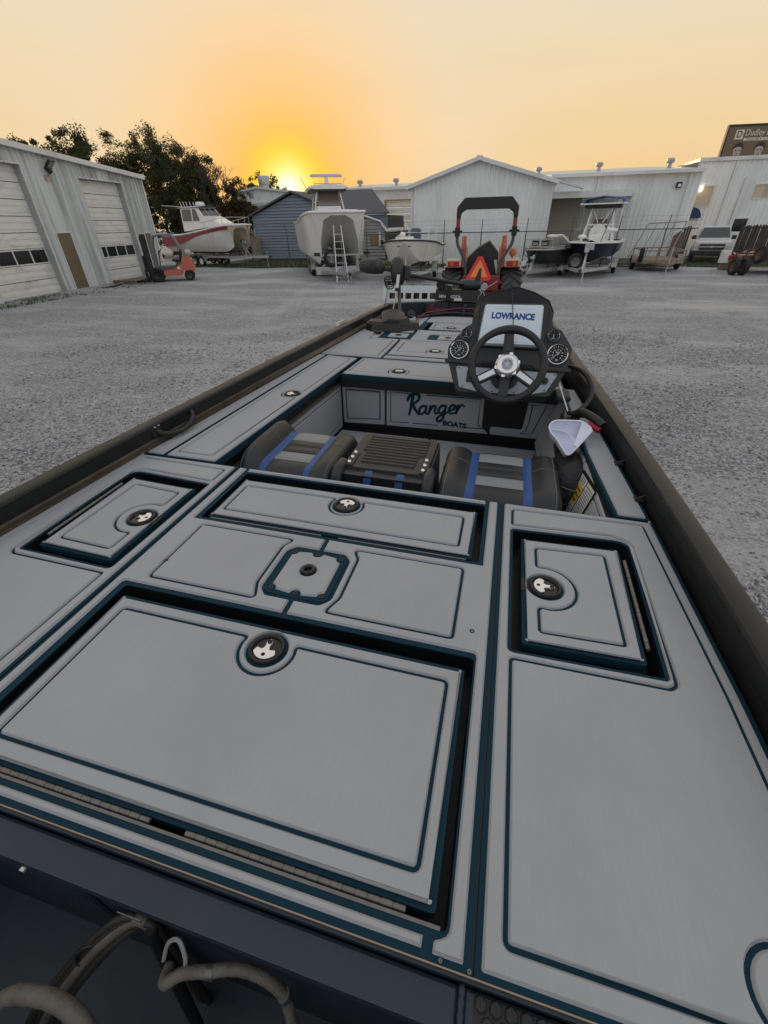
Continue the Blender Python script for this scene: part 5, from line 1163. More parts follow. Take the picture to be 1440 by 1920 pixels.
def foam_material(nm, c):
    m = pm(nm, c, .78, var=.06, vs=3.2, spec=.35, dirt=(c[0]*.76, c[1]*.76, c[2]*.74), ds=2.2, dl=(.54, .76, .4)); t = m.node_tree; n = t.nodes; L = t.links.new; b = n['Principled BSDF']
    tcx = n.new('ShaderNodeTexCoord'); mp = n.new('ShaderNodeMapping'); mp.inputs['Scale'].default_value = (520, 16, 60); L(tcx.outputs['Object'], mp.inputs[0]); nz = n.new('ShaderNodeTexNoise'); nz.inputs['Scale'].default_value = 1; nz.inputs['Detail'].default_value = 4; L(mp.outputs[0], nz.inputs[0])
    bp = n.new('ShaderNodeBump'); bp.inputs['Strength'].default_value = .22; bp.inputs['Distance'].default_value = .0008; L(nz.outputs[0], bp.inputs['Height']); L(bp.outputs[0], b.inputs['Normal'])
    old = b.inputs['Base Color'].links[0].from_socket; r = n.new('ShaderNodeMapRange'); L(nz.outputs[0], r.inputs[0]); r.inputs[1].default_value = .3; r.inputs[2].default_value = .7; r.inputs[3].default_value = .972; r.inputs[4].default_value = 1.026
    sc = n.new('ShaderNodeVectorMath'); sc.operation = 'SCALE'; L(old, sc.inputs[0]); L(r.outputs[0], sc.inputs['Scale']); L(sc.outputs[0], b.inputs['Base Color']); return m


FOAM = foam_material('grey deck foam', (.332, .342, .360))
TEAL = pm('dark teal foam layer', (.0045, .030, .050), .8, var=.12, vs=40, spec=.2)
GUT = pm('black hatch gutter', (.006, .006, .007), .5, var=.2)
SLATE = pm('slate painted aluminium', (.0125, .0225, .0335), .42, var=.1, vs=3, dirt=(.030, .036, .042), ds=6, bump=.12, bs=300)
GUN = pm('dark gunwale paint', (.0125, .014, .0145), .42, spec=.30, var=.12, vs=20, dirt=(.026, .026, .026), ds=9, bump=.1, bs=500)
LEDGE = pm('bare brown ledge', (.14, .115, .085), .4, .35, var=.3, vs=12, dirt=(.05, .04, .035), ds=8)
GOLD = pm('bronze edge strip', (.30, .23, .16), .35, .6, var=.15, vs=20)
VIN = pm('charcoal vinyl', (.022, .024, .027), .42, spec=.45, var=.12, vs=10, bump=.25, bs=260)
GZ_ = .006   # foam thickness
CH = .0035   # routed chamfer


def lerp(T, y):
    for (a, u), (b, v) in zip(T, T[1:]):
        if y <= b: return u+(v-u)*max(0, (y-a))/(b-a)
    return T[-1][1]


TLF = [(-.7, 1.065), (.7, 1.045), (1.36, 1.015), (2.4, .955), (3.13, .90), (4.67, .795), (4.9, .775)]
dL = lambda y: -lerp(TLF, y)
dR = lambda y: lerp(TLF, y)+.022*(1-ss(1.4, 3.2, y))


def foam(par, outer, grooves=(), holes=(), gw=.0036, M=None, name='foam_pad', mat=None, z=0):
    """one foam pad: the outline minus holes, with routed grooves that free inner pads"""
    ps = [(outer, list(holes)+[inset(ccw(g), -gw) for g in grooves])]
    b = MB(); b.prism(outer, z, z+GZ_, CH, ps[0][1], M); b.build(name, mat or FOAM, par)
    for g in grooves:
        hs = [h for h in holes if False]
        b = MB(); b.prism(inset(ccw(g), gw), z, z+GZ_, CH, hs, M); b.build(name, mat or FOAM, par)


def keyhole(x0, x1, y0, y1, cx, cy, r, side, rc=.012, rf=.012):
    """rectangle outline whose 'side' bends round a latch at (cx, cy)"""
    P = [(x0, y0), (x1, y0), (x1, y1), (x0, y1)]
    if side == 't':
        h = y1-cy; w = math.sqrt(max(1e-6, r*r-h*h)); a = math.atan2(h, w)
        arc = circ(cx, cy, r, 26, a, -pi-a)   # from right, down under the latch, to left
        return rr(P[:3]+[(cx+w, y1, .016)]+[(x, y, 0) for x, y in arc[2:-2]]+[(cx-w, y1, .016)]+P[3:], rc)
    if side == 'l':
        h = x0-cx; w = math.sqrt(max(1e-6, r*r-h*h)); a = math.atan2(w, h)
        arc = circ(cx, cy, r, 26, a, -a)
        return rr(P+[(x0, cy+w, .016)]+[(x, y, 0) for x, y in arc[2:-2]]+[(x0, cy-w, .016)], rc)


# ---- hull, gunwales, trailer below
ys = [-.62, -.2, .3, .8, 1.4, 2.0, 2.6, 3.2, 3.8, 4.4, 4.75]
b = MB(); secs = []
for y in ys:
    l, r = dL(y)-.055, dR(y)+.07; k = ss(3.4, 5.3, y); kb = -.98+.55*k; kc = -.78+.5*k
    secs.append([Vector((l, y, .05)), Vector((l+.02, y, -.2)), Vector((l+.10, y, -.45+.2*k)), Vector((l+.22, y, kc)), Vector((0, y, kb)), Vector((r-.22, y, kc)), Vector((r-.10, y, -.45+.2*k)), Vector((r-.02, y, -.2)), Vector((r, y, .05))])
for f, y in ((.80, 5.02), (.45, 5.28)):
    S0 = secs[-1]; q = secs[10]; secs.append([Vector((p.x*f, y, p.z if i in (0, 8) else -.05+(p.z+.05)*(.72 if f > .6 else .35))) for i, p in enumerate(q)])
b.loft(secs, caps=True); b.build('hull', pm('dark grey hull', (.028, .033, .036), .3, coat=.5, var=.1), boat, smooth=35)
BOWP = [(-.775, 4.9), (-.70, 4.985), (-.5, 5.10), (-.25, 5.205), (0, 5.24), (.25, 5.205), (.5, 5.10), (.70, 4.985), (.775, 4.9)]
for s in (-1, 1):
    b = MB(); Q = []
    for y in [-.62, -.2, .1, .4, .8, 1.2, 1.6, 2.0, 2.5, 3, 3.5, 4, 4.5, 4.9]:
        g = (-dL(y)-.018*(1-ss(1, 4, y))) if s < 0 else dR(y)-.002
        Q.append([Vector((s*(g+x), y, z)) for x, z in ((.012, .03), (.002, .092), (.006, .099), (.014, .102), (.052, .103), (.066, .097), (.073, .085), (.076, .05), (.058, .0))])
    b.loft([q[::s] for q in Q], caps=True); b.build('gunwale', GUN, boat, smooth=28)
    b = MB(); Q = []
    for y in [.12, .4, .8, 1.2, 1.6, 2.0, 2.5, 3, 3.5, 4, 4.5, 4.9]:
        g = (-dL(y)-.018*(1-ss(1, 4, y))) if s < 0 else dR(y)-.002; d = -dL(y) if s < 0 else dR(y)
        Q.append([Vector((s*(g+.013), y, .034)), Vector((s*(g+.002), y, .03)), Vector((s*(d-.006), y, .010)), Vector((s*(d-.008), y, -.02))])
    if s > 0: Q = [[q[0], q[0]+Vector((-.002, 0, -.06)), Vector((q[2].x+.004, q[2].y, -.03)), Vector((q[2].x+.004, q[2].y, 0))] for q in Q]
    b.loft([q[::s] for q in Q], caps=False); b.build('gunwale_ledge', LEDGE if s < 0 else GUT, boat)
b = MB(); n = len(BOWP); sec = ((0, .0), (.0, .092), (.012, .102), (.05, .104), (.07, .09), (.075, .04))
nor = []
for i, p in enumerate(BOWP):
    d = Vector(BOWP[min(i+1, n-1)])-Vector(BOWP[max(i-1, 0)]); d.normalize(); nor.append((-d.y, d.x))
b.loft([[Vector((p[0]+m[0]*x, p[1]+m[1]*x, z)) for x, z in sec] for p, m in zip(BOWP, nor)], caps=True); b.build('bow_gunwale', GUN, boat, smooth=28)
b = MB(); b.loft([[Vector((p[0]-m[0]*.004, p[1]-m[1]*.004, z)) for z in (-.06, .095)] for p, m in zip(BOWP, nor)], caps=False); b.build('bow_wall', SLATE, boat)
b = MB(); b.prism([(-.79, 4.55), (.79, 4.55)]+[(x, y) for x, y in BOWP[::-1]], -.07, -.06); b.build('bow_tray', GUT, boat)

# ---- rear deck
HB = rr(rect(-.48, .495, .178, .662), .012); HF = rr(rect(-.474, .478, 1.008, 1.326), .010)
b = MB(); b.prism(rect(-.531, .531, .145, 1.362), -.02, 0, 0, [HB, HF])
rd = b.build('rear_deck', TEAL, boat)
PL = rr(rect(-.094, .094, .733, .929), .026)
def half(s):
    P = [(-.521, .153), (-.478, .153), (-.478, .167, .004), (-.499, .176, .02), (-.499, .676, .012), (-.007, .676), (-.007, .722), (-.080, .722, .02), (-.104, .748, .03), (-.104, .914, .03), (-.080, .94, .02), (-.007, .94), (-.007, .993), (-.492, .993, .006), (-.492, 1.354), (-.521, 1.354)]
    Gv = [(-.437, .967), (-.100, .967), (-.124, .930, .03), (-.124, .762, .05), (-.100, .705), (-.437, .705)]
    if s > 0: P = mir(P); Gv = mir(Gv)
    foam(rd, rr(P, .002, 3), [rr(Gv, .012)])
half(-1); half(1)
foam(rd, rect(-.466, .462, .155, .1685)); foam(rd, rect(-.478, .478, 1.337, 1.354))
# pedestal base plate
b = MB(); b.prism(PL, 0, .003); pp = b.build('pedestal_plate', TEAL, boat)
out = []
for (x, y), a0 in (((.078, .912), 0), ((0, .918), 1), ((-.078, .912), 2), ((-.078, .750), 3), ((0, .744), 4), ((.078, .750), 5)):
    r = .0165; rng_ = {0: (pi*1.5+.0, pi), 1: (2*pi, pi), 2: (0, -pi/2), 3: (pi/2, 0), 4: (pi, 0), 5: (pi, pi/2)}[a0]
    out += circ(x, y, r, 9, *rng_)
foam(pp, rr(out, .003, 3), holes=[circ(0, .839, .0235, 24)], z=.003)
b = MB(); b.lathe([(.0105, .004), (.0105, .012), (.013, .0155), (.019, .0155), (.0205, .010), (.0205, .003)], 26, Matrix.Translation((0, .839, 0))); b.build('socket_ring', BLK, pp, smooth=40)
b = MB(); b.prism(circ(0, .839, .0106, 20), .0035, .0045); b.build('socket_hole', GUT, pp)


def screws(par, pts, z=.004, r=.008, mat=None):
    for x, y in pts:
        b = MB(); b.lathe([(r, 0), (r*.9, .0025), (r*.4, .0028), (r*.38, .001), (0, .001)], 14, Matrix.Translation((x, y, z))); b.build('screw', mat or BLK, par, smooth=30)


screws(pp, [(.075, .909), (0, .914), (-.075, .909), (-.075, .753), (0, .748), (.075, .753)], .003)
screws(rd, [(-.432, .775), (.482, .737)], .004, .007)


def latch(par, x, y, ang, r=.042, z=0.):
    """round flush latch with a polished two lobed paddle; ang turns the stem"""
    M = Matrix.Translation((x, y, z)) @ Matrix.Rotation(ang, 4, 'Z')
    b = MB(M); b.lathe([(r*.8, -.004), (r*.82, .008), (r*.9, .0115), (r*1.0, .0105), (r*1.04, .002)], 36); o = b.build('latch', BLK, par, smooth=40)
    b = MB(M); b.prism(circ(0, 0, r*.81, 28), .0005, .003); b.build('latch_cup', pm('glossy black', (.006, .006, .007), .12), par)
    b = MB(M); R_ = r*.76; P = circ(0, 0, R_, 22, rad(205), rad(335))          # wide end of the paddle
    P = P+[(R_*.74, -.03*r), (R_*.30, -.10*r, .004), (R_*.19, .12*r), (R_*.27, .45*r), (0, .66*r), (-R_*.27, .45*r), (-R_*.19, .12*r), (-R_*.30, -.10*r, .004), (-R_*.74, -.03*r)]
    b.prism(rr(P, .003, 3), .004, .0085, .001); b.build('latch_paddle', CHROME_S, par, smooth=30)
    b = MB(M); b.lathe([(r*.15, .0085), (r*.15, .0096), (r*.10, .0096), (r*.10, .0086)], 16, Matrix.Translation((0, .42*r, 0))); b.lathe([(r*.12, .0088), (0, .0088)], 14, Matrix.Translation((0, -.45*r, 0))); b.build('latch_keyhole', BLK, par)


CHROME_S = pm('satin silver', (.80, .80, .81), .22, .85)


def piano_hinge(par, p0, p1, r=.005, z=.0):
    p0 = Vector((*p0, z)); p1 = Vector((*p1, z)); L_ = (p1-p0).length; n = max(3, int(L_/.0195)); d = (p1-p0)/n; b = MB()
    for k in range(n): b.cyl(p0+d*(k+.03), p0+d*(k+.97), r*(1 if k % 2 else .94), n=10)
    b.cyl(p0, p1, r*.7, n=8); b.build('hinge', ALU2, par, smooth=40)


ALU2 = pm('worn hinge aluminium', (.17, .165, .16), .5, .75, var=.2, vs=60)


def hatch(x0, x1, y0, y1, groove, lt, name='hatch', zt=0., bd=.013, poly=None):
    P = rr(poly or rect(x0, x1, y0, y1), .006, 3)
    b = MB(); b.prism(P, zt-.026, zt, 0); h = b.build(name, TEAL, boat)
    lx, ly, la = lt; c = circ(lx, ly, .0505, 32)
    gi = ccw(groove)
    ob = inset(ccw(P), bd)
    b = MB(); b.prism(ob, zt, zt+GZ_, CH, [inset(gi, -.0036), c]); b.build('foam_pad', FOAM, h)
    b = MB(); b.prism(inset(gi, .0036), zt, zt+GZ_, CH); b.build('foam_pad', FOAM, h)
    latch(h, lx, ly, la, z=zt); return h


def gutter(P, z=-.075, dz=.075):
    b = MB(); b.prism(inset(ccw(P), -.004), z-.004, z); k = ccw(P); n = len(k)
    b.add([(x, y, z) for x, y in k]+[(x, y, -.003) for x, y in k], [(i, n+i, n+(i+1) % n, (i+1) % n) for i in range(n)]); b.build('hatch_gutter', GUT, boat)


gutter(HB); gutter(HF)
h = hatch(-.457, .476, .196, .628, keyhole(-.421, .441, .239, .587, .010, .563, .069, 't'), (.010, .563, 0), zt=-.004)
piano_hinge(h, (-.445, .190), (-.018, .190), z=-.004); piano_hinge(h, (.052, .190), (.432, .190), z=-.004)
b = MB(); b.box(-.47, .485, .1785, .1835, -.02, .001); b.build('hinge_leaf', ALU2, h)
h = hatch(-.456, .455, 1.024, 1.282, keyhole(-.425, .411, 1.072, 1.237, -.007, 1.203, .062, 't'), (-.007, 1.203, pi), zt=-.004)
b = MB(); b.box(-.44, -.03, 1.0115, 1.0165, -.02, .000); b.box(.03, .44, 1.0115, 1.0165, -.02, .000); b.build('hinge', ALU2, h)

# ---- side pads of the rear deck with their trapezoid hatches
for s in (-1, 1):
    mx_ = (lambda p: p) if s > 0 else mir
    de = (lambda y: dR(y)-.014) if s > 0 else (lambda y: -dL(y)-.014)
    yy = [.145, .4, .7, 1.0, 1.362]
    base = [(.5365, .145)]+[(de(y)+.012, y) for y in yy]+[(.5365, 1.362)]
    HO = rr([(.577, .709), (.916, .716), (.930, 1.222, .04), (.577, 1.203)], .008, 6)
    b = MB(); b.prism(mx_(base), -.02, 0, 0, [mx_(HO)]); sd = b.build('rear_deck', TEAL, boat)
    out = [(.546, .153)]+[(de(y), max(y, .153)) for y in yy]+[(de(1.354), 1.354), (.546, 1.354)]
    C = [(.577, .186), (.925, .186, .01)]+[(.952+.056*math.cos(a), .228+.056*math.sin(a), 0) for a in np.linspace(rad(236), rad(60), 16)]+[(1.0, .285, .02), (de(.30)-.022, .30)] if s > 0 else [(.577, .186), (de(.19)-.022, .186)]
    C += [(de(.69)-.022, .69, .1), (de(1.33)-.026, 1.333), (.574, 1.322), (.574, 1.228), (.885, 1.246, .03), (.937, 1.225, .04), (.934, .70, .035), (.915, .687, .02), (.577, .683)]
    foam(sd, rr(mx_(out), .004, 3), [rr(mx_(C), .010)], [inset(ccw(mx_(HO)), -.0085)])
    gutter(mx_(HO))
    if s > 0:
        foam(sd, circ(.97, .225, .05, 20)) if False else None
    lid = mx_([(.604, .738), (.886, .746), (.897, 1.180), (.604, 1.166)])
    a0 = math.acos((.647-.667)/.084)
    arc = circ(.667, .951, .084, 24, a0, -a0)
    gr = [(.647, .783), (.847, .791), (.850, 1.138), (.647, 1.124), (.647, .951+.084*math.sin(a0), .02)]+[(x, y, 0) for x, y in arc[2:-2]]+[(.647, .951-.084*math.sin(a0), .02)]
    h = hatch(0, 0, 0, 0, rr(mx_(gr), .010), (s*.667, .951, -s*pi/2 if s > 0 else pi/2), poly=lid, zt=-.004)
    piano_hinge(h, (s*.8955, .79), (s*.9035, 1.125), .0055, z=.001)
    b = MB(); b.box(*sorted((s*.602, s*.632)), .9, .995, -.004+.0002, .002) if False else b.box(*sorted((s*.603, s*.628)), .925, .975, -.006, -.0015); b.build('strike', BLKM, h)
    screws(sd, [(s*.59, .735), (s*.590, 1.19)], -.055, .006)
# dark seam strips between the deck sections
for x in (-.5338, .5338): b = MB(); b.box(x-.0022, x+.0022, .146, 1.361, -.02, -.004); b.build('deck_seam', GUT, boat)
b = MB(); b.box(dL(1.36)+.02, -.652, 1.3625, 1.37, -.3, -.004); b.box(-.65, .92, 1.36, 1.372, -.3, -.021); b.build('deck_edge', GUT, boat)

# ---- transom ledge, splash well and step
b = MB(); b.box(-1.07, 1.09, .1425, .1445, -.004, .0008); b.build('edge_strip', GOLD, boat); b = MB(); b.box(-1.07, 1.09, .1385, .1424, -.045, -.0045); b.build('deck_lip', SLATE, boat)
b = MB(); b.box(-1.07, .521, .088, .137, -.045, -.018); b.build('transom_ledge', SLATE, boat, bev=.006)
b = MB(); b.box(-1.07, .521, .10, .13, -.62, -.0455); b.box(-1.07, .521, -.62, .10, -.64, -.60); b.build('splash_well', SLATE, boat)
b = MB(); b.loft([[Vector((x, .0992, z)) for x, z in ((-.55+dx, -.13), (-.15+dx, -.13), (-.12+dx, -.17), (-.12+dx, -.32), (-.55+dx, -.36))] for dx in (0,)] + [[Vector((x, .094, z)) for x, z in ((-.54, -.14), (-.16, -.14), (-.13, -.175), (-.13, -.31), (-.54, -.35))]], closed=True); b.build('well_panel', SLATE, boat, bev=.004)
b = MB(); b.box(.526, 1.09, -.62, .137, -.62, -.018); st = b.build('rear_step', SLATE, boat, bev=.005)
b = MB(); b.tube([(.5235, .137-.006*k, -.0165+.0012*(k % 2)) for k in range(40)], [.0042+.0012*(k % 2) for k in range(40)], 8); b.build('weld_bead', SLATE, boat, smooth=60)
b = MB(); b.box(.541, 1.06, -.40, .132, -.018, -.0165); mat_ = b.build('step_mat', BLKM, boat)
b = MB(); rh = .0105; k = 0
for j in range(28):
    for i in range(24):
        x = .549+i*rh*1.9+(rh*.95 if j % 2 else 0); y = .125-j*rh*1.66
        if x < 1.06: b.prism(circ(x, y, rh*.93, 6, pi/6, 2*pi+pi/6), -.0165, -.0125, .002)
b.build('hexagon_tread', pm('black tread foam', (.017, .018, .018), .7, var=.15), mat_, kind='stuff')
screws(boat, [(-.36, .149), (.49, .149), (.53, .1485)], .0, .0032, ALU2)

# ---- hoses and cables in the well
HOSE = pm('weathered grey hose', (.12, .108, .09), .6, var=.3, vs=30, bump=.4, bs=200); CAB = pm('black cable', (.028, .025, .022), .55, var=.3, vs=30)
b = MB(); P = crv([(.065, .06, -.17), (.075, .04, -.155), (.10, .056, -.145), (.145, .068, -.13), (.19, .082, -.13), (.235, .084, -.15), (.265, .075, -.19), (.285, .045, -.25), (.27, .03, -.4), (.2, .05, -.6)], 6); b.tube(P, [.0088+.0006*(i % 2) for i in range(len(P))], 12); b.build('drain_hose', HOSE, boat, smooth=60)
b = MB(); P = crv([(-.26, -.17, -.5), (-.24, -.12, -.3), (-.17, -.045, -.17), (-.10, -.022, -.13), (-.03, -.022, -.14), (.02, -.05, -.2), (.03, -.09, -.4), (.02, -.1, -.6)], 6); b.tube(P, [.0122+.0007*(i % 2) for i in range(len(P))], 12); b.build('drain_hose', HOSE, boat, smooth=60)
for k in range(5):
    o = .013*(k-2); b = MB(); b.tube(crv([(-.26+o, -.12, -.55), (-.17+o*.9, -.035+o*.4, -.33), (-.095+o*.7, .03, -.21), (-.035+o*.5, .083, -.145-.004*k), (.0+o*.4, .093, -.15), (.01+o*.5, .085, -.25), (.0+o, .06, -.6)], 6), .0075 if k != 2 else .010, 8); b.build('rigging_cable', CAB if k % 2 else HOSE if k == 2 else CAB, boat, smooth=60)
b = MB(); b.tube([Vector((-.085, .036, -.195))+Vector((.021*math.cos(a), .008*math.cos(a)+.010*math.sin(a), .016*math.sin(a))) for a in np.linspace(0, 2*pi, 13)[:-1]], .0028, 6, closed=True); b.build('cable_tie', BLK, boat)
b = MB(); b.tube(crv([(.055, .062, -.16), (.065, .078, -.12), (.085, .084, -.105), (.10, .07, -.13), (.095, .06, -.155)]), .0035, 6); b.build('hose_clip', pm('clear plastic clip', (.30, .31, .31), .25), boat)
b = MB(); b.box(-.035, .01, .0865, .0875, -.11, -.10); b.cyl((-.19, .0875, -.035), (-.19, .082, -.035), .006, n=10); b.build('well_bolt', ALU, boat)

b = MB(); b.tube([(.012+.0008*k, .088-.002*k, -.15-.012*k) for k in range(34)], [.0115 if k % 2 else .0095 for k in range(34)], 10); b.build('cable_loom', BLK, boat, smooth=40)
for c in ((.147, .068, -.13, 1, .2, 0), (.262, .078, -.18, .3, -.1, -1)):
    b = MB(); p0 = Vector(c[:3]); d_ = Vector(c[3:]).normalized()*.006; b.cyl(p0-d_, p0+d_, .0105, n=14); b.build('hose_clamp', ALU2, boat, smooth=40)
for x in (-.3, .3, .45): b = MB(); b.cyl((x, .1, -.03-.05), (x, .095, -.08), .005, n=8); b.build('well_bolt', ALU2, boat)

# ---- left side deck with its long lid
P = [(dL(1.375)+.012, 1.375), (-.912, 1.375), (-.826, 3.13), (dL(3.13)+.012, 3.13)]
b = MB(); b.prism(P, -.02, 0); o = b.build('side_deck', TEAL, boat); foam(o, inset(ccw(P), .007))
LP = [(-.904, 1.373), (-.652, 1.373), (-.562, 3.10), (-.816, 3.125)]
b = MB(); b.prism(LP, -.03, 0); h = b.build('hatch', TEAL, boat)
g = [(-.866, 1.418), (-.700, 1.418), (-.645, 2.2, .02)]; cxl, cyl_ = -.697, 2.243
xr = lambda y: -.652+.09*(y-1.373)/1.727-.047
arc = [(cxl+.064*math.cos(a), cyl_+.064*math.sin(a), 0) for a in np.linspace(rad(-40), rad(-320), 22)]
Gv = [(-.866, 1.418), (xr(1.418), 1.418), (xr(cyl_-.05), cyl_-.05, .015)]+arc[1:-1]+[(xr(cyl_+.05), cyl_+.05, .015), (xr(3.07), 3.07), (-.788, 3.085)]
ob = inset(ccw(LP), .008); gi = ccw(rr(Gv, .012))
b = MB(); b.prism(ob, 0, GZ_, CH, [inset(gi, -.0034), circ(cxl, cyl_, .0505, 30)]); b.build('foam_pad', FOAM, h); b = MB(); b.prism(inset(gi, .0034), 0, GZ_, CH); b.build('foam_pad', FOAM, h); latch(h, cxl, cyl_, -pi/2+.1)
screws(boat, [(-.985, 1.52), (-.948, 2.28), (-.93, 2.62)], .006, .009)
b = MB(); Q = [Vector((-.655, 1.372, z)) for z in (-.031, -.09)]; b.loft([[Vector((x, y, -.03)), Vector((x-.012, y, -.05)), Vector((x-.012, y, -.075)), Vector((x+.008, y, -.085))] for x, y in ((-.650, 1.372), (-.566, 3.0))], caps=False); b.build('cockpit_rim', GUT, boat)

# ---- right side deck and sloping inner wall
P = [(.922, 1.372), (dR(1.372)-.004, 1.372), (dR(2.0)-.004, 2.0), (dR(2.75)-.004, 2.75), (.84, 2.75), (.872, 2.0)]
b = MB(); b.prism(P, -.02, 0); o = b.build('side_deck', TEAL, boat); foam(o, rr(inset(ccw(P), .011), .006, 3))
for x, y in ((.995, 1.78), (1.015, 1.50), (.972, 2.18)): b = MB(); b.box(x-.012, x+.02, y-.016, y+.016, .004, .014); b.cyl((x, y, .010), (x+.035, y+.012, .024), .006, n=8); b.build('strap_clip', BLK, boat, bev=.002)
WR = axes((.905, 1.372, -.022), (-.033, 1, 0), (-.10, 0, -.36))   # local x forward, local y down the wall
b = MB(WR); b.box(-.01, 1.42, -.005, .37, -.012, .0); cw = b.build('cockpit_wall', GUT, boat)
M = WR
def wall_pad(par, M, outer, grooves=(), flip=False):
    foam(par, outer, grooves, M=M, gw=.003)
foam(cw, rr(rect(0.004, .47, .006, .36), .008), [rr([(.03, .35), (.03, .03, .01), (.33, .03), (.42, .08), (.44, .35)], .012)], M=M, gw=.003)
foam(cw, rr(rect(.48, 1.38, .006, .36), .008), [rr(rect(.52, 1.34, .04, .32), .02)], M=M, gw=.003)
# capacity and warning plate on that wall
PLM = M @ Matrix.Translation((.285, .165, .0085)) @ Matrix.Rotation(rad(-82), 4, 'Z')
b = MB(PLM); b.prism(rr(rect(-.17, .16, -.115, .115), .012), 0, .002); wp = b.build('warning_plate', pm('black label', (.012, .012, .013), .2), boat)
PAP = pm('white label', (.62, .62, .60), .35); YEL = pm('yellow label', (.62, .42, .02), .35); INK = pm('label ink', (.03, .03, .03), .5); INKW = pm('label light ink', (.4, .4, .38), .5)
b = MB(PLM); b.box(-.155, .145, -.105, -.005, .002, .0026); b.box(-.06, .145, .005, .105, .002, .0026); b.build('label_panel', PAP, wp)
b = MB(PLM); b.box(.03, .145-.035, .005, .105, .0026, .003); b.build('yellow_panel', YEL, wp)
b = MB(PLM)
for k in range(26): b.box(-.146+.011*k, -.1435+.011*k, -.098, -.015+.012*math.sin(k*2.3), .0026, .0032)
for k in range(8): b.box(-.052+.0095*k, -.0495+.0095*k, .012, .098-.02*(k % 3 == 1), .0026, .0032)
for k in range(3): b.box(.042+.022*k, .048+.022*k, .015, .095, .003, .0036)
for k in range(3): b.box(.118+.009*k, .121+.009*k, .02, .09, .0026, .0032)
b.build('label_text', INK, wp)
b = MB(PLM); [b.box(-.15+.02*k, -.143+.02*k, .015, .09, .002, .0026) for k in range(4)]; b.build('label_text', INKW, wp)

# ---- cockpit
b = MB(); b.box(-.70, .93, 1.30, 2.79, -.43, -.405); fl = b.build('cockpit_floor', GUT, boat)
foam(fl, rect(-.575, .065, 1.75, 2.70), [rr(rect(-.53, .03, 1.8, 2.655), .012)], z=-.405); foam(fl, rect(.075, .80, 1.75, 2.70), [rr(rect(.115, .76, 1.8, 2.655), .012)], z=-.405)
LW = axes((-.650, 1.372, -.09), (.0475, 1, 0), (0, 0, -1)); FM = LW @ Matrix.Diagonal((1, 1, -1, 1)); b = MB(FM); b.box(-.01, 1.41, -.0, .34, -.02, -.001); cl_ = b.build('cockpit_wall', GUT, boat)
foam(cl_, rr(rect(.005, 1.375, .004, .305), .006), [rr(rect(.04, 1.345, .032, .275), .012)], M=FM, gw=.003)
FW = Matrix(((1, 0, 0, -.585), (0, 0, -1, 2.762), (0, -1, 0, -.088), (0, 0, 0, 1)))      # local x right, local y down, local z aft
b = MB(FW); b.box(-.02, 1.46, -.03, .335, -.02, -.001); fw_ = b.build('cockpit_wall', GUT, boat)
MD = FW
def fpad(outer, grooves=()):
    foam(fw_, outer, grooves, M=MD, gw=.003)
def XZ(pts): return [(p[0]+.585, -(p[1]+.088), *p[2:]) for p in pts]
foam_flip = lambda P: P
fpad(rr(XZ([(-.575, -.092), (-.268, -.092), (-.268, -.355), (-.575, -.368)]), .006), [rr(XZ([(-.549, -.122), (-.303, -.119), (-.303, -.318), (-.549, -.334)]), .008)])
fpad(rr(XZ([(-.256, -.092), (.400, -.092), (.408, -.30, .03), (.445, -.335), (.452, -.345), (-.256, -.357)]), .006))
fpad(rr(XZ([(.462, -.29), (.665, -.29), (.676, -.092), (.86, -.092), (.815, -.345), (.462, -.345)]), .012))
b = MB(MD); [b.box(*q, GZ_-.0008, GZ_+.0004) for q in ()]
b.prism(rr(XZ([(.412, -.112), (.656, -.108), (.652, -.268), (.418, -.272)]), .01), .0, .004); b.build('access_panel', GUT, fw_)


def groove_line(par, M, P, w=.0032, z=GZ_+.0003, name='groove'):
    """an open routed line: a thin dark channel"""
    P = [Vector((*p, 0)) for p in P]; b = MB(M); k = len(P); Lp = []; Rp = []
    for i in range(k):
        d = (P[min(i+1, k-1)]-P[max(i-1, 0)]).normalized(); n_ = Vector((-d.y, d.x, 0))*w; Lp.append(P[i]+n_); Rp.append(P[i]-n_)
    V = [(p.x, p.y, z) for p in Lp]+[(p.x, p.y, z) for p in Rp]; b.add(V, [(i, i+1, k+i+1, k+i) for i in range(k-1)]); b.build(name, TEAL, par)


gl = lambda pts: groove_line(fw_, MD, XZ(pts))
gl([(-.085, -.112), (-.226, -.111), (-.226, -.324), (-.095, -.319)]); gl([(.02, -.112), (.375, -.108), (.378, -.27), (.395, -.30), (.418, -.308), (.302, -.312)]); gl([(-.07, -.319), (.11, -.317)])
gl([(.69, -.118), (.785, -.116), (.73, -.312), (.655, -.316), (.69, -.29), (.698, -.25), (.702, -.12)])
# brushed script lettering routed into the foam
def stroke(mb, P, w, z=GZ_+.0005, taper=True):
    P = crv([(*p, 0) for p in P], 7); k = len(P)
    V = []; 
    for i in range(k):
        d = (P[min(i+1, k-1)]-P[max(i-1, 0)]).normalized(); n_ = Vector((-d.y, d.x, 0)); t = i/(k-1); ww = w*(.75+.25*math.sin(pi*min(1, t*1.15+.1))) if taper else w
        V += [P[i]+n_*ww, P[i]-n_*ww]
    mb.add([(p.x, p.y, z) for p in V], [(2*i, 2*i+2, 2*i+3, 2*i+1) for i in range(k-1)])
    for c, q in ((P[0], w*.75), (P[-1], w*.75)): mb.add([(c.x+q*math.cos(a), c.y+q*math.sin(a), z+.00005) for a in np.linspace(0, 2*pi, 12)[:-1]], [tuple(range(11))])


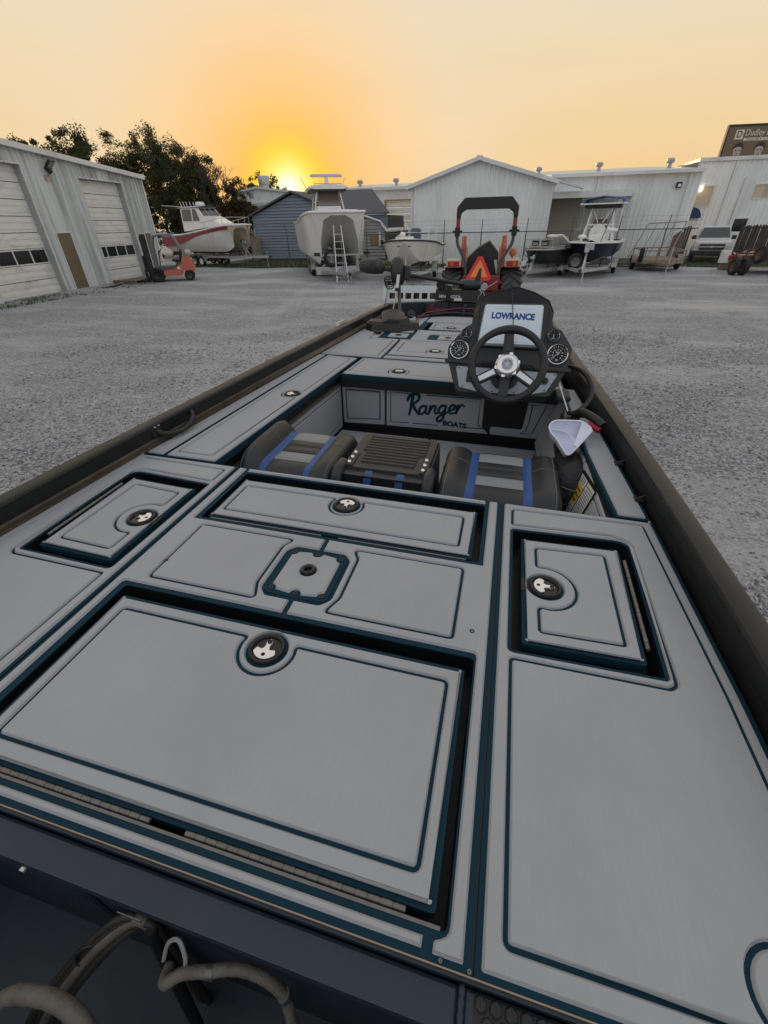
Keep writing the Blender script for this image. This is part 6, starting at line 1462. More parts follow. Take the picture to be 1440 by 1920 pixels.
SCRIPT = {  # strokes on a unit grid: x to the right, y up, baseline 0, x-height .45
    'R': [[(.30, .98), (.24, .6), (.14, .02)], [(.02, .72), (.12, .92), (.34, 1.04), (.56, .98), (.58, .78), (.42, .6), (.26, .53)], [(.28, .54), (.42, .28), (.60, .02)]],
    'a': [[(.36, .38), (.22, .44), (.06, .30), (.04, .10), (.16, .02), (.30, .16), (.38, .40)], [(.38, .42), (.34, .14), (.44, .03), (.54, .1)]],
    'n': [[(.06, .42), (.04, .2), (.0, .02)], [(.03, .14), (.18, .40), (.32, .38), (.29, .16), (.36, .03), (.48, .1)]],
    'g': [[(.36, .38), (.22, .44), (.06, .30), (.05, .12), (.18, .05), (.32, .2), (.38, .42)], [(.38, .42), (.32, .0), (.22, -.3), (.06, -.36), (-.02, -.24), (.12, -.08), (.36, .02), (.52, .12)]],
    'e': [[(.04, .18), (.22, .22), (.32, .34), (.24, .44), (.10, .38), (.03, .18), (.12, .03), (.28, .04), (.42, .14)]],
    'r': [[(.06, .44), (.04, .2), (.02, .02)], [(.04, .16), (.14, .36), (.24, .44), (.36, .38)]]}


def script(word, par, M, h, mat, w=.05, name='lettering', adv=None):
    b = MB(M); x = 0
    for ch in word:
        for P in SCRIPT[ch]: stroke(b, [((x+px+.12*py)*h, py*h) for px, py in P], w*h*(1.25 if ch == 'R' else 1))
        x += {'R': .60, 'a': .5, 'n': .44, 'g': .5, 'e': .38, 'r': .38}[ch]
    return b.build(name, mat, par)


LM = MD @ Matrix.Translation((-.112+.585, .262-.088, 0)) @ Matrix.Rotation(rad(-6.5), 4, 'Z') @ Matrix.Diagonal((1.0, -1, 1, 1))
script('Ranger', fw_, LM, .140, TEAL, .068)
text_mesh('BOATS', .046, MD @ Matrix.Translation((.222+.585, .300-.088, GZ_)) @ Matrix.Rotation(rad(3), 4, 'Z') @ Matrix.Diagonal((1.12, -1, 1, 1)), TEAL, 'lettering', fw_, .0012, bold=.0026)

# ---- lid in front of the cockpit and front deck
P = [(-.557, 2.705), (.87, 2.705), (.85, 3.118), (-.536, 3.118)]
b = MB(); b.prism(P, -.03, 0); h = b.build('hatch', TEAL, boat)
g = keyhole(-.524, .84, 2.765, 3.085, -.191, 2.828, .075, 't') if False else None
cx_, cy_ = -.191, 2.838; w_ = math.sqrt(.066**2-.068**2) if False else .045
arc = [(cx_+.072*math.cos(a), cy_+.060*math.sin(a), 0) for a in np.linspace(rad(222), rad(-42), 22)]
Gv = [(-.524, 2.768), (cx_-.062, 2.768, .012)]+[]
Gv = [(-.524, 2.772), (cx_-.055, 2.772, .012)]+[(x, y, 0) for x, y, _ in arc[2:-2]]+[(cx_+.055, 2.772, .012), (.83, 2.772), (.82, 3.088), (-.506, 3.088)]
gi = ccw(rr(Gv, .012)); ob = inset(ccw(P), .009)
b = MB(); b.prism(ob, 0, GZ_, CH, [inset(gi, -.0034), circ(cx_, cy_, .0505, 30)]); b.build('foam_pad', FOAM, h); b = MB(); b.prism(inset(gi, .0034), 0, GZ_, CH); b.build('foam_pad', FOAM, h); latch(h, cx_, cy_, pi)
b = MB(); b.box(-.56, .87, 2.712, 2.75, -.088, -.031); b.build('cockpit_rim', GUT, boat)
FD = [(dL(3.135)+.01, 3.135), (-.385, 3.135), (-.385, 3.195), (.385, 3.195), (.385, 3.135), (dR(3.135)-.01, 3.135), (dR(4.5)-.01, 4.5), (.72, 4.66), (.45, 4.83), (.1, 4.93), (-.1, 4.93), (-.45, 4.83), (-.72, 4.66), (dL(4.5)+.01, 4.5)]
FD = [(dL(3.135)+.01, 3.135), (dR(3.135)-.01, 3.135)]+FD[6:]
BH_ = rr(rect(-.275, .275, 4.195, 4.56), .012); CH_ = rr(rect(-.385, .385, 3.235, 3.735), .006)
b = MB(); b.prism(FD, -.02, 0, 0, [BH_]); fd = b.build('front_deck', TEAL, boat); gutter(BH_)
for s in (-1, 1):
    P = [(dL(3.145)+.022, 3.155), (-.405, 3.155), (-.405, 3.762), (-.60, 3.762, .02), (-.60, 4.05, .02), (-.345, 4.05), (-.33, 4.62), (-.32, 4.852), (-.45, 4.812), (-.71, 4.648), (dL(4.5)+.022, 4.49)]
    Gv = [(dL(3.2)+.05, 3.19), (-.44, 3.19), (-.44, 3.70, .02), (-.66, 3.73, .04), (-.66, 4.08, .05), (-.40, 4.10), (-.385, 4.60), (-.47, 4.765), (-.70, 4.61), (dL(4.46)+.05, 4.46)]
    if s > 0: P = mir(P); Gv = mir(Gv)
    foam(fd, rr(P, .006, 3), [rr(Gv, .012)])
foam(fd, rr(rect(-.385, .385, 3.155, 3.222), .004)); foam(fd, rr([(-.395, 3.75), (.395, 3.75), (.395, 3.765, 0), (.31, 3.765), (.31, 4.06), (.32, 4.17), (-.32, 4.17), (-.31, 4.06), (-.31, 3.765), (-.395, 3.765, 0)], .006), holes=[rr(rect(-.175, .175, 3.80, 4.02), .03)])
foam(fd, rr([(-.31, 4.575), (.31, 4.575), (.30, 4.85), (.1, 4.918), (-.1, 4.918), (-.30, 4.85)], .02))
for cx0 in (-.44, 0, .44):
    Pq = rr(rect(cx0-.10, cx0+.10, 3.81, 3.995), .02); b = MB(); b.prism(Pq, 0, .003); q = b.build('pedestal_plate', TEAL, boat); foam(q, rr([(cx0-.085, 3.83), (cx0-.02, 3.83), (cx0, 3.845), (cx0+.02, 3.83), (cx0+.085, 3.83), (cx0+.085, 3.975), (cx0-.085, 3.975)], .012), holes=[circ(cx0, 3.9, .03, 20)], z=.003); b = MB(); b.lathe([(.012, .004), (.013, .012), (.024, .012), (.026, .003)], 20, Matrix.Translation((cx0, 3.9, 0))); b.build('socket_ring', BLK, q)


def deck_hatch(P, lx, ly, la, gx0, gx1, gy0, gy1):
    b = MB(); b.prism(P, -.02, .001); h = b.build('hatch', TEAL, boat); a = np.linspace(rad(218), rad(-38), 20)
    Gv = [(gx0, gy0), (lx-.055, gy0, .012)]+[(lx+.07*math.cos(q), ly+.062*math.sin(q), 0) for q in a[1:-1]]+[(lx+.055, gy0, .012), (gx1, gy0), (gx1, gy1), (gx0, gy1)]
    gi = ccw(rr(Gv, .012)); b = MB(); b.prism(inset(ccw(P), .012), .001, .001+GZ_, CH, [inset(gi, -.0034), circ(lx, ly, .0505, 26)]); b.build('foam_pad', FOAM, h); b = MB(); b.prism(inset(gi, .0034), .001, .001+GZ_, CH); b.build('foam_pad', FOAM, h); latch(h, lx, ly, la, z=.001)


deck_hatch(CH_, -.036, 3.425, pi, -.33, .33, 3.36, 3.68)
deck_hatch(rr(rect(-.235, .262, 4.21, 4.545), .006), -.027, 4.32, pi, -.19, .22, 4.262, 4.50)

# ---- grab handle and light on the left gunwale
b = MB(); b.tube(crv([(-1.003, 1.475, .07), (-.985, 1.49, .045), (-.962, 1.56, .028), (-.955, 1.63, .034), (-.968, 1.69, .055), (-.985, 1.705, .075)]), [.010]*2+[.012]*27+[.010]*2, 10); gh = b.build('grab_handle', BLK, boat, smooth=50)
for y in (1.47, 1.715): b = MB(); b.box(-1.012+.01*(y-1.47)*2, -.993, y-.03, y+.03, .045, .088); b.build('handle_mount', BLK, gh, bev=.005); screws(gh, [(-.99, y-.012), (-.99, y+.012)], .088, .006, ALU)
b = MB(); b.prism(rr([(-.958, 3.70), (-.918, 3.70), (-.905, 3.86), (-.942, 3.86)], .016), .10, .122, .006); b.build('cleat', STEEL, boat, smooth=40)
boat_parts_done = True
# ================================================================ seats
BLUE = pm('blue vinyl band', (.018, .075, .25), .5, var=.08, vs=20, bump=.2, bs=300); LGV = pm('light grey vinyl', (.22, .23, .235), .5, var=.08, vs=14, bump=.25, bs=300); TNV = pm('tan grey vinyl', (.24, .225, .195), .5, var=.08, vs=14, bump=.25, bs=300)
STI = pm('grey stitching', (.16, .16, .155), .8)


def seat(x0, x1, bol, lean=0.):
    w = x1-x0; yb, yf = 1.372, 1.985

    def srf(u, v):
        y = yb+(yf-yb)*v; x = x0+w*u+lean*(v-.5)
        z = -.062-.20*(max(0, .30-v)/.30)**1.7-.15*(max(0, v-.80)/.20)**2.2
        e = max(0, (.27-u)/.27) if u < .5 else max(0, (u-.73)/.27)
        z += bol*(1 if u < .5 or bol < .05 else .3)*math.sin(pi*min(1, e*1.15))*(.4+.6*ss(0, .5, v))-.20*max(0, e-.72)**2/.0784
        if e > .9: z -= .06
        z -= .010*(1-min(1, e*4))*math.sin(pi*v)
        return Vector((x, y, z))

    def patch(u0, u1, v0, v1, nu, nv, up=0.):
        n = []
        for i in range(nu+1):
            a = u0+(u1-u0)*i/nu; row = []
            for j in range(nv+1):
                c = v0+(v1-v0)*j/nv; p = srf(a, c); ed = min(i, nu-i, 1)*min(j, nv-j, 1) if up else 1; row.append(p+Vector((0, 0, (up if ed else up-.008))))
            n.append(row)
        b = MB(); b.loft(n, caps=False); return b

    b = MB(); b.box(x0+.05, x1-.05, 1.40, 1.95, -.40, -.24); st = b.build('seat', VIN, boat, bev=.03)
    for u0, u1 in ((0, .26), (.74, 1)): patch(u0, u1, 0, 1, 10, 14).build('bolster', VIN, st, smooth=70)
    for u0, u1 in ((.255, .325), (.675, .745)): patch(u0, u1, 0, 1, 4, 24, .006).build('blue_band', BLUE, st, smooth=70)
    vs_ = [0, .36, .50, .60, .70, .84, 1]; ms = [VIN, LGV, VIN, VIN, LGV, TNV] if x0 < 0 else [VIN, LGV, VIN, VIN, LGV, VIN]
    for v0, v1, m in zip(vs_, vs_[1:], ms): patch(.322, .678, v0+.003, v1-.003, 8, 6, .008).build('seat_panel', m, st, smooth=70)
    for u in (.10, .90):
        b = MB(); b.tube([srf(u, v)+Vector((0, 0, .001)) for v in np.linspace(.05, .98, 18)], .0016, 5); b.build('seam', STI, st)
    b = MB(); b.tube([srf(u, .62)+Vector((0, 0, .001)) for u in np.linspace(.02, .25, 9)], .0014, 5); b.build('seam', STI, st); b = MB(); b.tube([srf(u, .62)+Vector((0, 0, .001)) for u in np.linspace(.75, .98, 9)], .0014, 5); b.build('seam', STI, st)
    b = MB(); b.loft([[srf(u, v) for u in np.linspace(0, 1, 9)] for v in (0, 1)], caps=False) if False else b.box(x0+.02, x1-.02, 1.39, 1.97, -.26, -.20); b.build('seat_base', VIN, st, bev=.03)


seat(-.665, -.165, .062, .0); seat(.250, .805, .022)
# centre step pad with ribs, bolts and blue straps
b = MB(); b.prism(rr(rect(-.165, .245, 1.50, 1.945), .05), -.30, -.052, .010); sp = b.build('center_seat', VIN, boat, bev=.02)
b = MB(); b.prism(rr(rect(-.145, .228, 1.555, 1.915), .02), -.052, -.040, .004); pl2 = b.build('step_pad', BLK, boat)
for k in range(10): y = 1.62+.029*k; b = MB(); b.prism(rr(rect(-.105 if k > 3 else -.085, .19 if k > 3 else .165, y-.009, y+.009), .008), -.040, -.034, .003); b.build('rib', BLK, pl2)
for s, x in ((-1, -.125), (1, .205)):
    b = MB(); b.prism(rr(rect(x-.018, x+.018, 1.565, 1.70), .008), -.040, -.036); b.build('bolt_plate', BLK, pl2)
    for y in (1.585, 1.632, 1.68): b = MB(); b.lathe([(.0105, -.036), (.0105, -.030), (.006, -.024), (0, -.0225)], 12, Matrix.Translation((x, y, 0))); b.build('bolt', CHROME, pl2, smooth=40)
for x in (-.04, .10): b = MB(); b.loft([[Vector((x+dx, y, z)) for y, z in ((1.55, -.046), (1.512, -.056), (1.494, -.10), (1.492, -.22))] for dx in (0, .034)], caps=False); b.build('blue_strap', BLUE, sp)
for x in (-.158, .238): b = MB(); b.tube(crv([(x, 1.60, -.05), (x, 1.53, -.05), (x, 1.49, -.10), (x, 1.49, -.24)]), [.026]*19, 10); b.build('side_roll', VIN, sp, smooth=60)

# ================================================================ console
T30 = rad(30); CN = Matrix(((1, 0, 0, .49), (0, math.sin(T30), -math.cos(T30), 2.35), (0, math.cos(T30), math.sin(T30), .30), (0, 0, 0, 1)))  # local x right, y up the dash, z towards the helm
CON = pm('textured black console', (.027, .029, .031), .62, var=.15, vs=60, bump=.5, bs=420)
D_O = rr([(-.305, -.055), (-.235, -.232, .04), (.235, -.222, .04), (.305, -.07), (.312, .03, .05), (.245, .118, .03), (.205, .128, .04), (.175, .244, .06), (-.175, .240, .06), (-.205, .122, .04), (-.232, .112, .03), (-.315, .0, .05)], .02, 6)
b = MB(CN); b.prism(D_O, -.06, 0, .006); con = b.build('console', CON, boat, smooth=30)
b = MB(); b.loft([[Vector((.49+x, y, z)) for x, z in ((-.25*e, -.0), (-.27*e, .20*h), (-.19*e, .40*h), (.19*e, .40*h), (.27*e, .20*h), (.25*e, -.0))] for y, e, h in ((2.44, 1, 1), (2.62, 1, 1.0), (2.85, .9, .85), (2.95, .82, .4))], closed=True); b.build('console_body', CON, boat, smooth=40, bev=.02)
b = MB(CN); b.prism(rr([(-.255, -.095), (-.222, -.205), (-.11, -.222), (.13, -.216), (.215, -.195), (.262, -.098)], .014), -.002, .005, .002); lp_ = b.build('switch_panel', pm('pale grey panel', (.33, .37, .41), .4), boat)
b = MB(CN); b.prism(rr([(-.318, -.06), (.318, -.07), (.312, -.092), (.15, -.092), (.10, -.055), (-.10, -.052), (-.15, -.088), (-.312, -.082)], .008), 0, .012, .003); b.build('dash_lip', CON, boat)
b = MB(CN); [b.lathe([(.004, .005), (.003, .008), (0, .0082)], 10, Matrix.Translation((x, y, 0))) for x, y in ((-.235, -.105), (-.205, -.198), (-.05, -.212), (.06, -.21), (.205, -.188), (.245, -.107))]; b.build('screw', BLK, lp_)
b = MB(CN); b.lathe([(.017, .005), (.017, .013), (.010, .014), (.010, .010), (0, .010)], 18, Matrix.Translation((.20, -.142, 0))); b.box(.197, .203, -.152, -.132, .010, .017); b.build('ignition_switch', BLK, lp_, smooth=40)
b = MB(CN); b.box(-.19, -.16, -.175, -.115, .005, .012); b.build('switch', BLK, lp_, bev=.003)
# display with its white cover
b = MB(CN); b.prism(rr(rect(-.168, .168, .005, .232), .02), -.01, .018, .004); b.build('display_frame', BLK, boat)
b = MB(CN); b.prism(rr([(-.158, .012), (.150, .018), (.140, .222), (-.158+.012, .215)], .014), .018, .034, .006); sc_ = b.build('screen_cover', pm('pale blue white cover', (.60, .68, .75), .4), boat)
text_mesh('LOWRANCE', .0405, CN @ Matrix.Translation((-.002, .155, .0345)), pm('blue lettering', (.012, .06, .24), .5), 'lettering', sc_, .0004, bold=.0022, sx=.92)
b = MB(CN); b.box(-.10, .10, .192, .1935, .034, .0345); b.box(-.12, .11, .03, .0315, .034, .0345); b.build('cover_line', pm('cover crease', (.38, .46, .54), .5), sc_)
# gauges
DIAL = pm('gauge dial', (.014, .018, .022), .3); DMK = pm('gauge marks', (.36, .36, .35), .5)


def gauge(x, y, r, ticks, a_n, nm):
    M = CN @ Matrix.Translation((x, y, 0))
    b = MB(M); b.lathe([(r*.86, .004), (r*.88, .014), (r*.95, .016), (r, .012), (r*1.02, 0)], 32); g_ = b.build('gauge', CHROME if r > .04 else ALU, boat, smooth=40)
    b = MB(M); b.lathe([(r*.88, .006), (0, .006)], 32); b.build('dial', DIAL, g_)
    b = MB(M)
    for k in range(ticks):
        a = rad(225-270*k/(ticks-1)); c, s = math.cos(a), math.sin(a); l = .70 if k % 2 else .60
        b.beam((r*l*c, r*l*s, .0066), (r*.82*c, r*.82*s, .0066), r*.05, .0006)
        if k % 2 == 0 and r > .04: b.beam((r*.44*c-.003, r*.44*s, .0066), (r*.44*c+.003, r*.44*s, .0066), r*.13, .0006)
    if r > .04: b.prism(rect(-r*.12, r*.12, -r*.58, -r*.44), .0062, .0068); b.prism(rect(-r*.2, r*.2, r*.16, r*.26), .0062, .0068)
    else: b.prism(rect(-r*.04, r*.04, -r*.3, r*.4), .0062, .0068); b.prism(rect(-r*.28, r*.28, -r*.42, -r*.34), .0062, .0068)
    b.build('gauge_marks', DMK, g_)
    c, s = math.cos(rad(a_n)), math.sin(rad(a_n)); b = MB(M); b.beam((-r*.2*c, -r*.2*s, .0085), (r*.66*c, r*.66*s, .0085), r*.06, .001); b.lathe([(r*.1, .006), (r*.1, .010), (0, .010)], 12); b.build('needle', DMK, g_)


gauge(-.246, -.015, .050, 17, 225, 'speed'); gauge(-.222, .066, .030, 9, 95, 'trim'); gauge(.240, -.008, .052, 17, 215, 'tach'); gauge(.208, .080, .030, 9, 250, 'fuel')
# smoked visor
VIS = pm('smoked black visor', (.005, .005, .006), .4, spec=.25)
ar = [(-.196, .37, .385), (-.194, .41, .462), (-.165, .445, .512), (-.09, .478, .546), (0, .490, .566), (.09, .477, .543), (.165, .442, .507), (.194, .405, .457), (.196, .365, .38)]
b = MB(); A0 = [Vector((.487+x, 2.455, z)) for x, z, t in ar]; A1 = [Vector((.487+x*1.03, 2.53, t)) for x, z, t in ar]
b.loft([A0, A1], caps=False); b.loft([[p+Vector((0, .006, .004)) for p in A1], [p+Vector((0, .006, -.004)) for p in A0]], caps=False); b.tube([p+Vector((0, .003, .001)) for p in A1], .0042, 6); b.build('windshield', VIS, boat, smooth=50)
b = MB(CN); b.tube(crv([(-.02, .262, .03), (0.0, .14, .05), (.03, -.02, .035), (.042, -.062, .016)]), .0022, 6); b.lathe([(.006, 0), (.007, .008), (0, .012)], 10, Matrix.Translation((-.02, .262, .024))); b.lathe([(.006, 0), (.007, .008), (0, .012)], 10, Matrix.Translation((.042, -.062, .010))); b.build('cover_cord', BLK, boat)
# steering wheel
W0 = Matrix.Translation((.492-.49, 0, 0)); WHM = Matrix(((1, 0, 0, .492), (0, math.sin(T30), -math.cos(T30), 2.107), (0, math.cos(T30), math.sin(T30), .292), (0, 0, 0, 1)))
RIM = pm('grippy black rim', (.012, .012, .013), .5, var=.15, bump=.4, bs=350)
b = MB(WHM); b.tube([(.163*math.cos(a), .163*math.sin(a), .004*math.cos(2*a)) for a in np.linspace(0, 2*pi, 49)[:-1]], [.0175+.0015*math.cos(4*a) for a in np.linspace(0, 2*pi, 49)[:-1]], 14, closed=True); sw = b.build('steering_wheel', RIM, boat, smooth=70)
for k, a in enumerate((94, 211, 329)):
    M = WHM @ Matrix.Rotation(rad(a), 4, 'Z'); b = MB(M)
    b.prism(rr([(.030, -.026), (.15, -.022), (.16, -.03), (.16, .03), (.15, .022), (.030, .026)], .006), -.024, -.006 if k else -.004, .004); o = b.build('spoke', BLK, sw, bev=.002)
    b = MB(M); b.prism(rr([(.062, -.013), (.142, -.012), (.142, .012), (.062, .013)], .003), -.005 if k else -.003, -.003 if k else -.0015, .0008); b.build('spoke_insert', pm('brushed silver insert', (.62, .65, .68), .3, .6) if k else CON, sw)
b = MB(WHM); b.lathe([(.052, -.03), (.056, -.012), (.05, .002), (.038, .010), (.030, .0105), (.028, .009), (.0, .009)], 32); b.build('wheel_hub', CHROME_S, sw, smooth=35)
b = MB(WHM); [b.prism(rr([(.05*math.cos(a)-.008, .05*math.sin(a)-.008), (.05*math.cos(a)+.008, .05*math.sin(a)-.008), (.05*math.cos(a)+.008, .05*math.sin(a)+.008), (.05*math.cos(a)-.008, .05*math.sin(a)+.008)], .004), -.01, .003) for a in np.linspace(.3, .3+2*pi, 7)[:-1]]; b.build('hub_lug', CHROME_S, sw)
b = MB(WHM); b.prism([((.021 if i % 2 == 0 else .009)*math.sin(i*pi/5), (.021 if i % 2 == 0 else .009)*math.cos(i*pi/5)) for i in range(10)], .009, .0105); b.lathe([(.026, .009), (.026, .0098), (.024, .0098), (.024, .009)], 28); b.build('hub_emblem', pm('dull silver', (.4, .42, .43), .4, .7), sw)
b = MB(WHM); b.cyl((0, 0, -.20), (0, 0, -.02), .045, .05, 18); b.lathe([(.075, -.21), (.07, -.15), (.06, -.1)], 20); b.box(-.022, .022, -.17, -.04, -.06, -.026); b.build('steering_column', BLK, boat, smooth=40)
# throttle and rods at the right of the helm
b = MB(); b.cyl((.762, 2.26, .17), (.822, 2.20, .06), .0042, n=10); b.build('chrome_rod', ALU, boat, smooth=40)
b = MB(); b.box(.80, .87, 2.12, 2.26, -.16, .04); b.build('throttle_base', BLK, boat, bev=.012)
b = MB(); b.tube(crv([(.845, 2.2, -.02), (.865, 2.17, .06), (.885, 2.12, .088), (.925, 2.06, .085), (.955, 2.03, .07)]), [.022]*13+[.020]*12, 12); th = b.build('throttle_lever', BLK, boat, smooth=60)
b = MB(); b.tube([(.905, 2.06, .062), (.93, 2.035, .055), (.947, 2.02, .048)], .016, 10); b.build('red_trim_switch', pm('red button', (.35, .012, .025), .35), th, smooth=50)
b = MB(); b.tube(crv([(.765, 2.45, .20), (.82, 2.40, .225), (.88, 2.33, .215), (.915, 2.27, .165), (.905, 2.22, .11), (.86, 2.18, .07), (.825, 2.2, .055)]), .0125, 10); b.build('control_cable', BLK, boat, smooth=60)
b = MB(); b.box(.775, .85, 2.36, 2.5, .05, .08); b.build('control_bracket', CON, boat, bev=.01)
b = MB(M_ := WR @ Matrix.Translation((.95, .10, .006))); b.prism(rr(rect(-.05, .05, -.04, .05), .012), 0, .014, .004); b.build('switch_box', BLK, boat)

# ================================================================ loose things in the cockpit
def boat_thing(name, label, cat, p, group=None): return thing(name, label, cat, bw(p), group=group, mat=RB)


bag = boat_thing('backpack', 'black backpack standing against the right cockpit wall under the white cap', 'backpack', (.835, 1.88, -.40))
b = MB(); secs = []
for z, rx, ry, dx in ((0, .10, .15, 0), (.08, .115, .17, 0), (.18, .11, .165, .005), (.28, .10, .15, .01), (.345, .07, .11, .012), (.365, .02, .04, .012)):
    secs.append([Vector((dx+rx*math.copysign(abs(math.cos(a))**.7, math.cos(a))*(1+.05*math.sin(3*a+z*20)), ry*math.copysign(abs(math.sin(a))**.7, math.sin(a)), z)) for a in np.linspace(0, 2*pi, 25)[:-1]])
b.loft(secs, closed=True); b.build('body', pm('black nylon', (.010, .010, .012), .6, bump=.7, bs=26), bag, smooth=70)
b = MB(); b.loft([[Vector((-.03+rx*math.cos(a), -.13-.045*math.sin(max(0, min(pi, a))), z+.09*math.sin(a)*0+dz)) for a in np.linspace(0, pi, 9)] for z, rx, dz in ((.05, .07, 0), (.13, .08, 0), (.22, .07, 0))], caps=True); b.build('pocket', pm('black nylon', (.010, .010, .012)), bag, smooth=60)
b = MB(); b.tube(crv([(.07, -.1, .33), (.10, -.14, .2), (.095, -.12, .05)]), .013, 8); b.build('strap', BLK, bag, smooth=60)
b = MB(); b.tube([(.02+.105*math.cos(a), .15*math.sin(a)-.02, .29) for a in np.linspace(-2.2, .4, 14)], .004, 6); b.build('zip', pm('grey zip', (.08, .08, .085), .4), bag)
cap_ = boat_thing('cap', 'white mesh cap lying upside down on the black backpack', 'cap', (.803, 1.94, .028)); CAPM = pm('white mesh cloth', (.62, .66, .80), .8, var=.06, vs=20, bump=.9, bs=330); CAPS = pm('white cloth band', (.68, .71, .82), .8, bump=.4, bs=200)
CN_ = Vector((-.12, -.62, .78)).normalized(); CM = axes((0, 0, 0), Vector((1, 0, 0)), CN_.cross(Vector((1, 0, 0))))
OUT = [tuple(p) for p in (Vector(q).to_2d() for q in crv([(x, y, 0) for x, y in [(-.084, .044), (-.060, .072), (.012, .080), (.056, .078), (.094, .044), (.066, -.010), (.036, -.058), (.006, -.092), (-.020, -.062), (-.046, -.022), (-.074, .010)]], 5, closed=True))]
CX, CY = .0, .015


def cap_h(x, y, q):   # crumpled bowl: deep in the middle, a seam ridge across it
    r_ = .022*q**2.5-.016*(1-q*q); u = (x-CX)*.55+(y-CY)*.85
    return r_+.010*math.exp(-((u-.005)/.012)**2)*(1-q)+.004*math.sin(60*x+30*y)*(1-q)*q*4


b = MB(CM); rings = []
for q in np.linspace(1, .04, 11):
    rings.append([Vector((CX+(x-CX)*q, CY+(y-CY)*q, cap_h(CX+(x-CX)*q, CY+(y-CY)*q, q))) for x, y in OUT])
b.loft(rings, closed=True, caps=False); n_ = len(OUT); b.add(rings[-1], [tuple(range(n_))]); b.loft([rings[0], [Vector((CX+(p.x-CX)*.9, CY+(p.y-CY)*.9, p.z-.05)) for p in rings[0]], [Vector((CX, CY, -.065))]*n_], closed=True, caps=False); b.build('crown', CAPM, cap_, smooth=70)
b = MB(CM); b.tube([Vector((x, y, cap_h(x, y, 1)+.001)) for x, y in OUT], .0042, 7, closed=True); b.build('sweatband', CAPS, cap_, smooth=60)
b = MB(CM); b.tube(crv([(-.070, .030, .012), (-.03, .035, .004), (.01, .022, -.004), (.035, -.008, .0), (.042, -.040, .018)]), .0040, 6); b.build('seam_tape', CAPS, cap_, smooth=60)
b = MB(CM); b.loft([[Vector((.052, .078, .022+d)), Vector((.098, .044, .026+d)), Vector((.100, .034, .022+d)), Vector((.045, -.052, .022+d)), Vector((.026, -.036, .010+d)), Vector((.045, .020, .004+d))] for d in (0, .005)], closed=True); b.build('back_strap', CAPS, cap_, bev=.002)

# ================================================================ bow gear
GRT = pm('worn black plastic', (.018, .018, .019), .5, var=.3, vs=8, bump=.3, bs=120, dirt=(.04, .038, .035), ds=6)
fp = boat_thing('foot_pedal', 'black trolling motor foot pedal unit standing on the bow deck', 'pedal', (-.56, 4.16, .006))
b = MB(Matrix.Rotation(rad(12), 4, 'Z')); b.prism(rr([(-.25, -.05), (-.19, -.13), (.05, -.15), (.24, -.05), (.26, .06), (.12, .13), (-.12, .14), (-.24, .08)], .03), 0, .06, .012); b.build('base', GRT, fp, smooth=30)
b = MB(Matrix.Rotation(rad(12), 4, 'Z')); b.loft([[Vector((x*w, y, z)) for x, z in ((-.11, .05), (-.10, z1), (-.03, z1+.025), (.06, z1+.02), (.11, z1-.01), (.12, .05))] for y, w, z1 in ((-.09, .8, .075), (.0, 1, .10), (.12, 1.05, .125), (.19, .8, .11))], closed=True); b.build('cover', GRT, fp, smooth=45, bev=.006)
b = MB(Matrix.Rotation(rad(12), 4, 'Z')); b.prism(rr([(-.22, -.10), (-.07, -.13), (-.06, .02), (-.21, .04)], .02), .055, .08, .008); b.prism(rr([(.06, -.13), (.12, -.12), (.17, .02), (.08, .03)], .02), .055, .105, .01); b.build('treadle', GRT, fp, smooth=30)
b = MB(); b.lathe([(.035, -.02), (.035, .012), (.012, .016), (.012, .024), (0, .026)], 18, Matrix.Translation((.165, .06, .125)) @ Matrix.Rotation(rad(60), 4, 'X') @ Matrix.Rotation(rad(25), 4, 'Y')); b.build('knob', GRT, fp, smooth=40)
pdl = boat_thing('pull_handle', 'black T handle on a cord lying on the bow deck behind the foot pedal', 'handle', (-.63, 3.90, .012)); b = MB(); b.ball((0, 0, .012), .026, 12, (1.7, .8, .6)); b.build('grip', BLK, pdl, smooth=50); b = MB(); b.tube(crv([(.03, .02, .014), (.07, .06, .02), (.05, .12, .03), (.08, .19, .05)]), .003, 6); b.build('cord', BLK, pdl)
tm = boat_thing('trolling_motor', 'black trolling motor stowed across the bow with its head on the left', 'motor', (-.1, 5.02, .10))
O = Vector((-.1, 5.02, .10))
def q_(x, y, z): return Vector((x, y, z))-O
HD = pm('dark grey motor housing', (.022, .023, .025), .5, coat=.15, var=.12, vs=6, bump=.15, bs=200)
b = MB(); secs = []
for k, (u, rx, rz) in enumerate(((0, .03, .05), (.05, .062, .10), (.3, .085, .125), (.6, .09, .13), (.85, .075, .115), (1, .04, .06))):
    c = q_(-.74+.14*u, 4.86-.02*u, .43-.02*u); secs.append([c+Vector((rx*.35*math.cos(a)*.3, rx*math.cos(a), rz*math.copysign(abs(math.sin(a))**.85, math.sin(a)))) for a in np.linspace(0, 2*pi, 21)[:-1]])
b.loft(secs, closed=True); hd = b.build('head', HD, tm, smooth=60)
b = MB(); b.box(*sorted((q_(-.60, 0, 0).x, q_(-.545, 0, 0).x)), q_(0, 4.80, 0).y, q_(0, 4.89, 0).y, q_(0, 0, .34).z, q_(0, 0, .475).z); b.build('head_cap', HD, tm, bev=.015)
b = MB(); secs = []
for u, rz, ry in ((0, .02, .02), (.06, .052, .04), (.3, .068, .055), (.65, .070, .055), (.92, .060, .045), (1, .025, .02)):
    c = q_(-1.075+.27*u, 4.82, .46-.005*u); secs.append([c+Vector((0, ry*math.cos(a), rz*math.copysign(abs(math.sin(a))**.8, math.sin(a)))) for a in np.linspace(0, 2*pi, 21)[:-1]])
b.loft(secs, closed=True); b.build('side_pod', HD, tm, smooth=60)
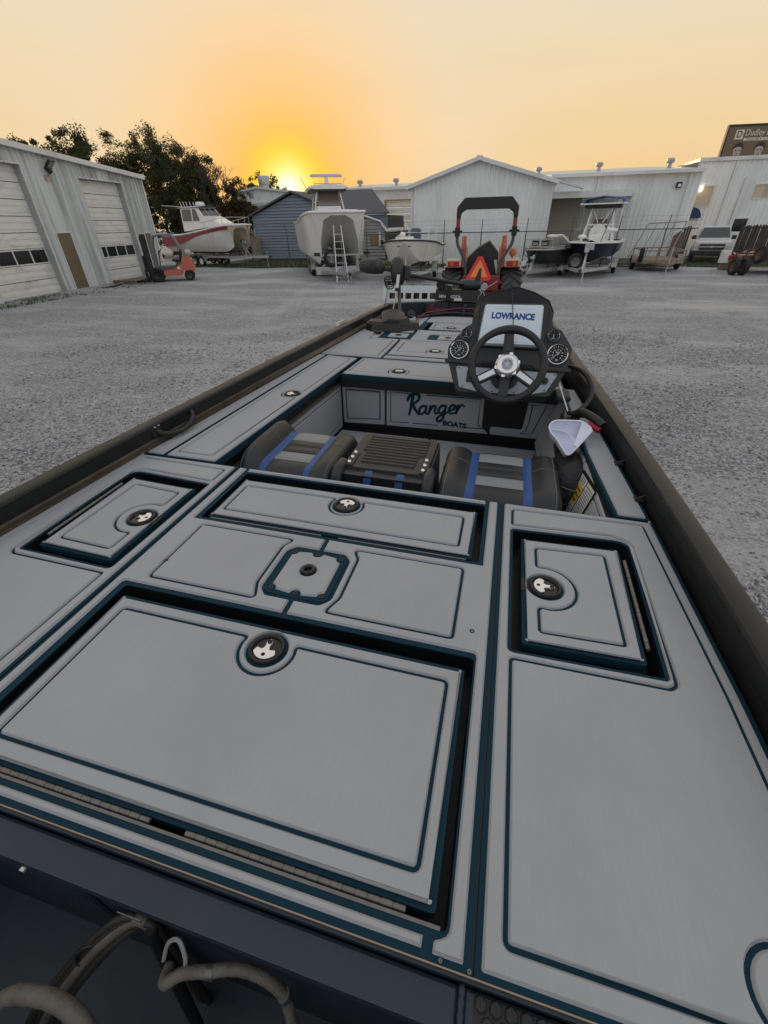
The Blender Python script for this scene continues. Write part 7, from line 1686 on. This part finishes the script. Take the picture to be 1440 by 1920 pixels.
b = MB(); b.lathe([(.036, 0), (.036, .006), (.030, .006), (.030, -.004), (0, -.004)], 22, Matrix.Translation(q_(-.92, 4.768, .452)) @ Matrix.Rotation(rad(90), 4, 'X')); b.build('pod_recess', BLKM, tm, smooth=30)
b = MB(); b.cyl(q_(-.815, 4.83, .44), q_(-.74, 4.85, .43), .022, n=12); b.build('pod_neck', HD, tm)
b = MB(); b.cyl(q_(-.66, 4.85, .33), q_(-.545, 4.40, .11), .017, n=12); b.build('lower_arm', HD, tm, smooth=40)
b = MB(); b.cyl(q_(-.56, 4.86, .385), q_(.0, 5.22, .275), .018, n=14); b.build('shaft', BLK, tm, smooth=40)
b = MB(); b.prism(rr([(-.33, -.055), (.20, -.055), (.20, .055), (-.29, .055), (-.33, .02)], .015), .115-.10, .225-.10, .008, M=Matrix.Translation((.1, .22, 0))); b.build('mount_box', GRT, tm, bev=.006)
TMM = Matrix.Translation((.1-.24, .22-.0556, .057)) @ Matrix.Rotation(rad(90), 4, 'X')
text_mesh('MINN KOTA', .042, TMM @ Matrix.Translation((.075, .0, .001)), pm('white lettering', (.62, .62, .6), .5), 'lettering', tm, .0006, bold=.0014)
b = MB(); b.box(.1-.115, .1-.03, .162, .1635, .02, .044); b.build('white_sticker', WHT, tm)
b = MB(); b.box(.1-.205, .1-.155, .155, .285, .01, .165); b.build('strap', BLK, tm, bev=.004)
b = MB(); b.box(.1-.30, .1-.23, .17, .27, .115, .215); b.cyl((.1-.27, .16, .17), (.1-.27, .29, .17), .05, n=16); b.build('shaft_clamp', BLK, tm, bev=.006)
b = MB(); secs = []
for u, r in ((0, .02), (.06, .045), (.3, .052), (.8, .05), (1, .03)): secs.append([Vector((.02+.25*u, .22+.055*math.cos(a)*r/.052, .175+r*math.sin(a))) for a in np.linspace(0, 2*pi, 19)[:-1]])
b.loft(secs, closed=True); b.build('motor_pod', HD, tm, smooth=60)
b = MB(); b.loft([[Vector((.20+.03*u+dx, .2, .14+.19*u)) for dx in (-.035*(1-u)-.01, .035*(1-u)+.012)] for u in (0, .3, .7, 1)], caps=False); b.loft([[Vector((.20+.03*u+dx, .215, .14+.19*u)) for dx in (.035*(1-u)+.012, -.035*(1-u)-.01)] for u in (0, .3, .7, 1)], caps=False); b.build('propeller_blade', HD, tm)
b = MB(); b.tube(crv([(.26, .18, .02), (.24, .16, .06), (.27, .16, .10), (.25, .17, .13)]), .005, 6); b.tube(crv([(.30, .18, .02), (.31, .16, .07), (.28, .17, .12)]), .004, 6); b.lathe([(.035, -.02), (.035, .02)], 16, Matrix.Translation((.29, .2, .16)) @ Matrix.Rotation(rad(90), 4, 'X')); b.build('hinge_spring', STEEL, tm)
b = MB()
for k in range(4): c = q_(-.76+.012*k, 4.80, .345-.02*k); b.tube([c+Vector((.045*math.cos(a)-.02*k*.4, .012*math.sin(2*a), .026*math.sin(a))) for a in np.linspace(0, 2*pi, 15)[:-1]], .006, 6, closed=True)
b.tube(crv([q_(-.76, 4.80, .30), q_(-.77, 4.75, .2), q_(-.775, 4.68, .05), q_(-.78, 4.62, .012)]), .0035, 6); b.tube(crv([q_(-.75, 4.8, .28), q_(-.76, 4.76, .18), q_(-.77, 4.70, .10), q_(-.6, 4.72, .095)]), .0022, 5); b.build('coiled_cable', BLK, tm, smooth=60)
tp = boat_thing('transducer_pole', 'thin silver pole with a white tip standing at the left of the bow', 'pole', (-.68, 4.62, .006)); b = MB(); b.cyl((0, 0, 0), (.045, .03, .27), .007, n=10); b.build('rod', ALU, tp); b = MB(); b.cyl((.045, .03, .27), (.057, .04, .40), .015, n=12); b.build('tip', WHT, tp, smooth=40); b = MB(); b.cyl((.043, .03, .255), (.047, .03, .285), .02, n=12); b.build('collar', BLK, tp)
pc = boat_thing('bow_pouch', 'dark pouch with red and grey script hanging on the inside of the bow', 'pouch', (-.29, 5.10, .02)); PM = Matrix.Rotation(rad(12), 4, 'Z') @ Matrix.Rotation(rad(80), 4, 'X')
b = MB(PM); b.prism(rr(rect(-.125, .125, -.03, .085), .012), 0, .03, .006); b.build('body', pm('dark cloth', (.018, .022, .03), .8, bump=.4), pc)
script('Ranger', pc, PM @ Matrix.Translation((-.085, .0, .024)), .062, pm('dull red thread', (.16, .03, .035), .8), .07)
wr = boat_thing('wire_bundle', 'black braided wire bundle with a red lead along the bow', 'wires', (0, 4.92, 0))
b = MB(); b.tube(crv([(-.42, -.28, .03), (-.36, -.14, .02), (-.25, -.03, .025), (-.1, .05, .03), (.1, .06, .025), (.3, .03, .02)]), .013, 8); b.tube(crv([(-.30, -.1, .03), (-.1, .0, .04), (.15, .03, .03)]), .009, 8); b.build('bundle', GRT, wr, smooth=60)
b = MB(); b.tube(crv([(-.42, -.34, .008), (-.40, -.24, .03), (-.34, -.10, .05), (-.2, .03, .055), (-.05, .1, .07), (.12, .12, .07)]), .0045, 6); b.build('red_lead', pm('red wire', (.30, .015, .025), .5), wr)
b = MB(); b.tube(crv([(-.15, .2, .09), (-.05, .22, .06), (.05, .24, .095)]), .003, 5); b.cyl((.02, .02, .02), (.03, .05, .12), .012, n=8); b.build('black_lead', BLK, wr)

# trailer that carries the bass boat (seen only from the side)
bt = boat_trailer('black trailer under the bass boat', Vector((.05, 6.1, 0)), pi, L=6.6, w=2.2, zf=.40, axles=1, wr=.33, tongue=1.2, post=.5, mat=BLKM, ax_y=4.4)

# boat parts were written in boat axes: make them relative to the thing's base
for c in boat.children:
    c.data.transform(Matrix.Translation(-B0))
    for s_ in c.children: s_.data.transform(Matrix.Translation(-B0))
